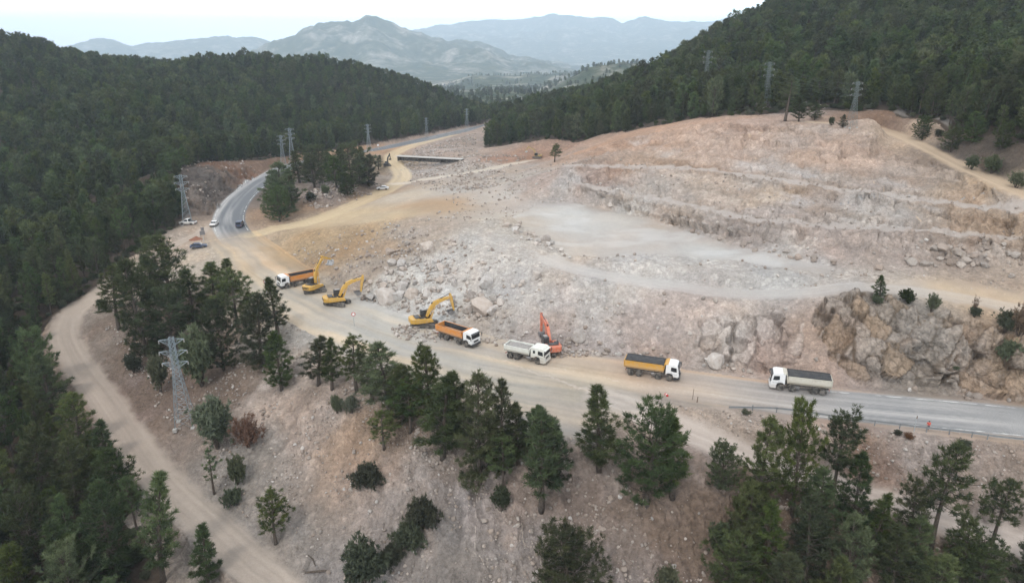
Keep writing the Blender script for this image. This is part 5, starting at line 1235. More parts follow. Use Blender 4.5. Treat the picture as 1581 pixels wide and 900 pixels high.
def tipper(root, cabm, bodym, axles=4, lowm=None, style='plain', load='empty', skirt='dark', Ltot=8.7):
    """tipping lorry; x forwards, origin on the ground under the middle"""
    f = Ltot / 2; W = 1.22
    lo = Ltot / 2 - 4.35
    ch = MB()
    for s_ in (-1, 1): ch.box((-.45, s_ * .42, .92), (Ltot - 1.2, .12, .26), .01)
    for x in (-3.4, -1.5, .4, 1.8): ch.box((x, 0, .92), (.14, .84, .2), 0)
    ax = [f - 1.42, f - 3.25, -f + 2.35, -f + 1.02] if axles == 4 else [f - 1.35, -f + 2.25, -f + .95]
    for x in ax: ch.box((x, 0, .52), (.16, 1.9, .16), .02)
    ch.box((f - 2.6, 0, .95), (.5, 1.2, .6), .03)
    ch.build('chassis', M['chassis'], root)
    for i, x in enumerate(ax):
        rear = i >= (2 if axles == 4 else 1)
        for s_ in (-1, 1): wheel(root, x, s_ * (W - (.30 if rear else .17)), .52, .56 if rear else .30, s_)
    # cab
    c = MB(); sl = .55 if style == 'sleeper' else 0
    b0 = f - 2.05 - sl
    prof = [(b0, 1.08), (f - 2.0, 1.08), (f - 1.92, 1.18), (f - 1.68, 1.34), (f - 1.42, 1.38), (f - 1.12, 1.32), (f - .9, 1.12), (f - .82, .78), (f - .02, .74), (f + .02, 1.25), (f, 1.72), (f - .17, 2.62), (f - .36, 2.86), (f - .8, 2.96), (b0 + .25, 2.94), (b0, 2.78)]
    c.prism(prof, -W + .02, W - .02, 'y', .05); c.build('cab', cabm, root)
    g = MB(); n_ = Vector((f - .17 - f, 0, .9)).normalized()
    g.prism([(f + .012, 1.80), (f + .03, 1.80), (f - .125, 2.60), (f - .15, 2.60)], -1.06, 1.06, 'y', 0); g.build('windscreen', glass, root)
    for s_ in (-1, 1):
        w_ = MB(); y0, y1 = sorted((s_ * (W - .03), s_ * (W + .012)))
        w_.prism([(f - .28, 1.74), (f - .36, 2.42), (f - 1.2, 2.5), (f - 1.25, 1.86), (f - .8, 1.74)], y0, y1, 'y'); w_.build('side_window', glass, root)
        if style == 'sleeper':
            w_ = MB(); w_.prism([(f - 1.75, 1.95), (f - 1.75, 2.45), (f - 2.15, 2.45), (f - 2.15, 1.95)], y0, y1, 'y'); w_.build('side_window', glass, root)
        d_ = MB(); d_.box((f - .80, s_ * (W - .012), 1.30), (1.12, .03, .03), 0); d_.box((f - 1.15, s_ * (W + .005), 1.58), (.16, .04, .05), .01); hnd = d_.build('door_handle', M['dark'], root)
        m_ = MB(); m_.bar((f - .12, s_ * W, 2.5), (f + .12, s_ * (W + .26), 2.45), .02); m_.bar((f - .12, s_ * W, 1.75), (f + .12, s_ * (W + .26), 1.8), .02)
        m_.box((f + .10, s_ * (W + .28), 2.22), (.10, .24, .46), .03); m_.box((f + .10, s_ * (W + .28), 1.82), (.10, .22, .2), .03); m_.build('mirror', M['dark'], root)
        h_ = MB(); h_.box((f + .03, s_ * .88, .98), (.12, .40, .2), .03); h_.build('headlight', lampm, root)
        st = MB(); st.prism([(f - .82, .40), (f - .06, .36), (f + .02, .73), (f - .80, .77)], *sorted((s_ * (W - .22), s_ * (W + .005)))); st.build('cab_step', M['dark'] if skirt == 'dark' else cabm, root)
        fd_ = MB()
        mg = [f - 3.25] if axles == 4 else []
        for x in mg: fd_.prism([(x - .62, .95), (x - .45, 1.12), (x + .45, 1.12), (x + .62, .95), (x + .62, .90), (x + .42, 1.07), (x - .42, 1.07), (x - .62, .90)], *sorted((s_ * (W - .36), s_ * (W + .0))))
        xr = (ax[-1] + ax[-2]) / 2; fd_.prism([(xr - 1.3, .92), (xr - 1.1, 1.09), (xr + 1.1, 1.09), (xr + 1.3, .92), (xr + 1.3, .88), (xr + 1.08, 1.05), (xr - 1.08, 1.05), (xr - 1.3, .88)], *sorted((s_ * (W - .6), s_ * W)))
        fd_.build('mudguard', M['chassis'], root)
        tl = MB(); tl.box((-f + .18, s_ * .95, .92), (.06, .4, .14), .01); tl.build('tail_light', redl, root)
    bp_ = MB(); bp_.box((f + .02, 0, .62), (.30, 2.40, .42), .06); bp_.build('bumper', M['dark'] if skirt == 'dark' else cabm, root)
    gr_ = MB(); gr_.box((f + .035, 0, 1.24), (.06, 1.25, .34), .02)
    for k in range(3): gr_.box((f + .07, 0, 1.13 + .11 * k), (.03, 1.2, .03), 0)
    gr_.build('grille', M['dark'], root)
    vz = MB(); vz.prism([(f - .20, 2.66), (f + .10, 2.56), (f + .10, 2.60), (f - .24, 2.72)], -1.12, 1.12); vz.build('sun_visor', M['dark'] if style != 'sleeper' else cabm, root)
    rh = MB(); rh.box((f - 1.25, 0, 2.97), (.7, .8, .06), .02); rh.build('roof_hatch', cabm, root)
    ft = MB(); ft.box((f - 3.9 if axles == 4 else f - 3.0, -.88, .78), (.95, .5, .5), .1); ft.box((f - 3.9 if axles == 4 else f - 3.0, .88, .78), (.7, .45, .45), .03); ft.build('fuel_tank', M['steel'], root)
    ex = MB(); ex.bar((b0 - .18, .9, 1.1), (b0 - .18, .9, 2.9), .09); ex.box((b0 - .16, 0, 1.9), (.12, 1.5, 1.4), .03); ex.build('exhaust_stack', M['chassis'], root)
    # tipping body: side walls leaning outwards, open top
    x1, x0 = b0 - .38, -f + .02; zb, zt = 1.16, (2.42 if style == 'sleeper' else 2.62)
    wb_, wt_ = 1.02, 1.24; bd_ = MB()
    for s_ in (-1, 1):
        pr = [(s_ * wb_, zb + .22), (s_ * wt_, zb + .5), (s_ * (wt_ + .01), zt), (s_ * (wt_ - .07), zt), (s_ * (wt_ - .07), zb + .52), (s_ * (wb_ - .07), zb + .26)]
        bd_.prism(pr, x0, x1, 'x')
        bd_.box(((x0 + x1) / 2, s_ * (wt_ + .01), zt - .04), (x1 - x0, .12, .14), .02)
        if style in ('ribbed', 'sleeper'):
            for k in range(7): bd_.box((x0 + .3 + k * (x1 - x0 - .6) / 6, s_ * (wt_ + .02), (zb + .55 + zt) / 2), (.12, .08, zt - zb - .62), .01)
        elif style == 'banded':
            for zz in (zb + .72, zb + .86): bd_.box(((x0 + x1) / 2, s_ * (wt_ + .004), zz), (x1 - x0 - .8, .025, .05), 0)
            for k in (0, 1): bd_.box((x0 + .25 if k == 0 else x1 - .25, s_ * (wt_ + .015), (zb + .5 + zt) / 2), (.3, .06, zt - zb - .5), .015)
        else:
            for k in (0, 1): bd_.box((x0 + .22 if k == 0 else x1 - .2, s_ * (wt_ + .012), (zb + .5 + zt) / 2), (.26, .05, zt - zb - .5), .015)
    bd_.box(((x0 + x1) / 2, 0, zb + .20), (x1 - x0 - .02, 2 * wb_ - .02, .10), .0)
    bd_.prism([(x1 - .1, zb + .2), (x1 + .02, zb + .2), (x1 + .22, zt - .1), (x1 + .22, zt + .16), (x1 + .08, zt + .16), (x1 + .08, zt - .08)], -wt_ + .075, wt_ - .075)
    if style in ('plain', 'banded', 'canopy'): bd_.prism([(x1 + .1, zt + .12), (x1 + .75, zt + .30), (x1 + .75, zt + .37), (x1 + .08, zt + .20)], -wt_, wt_)
    body = bd_.build('tipper_body', bodym, root)
    tg = MB(); tg.prism([(x0 - .03, zb + .2), (x0 - .11, zb + .2), (x0 - .17, zt), (x0 - .05, zt)], -wt_ + .01, wt_ - .01)
    for k in range(4): tg.box((x0 - .17, -.9 + .6 * k, (zb + zt) / 2 + .15), (.07, .1, zt - zb - .35), .01)
    tg.build('tailgate', bodym, root)
    sub = MB()
    for s_ in (-1, 1): sub.box(((x0 + x1) / 2 - .1, s_ * .5, zb + .05), (x1 - x0 - .3, .14, .20), .01)
    for k in range(6): sub.box((x0 + .5 + k * (x1 - x0 - 1) / 5, 0, zb + .09), (.14, 2.0, .12), 0)
    sub.build('subframe', lowm or M['chassis'], root)
    if load == 'tarp':
        tp = MB(); pts = [(x0 + .05, -(wt_ - .10), zt + .14), (x0 + 1.5, -(wt_ - .11), zt + .17), (x1 - 1.0, -(wt_ - .09), zt + .15), (x1 + .1, -(wt_ - .1), zt + .15)]
        for yo in (-1, 1): tp.path([(p[0], p[1] * yo, p[2]) for p in pts], .13, 8)
        nn = 14; prf = [(-(wt_ - .12) + (2 * wt_ - .24) * i / nn, zt + .02 + .44 * math.sin(math.pi * i / nn) ** .7 + .03 * math.sin(5 * i)) for i in range(nn + 1)]
        tp.prism(prf + [(wt_ - .12, zt - .1), (-(wt_ - .12), zt - .1)], x0 + .08, x1 + .05, 'x', .03)
        for k in range(6): tp.path([(x0 + .4 + k * (x1 - x0 - .6) / 5, p[0], p[1] + .02) for p in prf], .035, 5)
        tp.build('tarpaulin', M['tarp'], root)
    elif load == 'liner':
        tp = MB()
        for s_ in (-1, 1): tp.prism([(s_ * (wt_ - .085), zb + .55), (s_ * (wt_ - .075), zt - .01), (s_ * (wt_ - .13), zt - .01), (s_ * (wt_ - .16), zb + .55)], x0 + .02, x1, 'x')
        tp.box(((x0 + x1) / 2, 0, zb + .30), (x1 - x0 - .1, 2 * wb_ - .15, .08), 0); tp.box((x1 - .02, 0, (zb + zt) / 2 + .2), (.07, 2 * wt_ - .3, zt - zb - .4), 0); tp.build('body_lining', M['tarp'], root)
    if load == 'gravel':
        rng_ = np.random.default_rng(5); nx, ny = 26, 12; X, Y = np.meshgrid(np.linspace(x0 + .05, x1 - .05, nx), np.linspace(-wt_ + .1, wt_ - .1, ny), indexing='ij')
        u, v = (X - x0) / (x1 - x0) * 2 - 1, Y / wt_; Z = zt - .32 + .42 * (1 - u * u * .8) * (1 - v * v) + rng_.normal(size=X.shape) * .05
        ii = np.arange(nx * ny).reshape(nx, ny); Fq = np.stack([ii[:-1, :-1], ii[1:, :-1], ii[1:, 1:], ii[:-1, 1:]], -1).reshape(-1, 4)
        link(D.objects.new('load', raw_mesh('load', np.stack([X, Y, Z], -1).reshape(-1, 3), Fq, (M['load'],))), root)

def near_wheels_to_root(front, rear, half, left_side, z=0.0):
    """two photo pixels under the near side front and rear wheels -> centre and heading"""
    a, b_ = np.array(P(*front, z)[:2]), np.array(P(*rear, z)[:2]); d = a - b_; h = math.atan2(d[1], d[0]); mid = (a + b_) / 2
    nrm = np.array([-math.sin(h), math.cos(h)]) * half * (-1 if left_side else 1)
    return mid + nrm, h
def park(name, front, rear, left_side, label, cat, shift=0.0, scale=S, half=1.05, z=.02, group=None):
    c, h = near_wheels_to_root(front, rear, half * scale, left_side, z)
    e_ = empty(name, (c[0] + shift * math.cos(h), c[1] + shift * math.sin(h), z), h); e_.scale = (scale,) * 3
    return tag(e_, label, cat, group)
GT = 'tipper lorries working along the haul road'
t = park('tipper_lorry', (1034, 588), (973.5, 579), False, 'yellow tipper lorry with white cab driving right on the pale haul road', 'lorry', .1, group=GT)
tipper(t, M['white'], M['yellow'], 4, style='plain', load='tarp')
t = park('tipper_lorry', (720.8, 536), (681, 523), False, 'orange tipper lorry with empty dark body and white cab, parked beside the yellow digger', 'lorry', .1, group=GT)
tipper(t, M['white'], M['orange'], 4, style='banded', load='liner')
t = park('tipper_lorry', (1200.7, 602), (1270.8, 610.5), True, 'dirty cream white tipper lorry driving left past the rock face', 'lorry', .1, group=GT)
tipper(t, M['white'], M['cream'], 4, style='canopy', load='tarp', skirt='white')
t = park('tipper_lorry', (829, 562), (789, 553.5), False, 'white three axle tipper lorry with ribbed sides and heaped load, before the red digger', 'lorry', .1, group=GT)
tipper(t, M['offwhite'], M['offwhite'], 3, style='sleeper', load='gravel', skirt='white', Ltot=7.6)
t = park('tipper_lorry', (443, 445.5), (484, 437), True, 'orange tipper lorry with white cab facing left, behind the first digger', 'lorry', .1, group=GT)
tipper(t, M['white'], M['orange'], 4, style='plain', load='liner')

# ------------------------------------------------------------------ excavators
def plate_poly(mb, pts_c, half, wy, axis_y=0.0):
    """a box-section arm along a bent centre line: pts (x, z), half depths"""
    up, dn = [], []
    for i, p in enumerate(pts_c):
        a, b_ = pts_c[max(i - 1, 0)], pts_c[min(i + 1, len(pts_c) - 1)]; t = Vector((b_[0] - a[0], b_[1] - a[1])).normalized(); n_ = Vector((-t.y, t.x))
        up.append((p[0] + n_.x * half[i], p[1] + n_.y * half[i])); dn.append((p[0] - n_.x * half[i], p[1] - n_.y * half[i]))
    mb.prism(up + dn[::-1], axis_y - wy, axis_y + wy, 'y', .02)
def excavator(root, col, track_rel, boom, stick, bucket, dark=False, text=None, bucketm=None):
    """root heading = upper works; track_rel = heading of the tracks relative to it; angles in degrees above the horizontal"""
    tr = R(track_rel); rot = Matrix.Rotation(tr, 3, 'Z')
    for s_ in (-1, 1):
        t = MB(); pr = []
        L2, r_ = 2.0, .44
        for k in range(9): a = R(90 + 180 * k / 8); pr.append((-L2 + r_ * math.cos(a), .46 + r_ * math.sin(a)))
        for k in range(9): a = R(-90 + 180 * k / 8); pr.append((L2 + r_ * math.cos(a), .46 + r_ * math.sin(a)))
        inner = [(x * .93, .46 + (z - .46) * .72) for x, z in pr]
        n = len(pr); y0, y1 = s_ * 1.22 - .30, s_ * 1.22 + .30
        vs_ = [[t.bm.verts.new((p[0], y, p[1])) for p in q] for q, y in ((pr, y0), (pr, y1), (inner, y0), (inner, y1))]
        for i in range(n):
            j = (i + 1) % n
            for A, B in ((0, 1), (1, 3), (3, 2), (2, 0)): t.bm.faces.new((vs_[A][i], vs_[A][j], vs_[B][j], vs_[B][i]))
        for i in range(34):      # track shoes: raised bars all round
            u = i / 34 * (4 * L2 + 2 * math.pi * r_); 
            if u < 2 * L2: c_, a = (-L2 + u, .46 + r_), 0
            elif u < 2 * L2 + math.pi * r_: q = (u - 2 * L2) / r_; c_, a = (L2 + r_ * math.sin(q), .46 + r_ * math.cos(q)), -q
            elif u < 4 * L2 + math.pi * r_: c_, a = (L2 - (u - 2 * L2 - math.pi * r_), .46 - r_), math.pi
            else: q = (u - 4 * L2 - math.pi * r_) / r_; c_, a = (-L2 - r_ * math.sin(q), .46 - r_ * math.cos(q)), math.pi - q
            t.box((c_[0], s_ * 1.22, c_[1]), (.10, .60, .05), 0, None)
        for v in t.bm.verts: v.co = rot @ v.co
        o = t.build('crawler_track', M['track'], root)
        w_ = MB(); w_.box((0, s_ * 1.22, .47), (3.5, .34, .34), .04)
        for k in range(6): w_.lathe([(.20, -.2), (.20, .2)], (-1.6 + .64 * k, s_ * 1.22, .30), 10)
        for x in (-L2, L2): w_.lathe([(.33, -.22), (.36, 0), (.33, .22)], (x, s_ * 1.22, .46), 14)
        for v in w_.bm.verts: v.co = rot @ v.co
        w_.build('track_rollers', M['chassis'], o)
    u = MB(); u.box((0, 0, .62), (1.9, 1.9, .36), .04); u.lathe([(.62, .78), (.62, 1.05)], (0, 0, 0), 20, 'z')
    for v in u.bm.verts: v.co = rot @ v.co
    u.build('undercarriage', M['chassis'], root)
    h = MB(); h.prism([(1.55, -1.38), (1.55, 1.38), (-1.9, 1.38), (-1.9, -1.38)], 1.06, 1.30, 'z', .03)
    h.prism([(-1.9, 1.30), (.2, 1.30), (.2, 1.72), (-.1, 1.95), (-1.9, 2.0)], -1.38, -.30, 'y', .05)
    h.prism([(-1.9, 1.30), (-.55, 1.30), (-.55, 1.9), (-.8, 2.02), (-1.9, 2.0)], -.30, 1.38, 'y', .05)
    h.prism([(.2, 1.3), (1.4, 1.3), (1.4, 1.55), (.2, 1.7)], -1.36, -.55, 'y', .04); h.build('engine_housing', col, root)
    cw = MB(); pr = [(-1.92, -1.38), (-1.92, 1.38)] + [(-1.92 - .95 * min(1.0, 1.3 * math.sin(R(a))), 1.38 * math.cos(R(a))) for a in range(15, 166, 10)]
    cw.prism(pr, 1.10, 2.02, 'z', .06); cwo = cw.build('counterweight', col, root)
    if text:
        lettering(text, M['dark'], cwo, .64, (-2.885, 0, 1.56), (R(90), 0, R(-90)))
        lettering(text, M['dark'], cwo, .42, (-1.0, 1.386, 1.62), (R(90), 0, R(180)))
    for nm_, c_, d_ in (('engine_hood', (-1.35, 0, 2.07), (1.0, 1.9, .14)), ('handrail_deck', (-.6, -.85, 2.03), (.9, .8, .06))):
        q = MB(); q.box(c_, d_, .03); q.build(nm_, M['dark'], root)
    q = MB(); q.bar((-1.0, -1.0, 2.0), (-1.0, -1.0, 2.45), .07); q.build('exhaust_pipe', M['dark'], root)
    q = MB(); pth = [(.15, -1.3, 1.9), (.15, -1.3, 2.45), (-1.7, -1.3, 2.45), (-1.7, -1.3, 2.0)]; q.path(pth, .025); q.path([(x, 1.3, z) for x, _, z in pth[1:]], .025); q.build('handrail', M['dark'], root)
    c = MB(); c.prism([(-.45, 1.32), (1.25, 1.32), (1.42, 1.75), (1.30, 2.65), (1.05, 2.98), (-.35, 3.02), (-.45, 2.9)], .42, 1.36, 'y', .04); co = c.build('cab', M['dark'] if not dark else col, root)
    g = MB(); g.prism([(1.43, 1.80), (1.45, 1.80), (1.33, 2.66), (1.31, 2.66)], .50, 1.28); g.build('windscreen', glass, root)
    g = MB(); g.prism([(1.24, 1.85), (1.16, 2.62), (.2, 2.72), (.2, 1.85)], 1.358, 1.372); g.prism([(.1, 1.95), (.1, 2.72), (-.33, 2.72), (-.33, 1.95)], 1.358, 1.372); g.build('side_window', glass, root)
    g = MB(); g.box((.35, .89, 3.03), (1.0, .7, .04), .01); g.build('cab_roof', M['rim'], co)
    # front linkage
    bx, bz = .55, 1.85; bl = 5.9; ba = R(boom)
    def rotp(p, a, o): return (o[0] + p[0] * math.cos(a) - p[1] * math.sin(a), o[1] + p[0] * math.sin(a) + p[1] * math.cos(a))
    loc = [(0, 0), (.9, .48), (1.9, .92), (2.8, 1.08), (3.9, .88), (5.0, .42), (5.9, 0)]; hd = [.20, .30, .36, .42, .36, .27, .18]
    bpts = [rotp(p, ba, (bx, bz)) for p in loc]; m = MB(); plate_poly(m, bpts, hd, .27); bo = m.build('boom', col, root)
    tip = bpts[-1]; sa = R(stick)
    sl_ = [(-.75, .18), (0, .10), (.8, .06), (2.9, 0)]; sh = [.14, .32, .28, .13]; spts = [rotp(p, sa, tip) for p in sl_]; m = MB(); plate_poly(m, spts, sh, .20); m.build('stick', col, root)
    st = spts[-1]; ka = R(bucket)
    bk = [(0, .10), (.25, .42), (.75, .55), (1.15, .38), (1.35, .02), (1.42, -.30), (1.36, -.30), (1.27, 0), (1.08, .30), (.74, .45), (.30, .33), (.08, .02)]
    m = MB(); m.prism([rotp(p, ka, st) for p in bk], -.62, .62)
    side = [(0, .08), (.25, .42), (.75, .55), (1.15, .38), (1.35, .02), (1.42, -.30), (.55, -.25), (.10, -.10)]
    for s_ in (-1, 1): m.prism([rotp(p, ka, st) for p in side], s_ * .62 - .02, s_ * .62 + .02)
    bko = m.build('bucket', bucketm or M['steel'], root)
    m = MB()
    for k in range(5):
        y_ = -.56 + .28 * k; m.prism([rotp(p, ka, st) for p in ((1.34, -.26), (1.46, -.26), (1.44, -.55), (1.40, -.55))], y_ - .05, y_ + .05)
    m.build('bucket_teeth', M['steel'], bko)
    v3 = lambda p, y: (p[0], y, p[1])
    for s_ in (-1, 1):
        m = MB(); e1 = rotp((2.5, .62), ba, (bx, bz)); s0 = (1.25, 1.25); mid = ((s0[0] + e1[0]) / 2, (s0[1] + e1[1]) / 2)
        m.bar(v3(s0, s_ * .36), v3(mid, s_ * .36), .12, 8); m.bar(v3(mid, s_ * .36), v3(e1, s_ * .36), .065, 8); m.build('boom_cylinder', col if not dark else M['dark'], root)
    m = MB(); a_ = rotp((2.3, 1.52), ba, (bx, bz)); b_ = rotp((-.75, .22), sa, tip); mid = ((a_[0] * .4 + b_[0] * .6), (a_[1] * .4 + b_[1] * .6)); m.bar(v3(a_, 0), v3(mid, 0), .11, 8); m.bar(v3(mid, 0), v3(b_, 0), .06, 8)
    m.box(v3(rotp((2.4, 1.48), ba, (bx, bz)), 0), (.25, .3, .2), .02); m.build('stick_cylinder', M['dark'], root)
    m = MB(); a_ = rotp((.35, .42), sa, tip); b_ = rotp((2.35, .30), sa, tip); k2 = rotp((.30, .40), ka, st); mid = ((a_[0] + b_[0]) / 2, (a_[1] + b_[1]) / 2)
    m.bar(v3(a_, 0), v3(mid, 0), .10, 8); m.bar(v3(mid, 0), v3(b_, 0), .055, 8); m.bar(v3(b_, 0), v3(k2, 0), .07, 6); m.bar(v3(b_, 0), v3(rotp((2.55, 0), sa, tip), 0), .07, 6); m.build('bucket_cylinder', M['steel'], root)
GE = 'crawler excavators at the foot of the rubble slope'
def dig(px, py, head, thead, boom, stick, bucket, col, label, scale=S, text=None, dark=False, group=GE, bm_=None):
    e_ = seated(px, py, head, 'excavator', scale, z=.0 if group == GE else None); tag(e_, label, 'excavator', group); excavator(e_, col, thead - head, boom, stick, bucket, dark, text, bm_); return e_
dig(486, 450, 66, 22, 58, -22, -110, M['digger'], 'yellow excavator with boom raised high and bucket held out, beside the far orange tipper', text='SANY', bm_=M['silver'])  # bucket given a paler material to imitate light on its steel
dig(521, 470, 24, -17, 33, -98, -170, M['digger'], 'yellow excavator with hanging stick, second digger from the left, nearest the round road sign', text='SANY')
dig(655, 503, 22, -7, 35, -76, -165, M['digger'], 'yellow excavator reaching over to the rubble, right behind the orange tipper')
dig(850, 543, 104, 70, 26, -88, -170, M['red'], 'orange red excavator digging into the slope behind the white three axle tipper', text=None)
GF = 'small far excavators'
dig(829, 244, 176, 170, 44, -50, -170, paint('dull_yellow', (.34, .23, .07), .5), 'far excavator with raised grey bucket on the path at the edge of the wood', .66, group='', bm_=M['galv'])
dig(598, 257, 70, 20, 60, -70, -150, M['dark'], 'dark excavator standing at the right tip of the wooded knoll', .6, dark=True, group='', bm_=M['dark'])
# ------------------------------------------------------------------ cars
def car(root, col, kind='saloon'):
    f = 2.15; W = .88
    bd = MB()
    lowp = [(f, .42), (f, .72), (f - .25, .84), (f - 1.15, .96), (-f + .35, 1.0), (-f, .92), (-f, .40), (-1.75, .34), (-1.65, .58), (-1.4, .70), (-1.1, .70), (-.85, .58), (-.75, .34), (.85, .34), (.95, .58), (1.2, .70), (1.5, .70), (1.75, .58), (1.82, .34)]
    bd.prism(lowp, -W, W, 'y', .06)
    if kind == 'pickup':
        bd.prism([(f - 1.2, .95), (f - 1.75, 1.62), (-.35, 1.66), (-.55, .98)], -W + .1, W - .1, 'y', .05)
    elif kind == 'van':
        bd.prism([(f - .6, .9), (f - 1.25, 1.85), (-f + .1, 1.92), (-f + .03, .95)], -W + .06, W - .06, 'y', .06)
    else:
        bd.prism([(f - 1.15, .94), (f - 1.85, 1.40), (-1.0, 1.42), (-f + .35, .98)], -W + .12, W - .12, 'y', .05)
    bd.build('body', col, root)
    g = MB()
    fr, rr = {'pickup': ((f - 1.26, 1.02, f - 1.72, 1.56), (-.53, 1.05, -.38, 1.58)), 'van': ((f - .66, 1.0, f - 1.19, 1.76), (-f + .06, 1.15, -f + .11, 1.74)), 'saloon': ((f - 1.23, .99, f - 1.80, 1.36), (-f + .44, 1.02, -1.06, 1.37))}[kind]
    g.prism([(fr[0] + .03, fr[1]), (fr[0] + .07, fr[1]), (fr[2] + .05, fr[3]), (fr[2] + .01, fr[3])], -W + .18, W - .18); g.build('windscreen', glass, root)
    g = MB(); s_ = -1; g.prism([(rr[0] - .01, rr[1]), (rr[0] - .05, rr[1]), (rr[2] - .04, rr[3]), (rr[2], rr[3])], -W + .2, W - .2); g.build('rear_window', glass, root)
    for s_ in (-1, 1):
        g = MB(); yy = W - (.1 if kind == 'pickup' else .06 if kind == 'van' else .12)
        g.prism([(fr[0] - .12, fr[1] + .02), (fr[2] - .08, fr[3] - .03), (rr[2] + .12, rr[3] - .03), (rr[0] + .25, rr[1] + .02)], *sorted((s_ * (yy - .02), s_ * (yy + .012)))); g.build('side_window', glass, root)
        for x in (1.35, -1.25): wheel(root, x, s_ * (W - .1), .33, .22, s_)
        g = MB(); g.box((f, s_ * .62, .72), (.08, .34, .14), .02); g.build('headlight', lampm, root)
        g = MB(); g.box((-f, s_ * .70, .80), (.06, .2, .16), .02); g.build('tail_light', redl, root)
        g = MB(); g.box((fr[0] - .15, s_ * (W + .06), 1.05), (.1, .16, .12), .03); g.build('mirror', col, root)
    g = MB(); g.box((f - .02, 0, .48), (.14, 1.6, .16), .04); g.box((-f + .02, 0, .48), (.14, 1.6, .16), .04); g.build('bumper', M['dark'], root)
    if kind == 'pickup':
        g = MB(); g.box((-1.32, 0, 1.012), (1.35, 1.45, .03), 0); g.build('load_bed', M['dark'], root)
def put_car(px, py, head, col, kind, label, cat='car', scale=S, z=None):
    e_ = seated(px, py, head, 'pickup_truck' if kind == 'pickup' else 'parked_van' if kind == 'van' else 'car', scale, z=z); tag(e_, label, cat); car(e_, col, kind)
put_car(331, 348.5, -84, M['white'], 'saloon', 'white car coming towards the viewer on the left edge of the asphalt', z=.03)
put_car(371, 350, 98, M['blue'], 'van', 'dark van seen from behind, driving away up the asphalt bend', 'van', z=.03)
put_car(291, 347, 174, M['white'], 'pickup', 'white pickup parked behind the feet of the pylon beside the road bend', 'pickup', 1.0)
put_car(307, 383, 20, M['blue'], 'saloon', 'dark blue car parked half behind the tall copse pine')
put_car(591, 293, 185, M['silver'], 'saloon', 'pale silver car parked at the foot of the knoll beside the dirt road')

# ------------------------------------------------------------------ lattice pylons
def pylon(root, H=13.0, base=1.15, arms=3, aw=1.25, steel='pylon'):
    """square tapering mast with braces, three pairs of cross arms, as one mesh per part"""
    m = MB(); zw = H * .66; tw = .36
    def hw(z): return base + (tw - base) * min(1, z / zw) if z < zw else tw - .08 * (z - zw) / (H - zw)
    lv = [0]; 
    while lv[-1] < H - .4: lv.append(min(H, lv[-1] + max(.62, hw(lv[-1]) * 1.35)))
    lv[-1] = H
    cor = lambda z: [(sx * hw(z), sy * hw(z), z) for sx, sy in ((-1, -1), (1, -1), (1, 1), (-1, 1))]
    for k in range(4): m.path([cor(z)[k] for z in (-.4, zw, H)],   .042, 4)
    for a, b_ in zip(lv[:-1], lv[1:]):
        A, B = cor(a), cor(b_)
        for k in range(4):
            m.bar(A[k], B[(k + 1) % 4], .020, 4); m.bar(A[(k + 1) % 4], B[k], .020, 4); m.bar(B[k], B[(k + 1) % 4], .020, 4)
    m.build('lattice_mast', M[steel], root)
    for i in range(arms):
        z = H - .25 - i * H * .125
        for s_ in (-1, 1):
            q = MB(); w_ = hw(z); x = s_ * (w_ + aw * (1.0 if i != 1 else 1.12)); tipp = (x, 0, z - .05)
            for sy in (-1, 1):
                q.bar((s_ * w_, sy * w_, z), tipp, .028, 4); q.bar((s_ * w_, sy * w_, z - .85), tipp, .028, 4)
                q.bar((s_ * w_, sy * w_, z - .85), (s_ * (w_ + .45 * aw), sy * w_ * .5, z - .02), .024, 4)
            ao = q.build('cross_arm', M[steel], root)
            q = MB(); q.lathe([(.02, 0), (.09, -.1), (.04, -.14), (.09, -.24), (.04, -.28), (.09, -.38), (.03, -.5)], (x, 0, z - .06), 8, 'z'); q.build('insulator', M['rim'], ao)
    f_ = MB()
    for c in cor(0): f_.box((c[0], c[1], -.05), (.5, .5, .5), .03)
    f_.build('footing', M['concrete'], root)
PYL = []
GP = 'lattice power pylons'
for px, py, ptop, rz, label in [
  (287, 656, 521, 12, 'nearest lattice pylon, standing beside the lower dirt track'),
  (290, 346, 270, 20, 'lattice pylon at the left side of the asphalt bend, white pickup at its feet'),
  (438, 256, 209, 25, 'left one of the two close pylons behind the asphalt bend'),
  (452, 252, 198, 25, 'right and taller one of the two close pylons behind the asphalt bend'),
  (570, 233, 192, 30, 'pylon at the left end of the far stretch of road'),
  (659, 212, 182, 30, 'pylon half way along the far stretch of road'),
  (721, 198, 168, 30, 'thin pylon at the far end of the road, before the dark spur'),
  (799, 172, 147, 30, 'left of the pair of tiny pylons in the valley gap'),
  (803, 173, 149, 30, 'right of the pair of tiny pylons in the valley gap'),
  (1314, 197, 126, 8, 'hilltop pylon standing on the quarry crest by the upper track'),
  (1189, 150, 96, 14, 'pylon rising from the wood on the right hillside, left of the hilltop pylon'),
  (1094, 128, 78, 16, 'pylon in the wood high on the right hillside, second left of the hilltop pylon')]:
    if px in (1189, 1094):      # their feet are hidden in the wood: distance from their size
        t_ = 192 if px == 1189 else 13.0 * FPX / (py - ptop + 8) * 1.05; x, y, zt_ = PT(px, ptop, t_); gz = float(hgt(x, y)); H = zt_ - gz
    else:
        x, y, gz = hit(px, py); gz = ground_z(x, y) if math.hypot(x, y) < 320 else gz; H = top_height(x, y, ptop) - gz
    e_ = empty('power_pylon', (x, y, gz), R(rz)); k = H / 13.0; e_.scale = (k, k, k)
    pylon(e_, 13.0, steel='pylon_dark' if px > 1000 else 'pylon'); tag(e_, label, 'pylon', GP); PYL.append((x, y, gz, k, R(rz)))
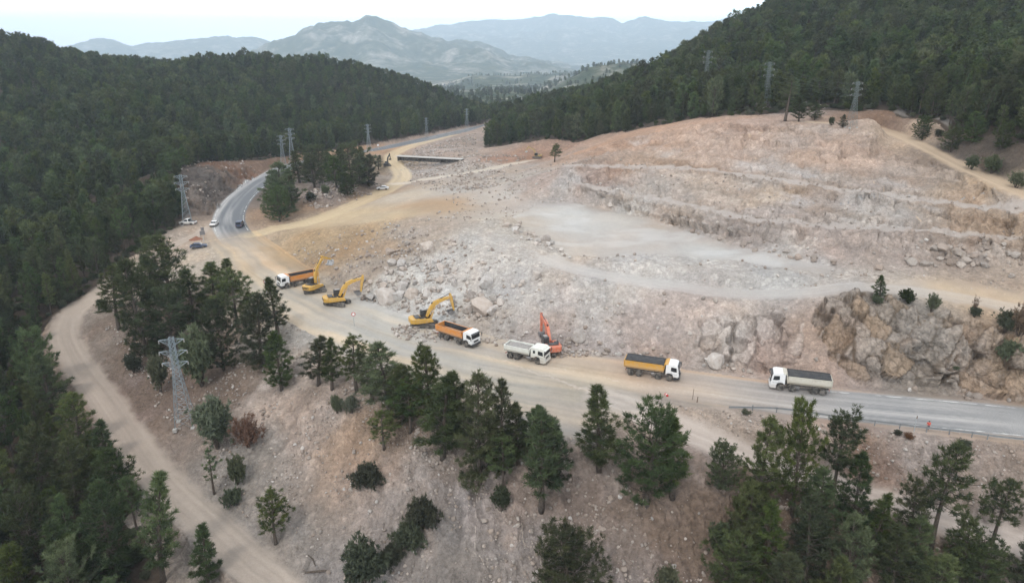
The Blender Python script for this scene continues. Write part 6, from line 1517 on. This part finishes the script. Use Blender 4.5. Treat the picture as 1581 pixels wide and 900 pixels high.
def span(a, b_, label):
    root = empty('power_line', (a[0], a[1], a[2])); tag(root, label, 'power line', 'wires between the right hand pylons')
    for i in range(3):
        for s_ in (-1, 1):
            def tip(p):
                z = 13 - .25 - i * 13 * .125 - .6; w_ = .36 + 1.25 * (1.0 if i != 1 else 1.12)
                return Vector((p[0] + math.cos(p[4]) * s_ * w_ * p[3], p[1] + math.sin(p[4]) * s_ * w_ * p[3], p[2] + z * p[3]))
            A, B = tip(a), tip(b_); sag = (B - A).length * .022
            pts = [A.lerp(B, t) - Vector((0, 0, 4 * sag * t * (1 - t))) - Vector(a[:3]) for t in np.linspace(0, 1, 13)]
            q = MB(); q.path([tuple(p) for p in pts], .006, 4); q.build('wire', M['pylon'], root)
span(PYL[9], PYL[10], 'wires hanging from the hilltop pylon to the next one in the wood')
span(PYL[10], PYL[11], 'wires between the two pylons within the right hand wood')

# ------------------------------------------------------------------ guard rail, signs, posts
gr = [hit(*p) for p in [(1125, 631), (1180, 635), (1237, 641), (1300, 651), (1350, 657), (1430, 667), (1500, 675), (1581, 685)]] + [(82, 66.3, 0)]
gl = spline([(p[0], p[1], 0) for p in gr], 1.2); gl = [(p[0], p[1], ground_z(p[0], p[1])) for p in gl]
o0 = gl[0]; root = empty('guard_rail', o0); tag(root, 'grey steel guard rail along the near side of the haul road', 'guard rail')
V, F = [], []; pr = [(.0, .42), (.06, .46), (.06, .53), (0, .57), (.06, .61), (.06, .68), (0, .72), (-.02, .72), (.02, .66), (.02, .62), (-.03, .57), (.02, .52), (.02, .48), (-.02, .42)]
pr = [(a * 1.3, .12 + b_ * .85) for a, b_ in pr]
# smooth rail height so it runs true over rough ground
gz_ = np.convolve(np.pad([p[2] for p in gl], 4, mode='edge'), np.ones(9) / 9, 'valid')
for i, p in enumerate(gl):
    a, b_ = gl[max(i - 1, 0)], gl[min(i + 1, len(gl) - 1)]; t = Vector((b_[0] - a[0], b_[1] - a[1], 0)).normalized(); n_ = Vector((-t.y, t.x, 0)); drop = -.35 * max(0, 1 - i / 4)
    for u, z in pr: V.append((p[0] + n_.x * u - o0[0], p[1] + n_.y * u - o0[1], gz_[i] + z + drop - o0[2]))
k = len(pr)
for i in range(len(gl) - 1):
    for j in range(k): F.append([i * k + j, i * k + (j + 1) % k, (i + 1) * k + (j + 1) % k, (i + 1) * k + j])
link(D.objects.new('rail', raw_mesh('rail', V, F, (M['darkrail'],))), root)
first = None
for i in range(2, len(gl), 2):
    p = gl[i]
    if first is None:
        q = MB(); q.box((0, 0, .25), (.12, .08, 1.15), .01); first = q.build('post', M['darkrail'], root); c = first
    else: c = first.copy(); COL.objects.link(c); c.parent = root
    a = gl[i - 1]; d = Vector((p[0] - a[0], p[1] - a[1], 0)); c.location = (p[0] - o0[0], p[1] - o0[1], gz_[i] - o0[2] - .05); c.rotation_euler = (0, 0, math.atan2(d.y, d.x))
def sign_post(px, py, ptop, label, build):
    h = stand(px, py); H = top_height(h[0], h[1], ptop) - h[2]
    yaw = math.atan2(-h[0], h[1]); root = empty('road_sign', h, yaw); tag(root, label, 'road sign')
    q = MB(); q.bar((0, 0, -.2), (0, 0, H), .045, 8); q.build('post', M['galv'], root); build(root, H)
def disc(root, z, r, m, y, name, ring=False):
    q = MB(); q.lathe([(r, -.012), (r, .012)] if not ring else [(r * .98, -.01), (r, 0), (r * .98, .01)], (0, y, z), 24); return q.build(name, m, root)
def round_sign(root, H, r=.42, turn=0.0):
    q = MB(); q.lathe([(r, -.01), (r, .01)], (0, -.07, H - r), 24); a = q.build('sign_plate', M['signred'], root)
    q = MB(); q.lathe([(r * .70, -.008), (r * .70, .008)], (0, -.09, H - r), 24); q.build('sign_face', M['signwhite'], a)
sign_post(547, 503, 482, 'round red rimmed sign on a post in the loading place before the second digger', lambda r_, H: round_sign(r_, H, .33))
sign_post(412, 455, 432, 'round red rimmed sign on a post left of the far orange tipper', lambda r_, H: round_sign(r_, H, .33))
def back_sign(root, H):
    q = MB(); q.box((.05, -.08, H - .42), (.75, .05, .75), .02); q.build('sign_plate', M['steel'], root)
    q = MB(); q.box((-.08, -.08, H - 1.35), (1.15, .05, 1.0), .02); q.build('sign_plate', M['steel'], root)
    q = MB(); q.bar((-.5, 0, -.2), (-.5, 0, H - .9), .045, 8); q.build('post', M['timber'], root)
sign_post(315, 374, 351, 'grey backed double road sign beside the brown heap, left of the asphalt', back_sign)
sign_post(1411, 666, 641, 'thin marker post with a small faded reddish plate behind the guard rail', lambda r_, H: MB().box((.02, -.05, H - .25), (.12, .03, .4), .01).build('sign_plate', M['timber'], r_))
sign_post(584, 230, 223, 'small white sign beside the far stretch of road', lambda r_, H: MB().box((0, -.06, H - .4), (.9, .04, .8), .01).build('sign_plate', M['signwhite'], r_))
for px, py, pt, th, label in [(1069, 617, 600, .05, 'taller bare stake on the rubble by the end of the guard rail'), (1076, 621, 612, .09, 'short dark stake right of the taller bare stake')]:
    h = stand(px, py); H = top_height(h[0], h[1], pt) - h[2]; q = MB(); q.bar((0, 0, -.3), (.06, 0, H), th, 6, th * .6); o = q.build('stake', M['timber']); o.location = h; tag(o, label, 'stake')
# overturned red and white barrel
h = stand(1029, 611); root = empty('traffic_barrel', (h[0], h[1], h[2] + .14), R(20)); root.scale = (.62,) * 3; tag(root, 'overturned red and white traffic barrel on the edge of the loading place', 'traffic barrel')
q = MB(); q.lathe([(.20, -.45), (.26, -.40), (.26, -.16), (.22, -.14), (.22, .14), (.26, .16), (.26, .40), (.20, .45)], (0, 0, 0), 16); q.build('drum', M['signred'], root)
q = MB(); q.lathe([(.228, -.13), (.235, -.12), (.235, .12), (.228, .13)], (0, 0, 0), 16); q.build('white_band', M['signwhite'], root)
# heap beside the double sign
def heap(px, py, w, hh, m, name, label, cat, seed):
    h = stand(px, py); n = 20; rr, aa = np.meshgrid(np.linspace(0, 1, 7), np.linspace(0, 2 * np.pi, n, endpoint=False), indexing='ij')
    X, Y = rr * np.cos(aa) * w, rr * np.sin(aa) * w * .6; Z = hh * (1 - rr) ** 1.1 - .15; no = fbm(np.stack([X * 2, Y * 2], -1), 3, seed); Z = Z + no * .25 * hh * (1 - rr * .7)
    ii = np.arange(7 * n).reshape(7, n); Fq = np.stack([ii[:-1], ii[1:], np.roll(ii, -1, 1)[1:], np.roll(ii, -1, 1)[:-1]], -1).reshape(-1, 4)
    o = link(D.objects.new(name, raw_mesh(name, np.stack([X, Y, Z], -1).reshape(-1, 3), Fq, (m,)))); o.location = h; tag(o, label, cat)
redsoil = paint('red_earth', (.20, .085, .05), .4, .95, dcol=(.30, .16, .10))
heap(304, 370, 2.0, .9, redsoil, 'earth_heap', 'heap of reddish brown earth beside the double road sign', 'earth heap', 3)
# ------------------------------------------------------------------ concrete culvert under the embankment
a, b_ = hit(612, 251), hit(713, 249)
ang = math.atan2(b_[1] - a[1], b_[0] - a[0]); Lc = math.hypot(b_[0] - a[0], b_[1] - a[1]); mid = ((a[0] + b_[0]) / 2, (a[1] + b_[1]) / 2)
root = empty('concrete_culvert', (mid[0], mid[1], max(a[2], b_[2]) - .75), ang); tag(root, 'long low concrete culvert slab with a dark opening, below the stony embankment', 'culvert')
q = MB(); q.box((0, 1.2, 1.35), (Lc, 3.2, .20), .03); q.build('slab', M['concrete'], root)
q = MB(); q.box((0, 2.6, .3), (Lc, .25, 1.88), .02)
for k in range(4): q.box((-Lc / 2 + .3 + k * (Lc - .6) / 3, 1.6, .3), (.3, 2.0, 1.86), .02)
q.build('wall', M['chassis'], root)  # back wall and piers coloured dark to imitate the shade under the slab

# ------------------------------------------------------------------ the person by the guard rail
def person(px, py, ptop, label, vestm, legm):
    h = stand(px, py); H = top_height(h[0], h[1], ptop) - h[2]; k = H / 1.75
    root = empty('person', h, math.atan2(-h[0], h[1]) + R(20)); root.scale = (k, k, k); tag(root, label, 'person')
    J = dict(pel=(0, 0, .95), spine=(0, .02, 1.18), chest=(0, 0, 1.38), neck=(0, -.01, 1.50), head=(0, -.04, 1.60), crown=(0, -.03, 1.72), ls=(.19, 0, 1.42), le=(.27, .03, 1.15), lw=(.24, -.12, .93), lh=(.22, -.2, .86), rs=(-.19, 0, 1.42), re=(-.28, .04, 1.16), rw=(-.25, -.10, .94), rh=(-.23, -.18, .87),
             lp=(.10, 0, .90), lk=(.12, -.03, .50), la=(.12, .05, .09), lt=(.13, -.12, .04), rp=(-.10, 0, .90), rk=(-.12, -.08, .50), ra=(-.12, -.03, .09), rt=(-.13, -.2, .04))
    E = 'pel spine,spine chest,chest neck,neck head,head crown,chest ls,ls le,le lw,lw lh,chest rs,rs re,re rw,rw rh,pel lp,lp lk,lk la,la lt,pel rp,rp rk,rk ra,ra rt'.split(',')
    rad = dict(pel=.14, spine=.135, chest=.15, neck=.06, head=.095, crown=.08, ls=.07, le=.05, lw=.036, lh=.045, rs=.07, re=.05, rw=.036, rh=.045, lp=.095, lk=.065, la=.045, lt=.04, rp=.095, rk=.065, ra=.045, rt=.04)
    def skin(name, keys, edges, m, grow=0.0, parent=root):
        me = D.meshes.new(name); me.from_pydata([J[q] for q in keys], [(keys.index(a), keys.index(c)) for a, c in edges], []); me.materials.append(m)
        sl_ = me.skin_vertices if len(me.skin_vertices) else None
        o = link(D.objects.new(name, me), parent); md = o.modifiers.new('skin', 'SKIN'); md.use_smooth_shade = True
        if not len(me.skin_vertices):
            bm = bmesh.new(); bm.from_mesh(me); bm.verts.layers.skin.verify(); bm.to_mesh(me); bm.free()
        lay = me.skin_vertices[0].data
        for i, q in enumerate(keys): lay[i].radius = (rad[q] + grow,) * 2; lay[i].use_root = q in ('pel', 'spine') and i == 0
        o.modifiers.new('sub', 'SUBSURF').levels = 1; o.modifiers['sub'].render_levels = 2; return o
    skinm, nt_, b_ = mat('skin'); b_.inputs['Base Color'].default_value = (.42, .25, .17, 1)
    ks = list(J); skin('body', ks, [e.split() for e in E], skinm)
    skin('vest', ['spine', 'chest', 'ls', 'rs', 'pel', 'le', 're'], [('pel', 'spine'), ('spine', 'chest'), ('chest', 'ls'), ('chest', 'rs'), ('ls', 'le'), ('rs', 're')], vestm, .025)
    skin('trousers', ['pel', 'lp', 'lk', 'la', 'rp', 'rk', 'ra'], [('pel', 'lp'), ('lp', 'lk'), ('lk', 'la'), ('pel', 'rp'), ('rp', 'rk'), ('rk', 'ra')], legm, .022)
    hm_ = MB(); hm_.lathe([(.118, 1.60), (.122, 1.66), (.10, 1.74), (.05, 1.79), (.005, 1.80)], (0, -.025, 0), 12, 'z'); hm_.build('hair', M['dark'], root)
vest = paint('red_vest', (.55, .07, .05), .1, .8); jeans = paint('grey_trousers', (.10, .11, .13), .2, .9)
person(1432, 664, 649.5, 'person in a red top and grey trousers standing by the guard rail', vest, jeans)
# ------------------------------------------------------------------ broken rock
def rock_mat(name, c1, c2, c3):
    m, nt, b = mat(name); L = nt.links
    oi = N(nt, 'ShaderNodeObjectInfo'); tc = N(nt, 'ShaderNodeTexCoord'); nz = N(nt, 'ShaderNodeTexNoise', i_Scale=3.0, i_Detail=6.0); L.new(tc.outputs['Object'], nz.inputs['Vector'])
    c_ = mixc(nt, mrange(nt, nz.outputs[0], .35, .7, 0, .6), mixc(nt, oi.outputs['Random'], c1, c2), c3)
    hv_ = N(nt, 'ShaderNodeHueSaturation'); L.new(c_, hv_.inputs['Color']); L.new(mrange(nt, mth(nt, 'FRACT', mth(nt, 'MULTIPLY', oi.outputs['Random'], 9.7)), 0, 1, .74, 1.14), hv_.inputs['Value'])
    L.new(hv_.outputs[0], b.inputs['Base Color']); b.inputs['Roughness'].default_value = .92; b.inputs['Specular IOR Level'].default_value = .2
    bp = N(nt, 'ShaderNodeBump', i_Strength=.5, i_Distance=.1); L.new(nz.outputs[0], bp.inputs['Height']); L.new(bp.outputs[0], b.inputs['Normal'])
    return m
PALE = rock_mat('pale_limestone', (.50, .485, .465), (.40, .345, .30), (.31, .25, .205)); TAN = rock_mat('dusty_limestone', (.36, .33, .30), (.30, .245, .205), (.25, .195, .155))
def rock_mesh(seed, sub=3, name='boulder', cuts=11, m=None):
    rng_ = np.random.default_rng(seed); bm = bmesh.new(); bmesh.ops.create_icosphere(bm, subdivisions=sub, radius=1.0); V = np.array([v.co[:] for v in bm.verts]); F = np.array([[v.index for v in f.verts] for f in bm.faces]); bm.free()
    V = V * np.array([1.0, rng_.uniform(.7, .95), rng_.uniform(.55, .85)])
    for k in range(cuts):
        n = rng_.normal(size=3); n /= np.linalg.norm(n); h = rng_.uniform(.42, .74); d = V @ n - h; V = V - np.clip(d, 0, None)[:, None] * n[None] * .96
    V = V + V / (np.linalg.norm(V, axis=1, keepdims=True) + 1e-6) * (fbm(V * 2.2 + seed, 3, seed)[:, None] * .09)
    V[:, 2] -= V[:, 2].min() * .75
    return raw_mesh(name, V / .75, F, (m or PALE,))
ROCKS = [rock_mesh(200 + i) for i in range(9)] + [rock_mesh(220 + i, m=TAN) for i in range(7)]; SMALL = [rock_mesh(240 + i, 1 if i % 2 else 2, 'stone', 7, PALE if i < 4 else TAN) for i in range(8)]
protoR = {}
rng = np.random.default_rng(31)
nB = [0]
def boulder(x, y, r, label, group, tan=False):
    i = int(rng.integers(9, 16)) if tan else int(rng.integers(0, 9))
    if i not in protoR: o = link(D.objects.new('boulder', ROCKS[i])); protoR[i] = o
    else: o = protoR[i].copy(); COL.objects.link(o)
    o.location = (x, y, ground_z(x, y) - .18 * r); o.scale = (r, r * float(rng.uniform(.85, 1.15)), r * float(rng.uniform(.8, 1.15))); o.rotation_euler = (float(rng.normal() * .25), float(rng.normal() * .25), float(rng.uniform(0, 6.28)))
    tag(o, label, 'boulder', group); nB[0] += 1; return o
for px, py, w, label in [
  (594, 468, 30, 'biggest pale grey boulder at the rubble foot, between the second and third yellow diggers'),
  (614, 462, 18, 'pale boulder leaning on the right side of the big pale grey one'),
  (634, 455, 22, 'tall pale boulder in the rubble above the yellow digger reaching right'),
  (742, 480, 36, 'largest flat faced whitish boulder, right of the raised digger bucket'),
  (724, 482, 18, 'whitish boulder on the left of the largest flat faced one'),
  (758, 484, 18, 'grey slab boulder on the right of the largest flat faced one'),
  (752, 442, 24, 'square boulder high in the rubble above the largest flat faced one'),
  (660, 388, 26, 'grey weathered boulder near the top of the rubble slope'),
  (604, 392, 14, 'brown boulder near the top left of the rubble slope'),
  (828, 430, 16, 'pale oval boulder in the upper rubble above the red digger'),
  (772, 470, 14, 'rounded boulder in the middle rubble right of the largest flat faced one'),
  (893, 525, 20, 'boulder behind the tail of the red digger'),
  (878, 530, 14, 'smaller boulder behind the tail of the red digger'),
  (1111, 562, 28, 'big light boulder at the slope foot between the yellow tipper and the cream tipper'),
  (1129, 566, 13, 'boulder touching the right side of the big light one at the slope foot'),
  (1093, 556, 13, 'boulder touching the left side of the big light one at the slope foot'),
  (1453, 392, 17, 'largest brown boulder of the heap on the right quarry bench'),
  (1478, 388, 15, 'dark topped boulder right of the largest brown one on the bench heap'),
  (1519, 412, 14, 'single round boulder right of the bench heap'),
  (1562, 428, 9, 'pale flat boulder lying alone right of the round one'),
  (1357, 416, 14, 'reddish boulder at the left end of the bench heap'),
  (941, 318, 8, 'lone boulder on the far edge of the quarry floor'),
  (1508, 612, 14, 'white rock lying at the foot of the rock face right of the cream tipper'),
  (1492, 616, 10, 'small white rock left of the white one at the rock face foot'),
  (185, 655, 0, '')]:
    if not w: continue
    h = hit(px, py); dep = project(*h)[2]; boulder(h[0], h[1], w * .5 * dep / FPX, label, None, px > 1300 or 'brown' in label)
def heaps(n, poly, rlo, rhi, label, group, seed, powr=2.2):
    tan = seed in (2, 4, 5, 6, 7)
    rg_ = np.random.default_rng(seed); xs, ys = [p[0] for p in poly], [p[1] for p in poly]; k = 0
    while k < n:
        px, py = rg_.uniform(min(xs), max(xs)), rg_.uniform(min(ys), max(ys))
        if not inpoly(np.array([px]), np.array([py]), poly)[0]: continue
        h = hit(px, py)
        if h is None: k += 1; continue
        boulder(h[0], h[1], rlo + (rhi - rlo) * rg_.random() ** powr, label, group, tan); k += 1
heaps(80, [(560, 440), (600, 400), (660, 395), (730, 440), (775, 470), (770, 500), (700, 486), (620, 474), (570, 462)], .3, .95, 'pale broken boulder in the rubble slope behind the yellow diggers', 'boulders of the rubble slope behind the yellow diggers', 1)
heaps(30, [(640, 350), (720, 372), (840, 415), (850, 470), (760, 440), (680, 390)], .25, .55, 'pale rock in the upper dusty part of the rubble slope', 'rocks in the upper dusty part of the rubble slope', 12)
heaps(20, [(560, 380), (620, 350), (660, 360), (600, 420), (560, 440), (520, 420)], .3, .7, 'brownish boulder at the ochre left part of the rubble slope', 'boulders of the ochre part of the rubble slope', 2)
heaps(30, [(762, 342), (800, 340), (830, 362), (872, 386), (868, 396), (820, 376), (790, 362)], .3, .8, 'boulder of the stony ridge along the near edge of the pale quarry floor', 'boulders along the quarry floor edge', 3)
heaps(46, [(1385, 400), (1420, 380), (1470, 368), (1530, 375), (1581, 392), (1581, 412), (1500, 410), (1420, 412)], .3, .75, 'brownish boulder of the heap on the right quarry bench', 'boulders of the bench heap', 4)
heaps(28, [(860, 525), (960, 530), (1070, 548), (1180, 570), (1180, 578), (1060, 564), (940, 546), (860, 540)], .25, .6, 'boulder at the slope foot along the haul road between red digger and cream tipper', 'boulders at the slope foot', 5)
heaps(22, [(1030, 340), (1110, 362), (1200, 385), (1290, 402), (1290, 412), (1180, 392), (1040, 352)], .25, .6, 'boulder at the foot of the quarry wall along the pale floor', 'boulders at the quarry wall foot', 6)
heaps(30, [(430, 840), (500, 700), (620, 720), (760, 760), (900, 760), (1060, 790), (1050, 890), (800, 890), (480, 890)], .14, .38, 'loose rock lying on the grey debris slope', 'loose rocks of the debris slope', 7)
# stones: uncountable, one object per place
def stones(name, n, test, rlo, rhi, seed, label, xr, yr, powr=3.0):
    rg_ = np.random.default_rng(seed); x = rg_.uniform(*xr, n * 6); y = rg_.uniform(*yr, n * 6); m = test(x, y); x, y = x[m][:n], y[m][:n]
    cl = fbm(np.stack([x, y], -1) / 5.0, 3, seed); k = rg_.random(len(x)) < np.clip(.5 + 1.6 * cl, .06, 1); x, y = x[k], y[k]
    z = np.array([ground_z(a, c) for a, c in zip(x, y)]); r = rlo + (rhi - rlo) * rg_.random(len(x)) ** powr; q = rg_.uniform(.75, 1.2, (len(x), 3)) * r[:, None]
    scatter(name, np.stack([x, y, z - .12 * r], -1), q, rg_.uniform(0, 6.28, len(x)), (rg_.integers(0, 8, len(x)) if seed in (1, 8) else rg_.integers(4, 8, len(x)) - (rg_.random(len(x)) < .22) * 4), SMALL, label, rg_.normal(size=(len(x), 2)) * .4)
def off_roads(x, y, g=1.0):
    m = np.ones(len(x), bool)
    for k_, w_ in (('road', 5.5), ('track', 2.9), ('branch', 2.7), ('dirt', 3.2), ('dirt2', 2.4), ('upper', 2.3), ('floor', 2.4)): m &= line_at(k_, x, y)[0] > w_ * g
    return m & ~inpoly(x, y, PLATFORM)
rockyP = hpoly([(545, 450), (590, 405), (640, 372), (700, 400), (745, 430), (790, 460), (790, 505), (700, 490), (620, 476), (560, 466)])
slopeP = hpoly([(420, 374), (470, 410), (515, 444), (600, 482), (720, 503), (850, 538), (1000, 556), (1150, 581), (1350, 605), (1581, 632), (1581, 530), (1450, 482), (1340, 454), (1200, 476), (1000, 451), (830, 410), (700, 364), (600, 345), (500, 357)])
stones('rubble', 9500, lambda x, y: inpoly(x, y, slopeP) & off_roads(x, y) & ~inpoly(x, y, CLIFF) & ~inpoly(x, y, CLIFF2) & (np.random.default_rng(8).random(len(x)) < np.where(inpoly(x, y, rockyP), 1, .28)), .06, .44, 1, 'loose rubble covering the blasted slope above the haul road', (-60, 75), (75, 165), 4.5)
stones('rubble', 5000, lambda x, y: inpoly(x, y, hpoly([(640, 345), (760, 345), (850, 380), (900, 420), (1000, 440), (1240, 450), (1330, 430), (1581, 440), (1581, 320), (1400, 300), (1200, 275), (1000, 255), (880, 250), (800, 262), (720, 275), (700, 300)])) & off_roads(x, y) & ~inpoly(x, y, FLOOR), .05, .36, 2, 'stones strewn over the quarry benches and floor edges', (-45, 90), (88, 265), 5)
debP = hpoly([(400, 470), (520, 540), (660, 602), (790, 638), (910, 692), (1110, 730), (1300, 785), (1581, 870)]) + [(55, 52), (0, 46), (-20, 52)] + hpoly([(470, 893), (380, 800), (290, 690), (200, 580), (160, 500)])
stones('rubble', 22000, lambda x, y: inpoly(x, y, debP) & off_roads(x, y), .035, .28, 3, 'loose stones of the debris slope below the haul road', (-85, 60), (45, 150), 4.2)
stones('rubble', 2600, lambda x, y: inpoly(x, y, hpoly([(1000, 625), (1125, 634), (1237, 648), (1400, 672), (1581, 693), (1581, 812), (1400, 765), (1150, 682)])) & off_roads(x, y), .04, .24, 4, 'stones on the bank between haul road and branch track', (10, 75), (60, 95))
stones('rubble', 7000, lambda x, y: inpoly(x, y, hpoly([(620, 262), (640, 230), (735, 205), (735, 238), (820, 246), (780, 262), (800, 300), (690, 300), (650, 290)]) + hpoly([(640, 285)])) & off_roads(x, y), .10, .5, 5, 'stones of the embankment and valley fill below the far road', (-75, 20), (190, 420), 3.0)
stones('rubble', 1500, lambda x, y: inpoly(x, y, hpoly([(466, 304), (495, 284), (540, 284), (575, 300), (545, 312), (500, 322), (470, 318)])), .15, .6, 6, 'grey stones of the rock heap on the knoll', (-75, -40), (180, 260))
stones('rubble', 1500, lambda x, y: inpoly(x, y, [(-92, 190), (-110, 210), (-116, 250), (-104, 270), (-97, 262), (-95, 225), (-88, 200)]) | inpoly(x, y, [p for p in hpoly([(1210, 185), (1225, 150), (1260, 150), (1290, 184)])]), .15, .6, 7, 'stones on the rock cut beside the bend and the hilltop clearing', (-120, 110), (150, 290))
stones('rubble', 1500, lambda x, y: inpoly(x, y, hpoly([(600, 512), (620, 500), (672, 512), (700, 525), (670, 530), (620, 524)])) | inpoly(x, y, hpoly([(740, 522), (780, 516), (800, 528), (792, 545), (756, 538)])) | inpoly(x, y, hpoly([(860, 540), (900, 540), (960, 548), (900, 552), (862, 552)])), .06, .40, 8, 'crushed stones spilled on the loading place around the lorries', (-25, 20), (88, 112), 3.5)
# a felled trunk and root on the debris slope foot
for px, py, L_, rz, label in [(500, 882, 4.2, 8, 'fallen grey trunk lying on the stones at the foot of the debris slope'), (482, 868, 2.0, -50, 'short broken branch above the fallen grey trunk')]:
    h = stand(px, py); q = MB(); q.path([(-L_ / 2, 0, .1), (0, .1, .22), (L_ / 2, -.05, .12)], .13 if L_ > 3 else .07, 7); o = q.build('fallen_trunk', bark); o.location = h; o.rotation_euler = (0, R(6), R(rz)); tag(o, label, 'fallen trunk')
# bare earth clearing far down the valley
h = PT(778, 153, 900)
rr, aa = np.meshgrid(np.linspace(0, 1, 6), np.linspace(0, 2 * np.pi, 32, endpoint=False), indexing='ij')
X, Y = rr * np.cos(aa) * 34, rr * np.sin(aa) * 75; wob = 1 + .3 * fbm(np.stack([np.cos(aa) * 2, np.sin(aa) * 2], -1), 3, 9); X, Y = X * wob, Y * wob
ii = np.arange(6 * 32).reshape(6, 32); Fq = np.stack([ii[:-1], ii[1:], np.roll(ii, -1, 1)[1:], np.roll(ii, -1, 1)[:-1]], -1).reshape(-1, 4)
bare = paint('bare_red_earth', (.44, .25, .18), .7, .95, dcol=(.58, .44, .38))
Z = np.array([far_z(a, c) for a, c in zip((X + h[0]).ravel(), (Y + h[1]).ravel())]) * 0 + (8 - 14 * (rr.ravel()) ** 2)
o = link(D.objects.new('bare_ground', raw_mesh('bare_ground', np.stack([X.ravel(), Y.ravel(), Z], -1), Fq, (bare,), True))); o.location = (h[0], h[1], h[2] - 6); tag(o, kind='structure')
print('boulders', nB[0])
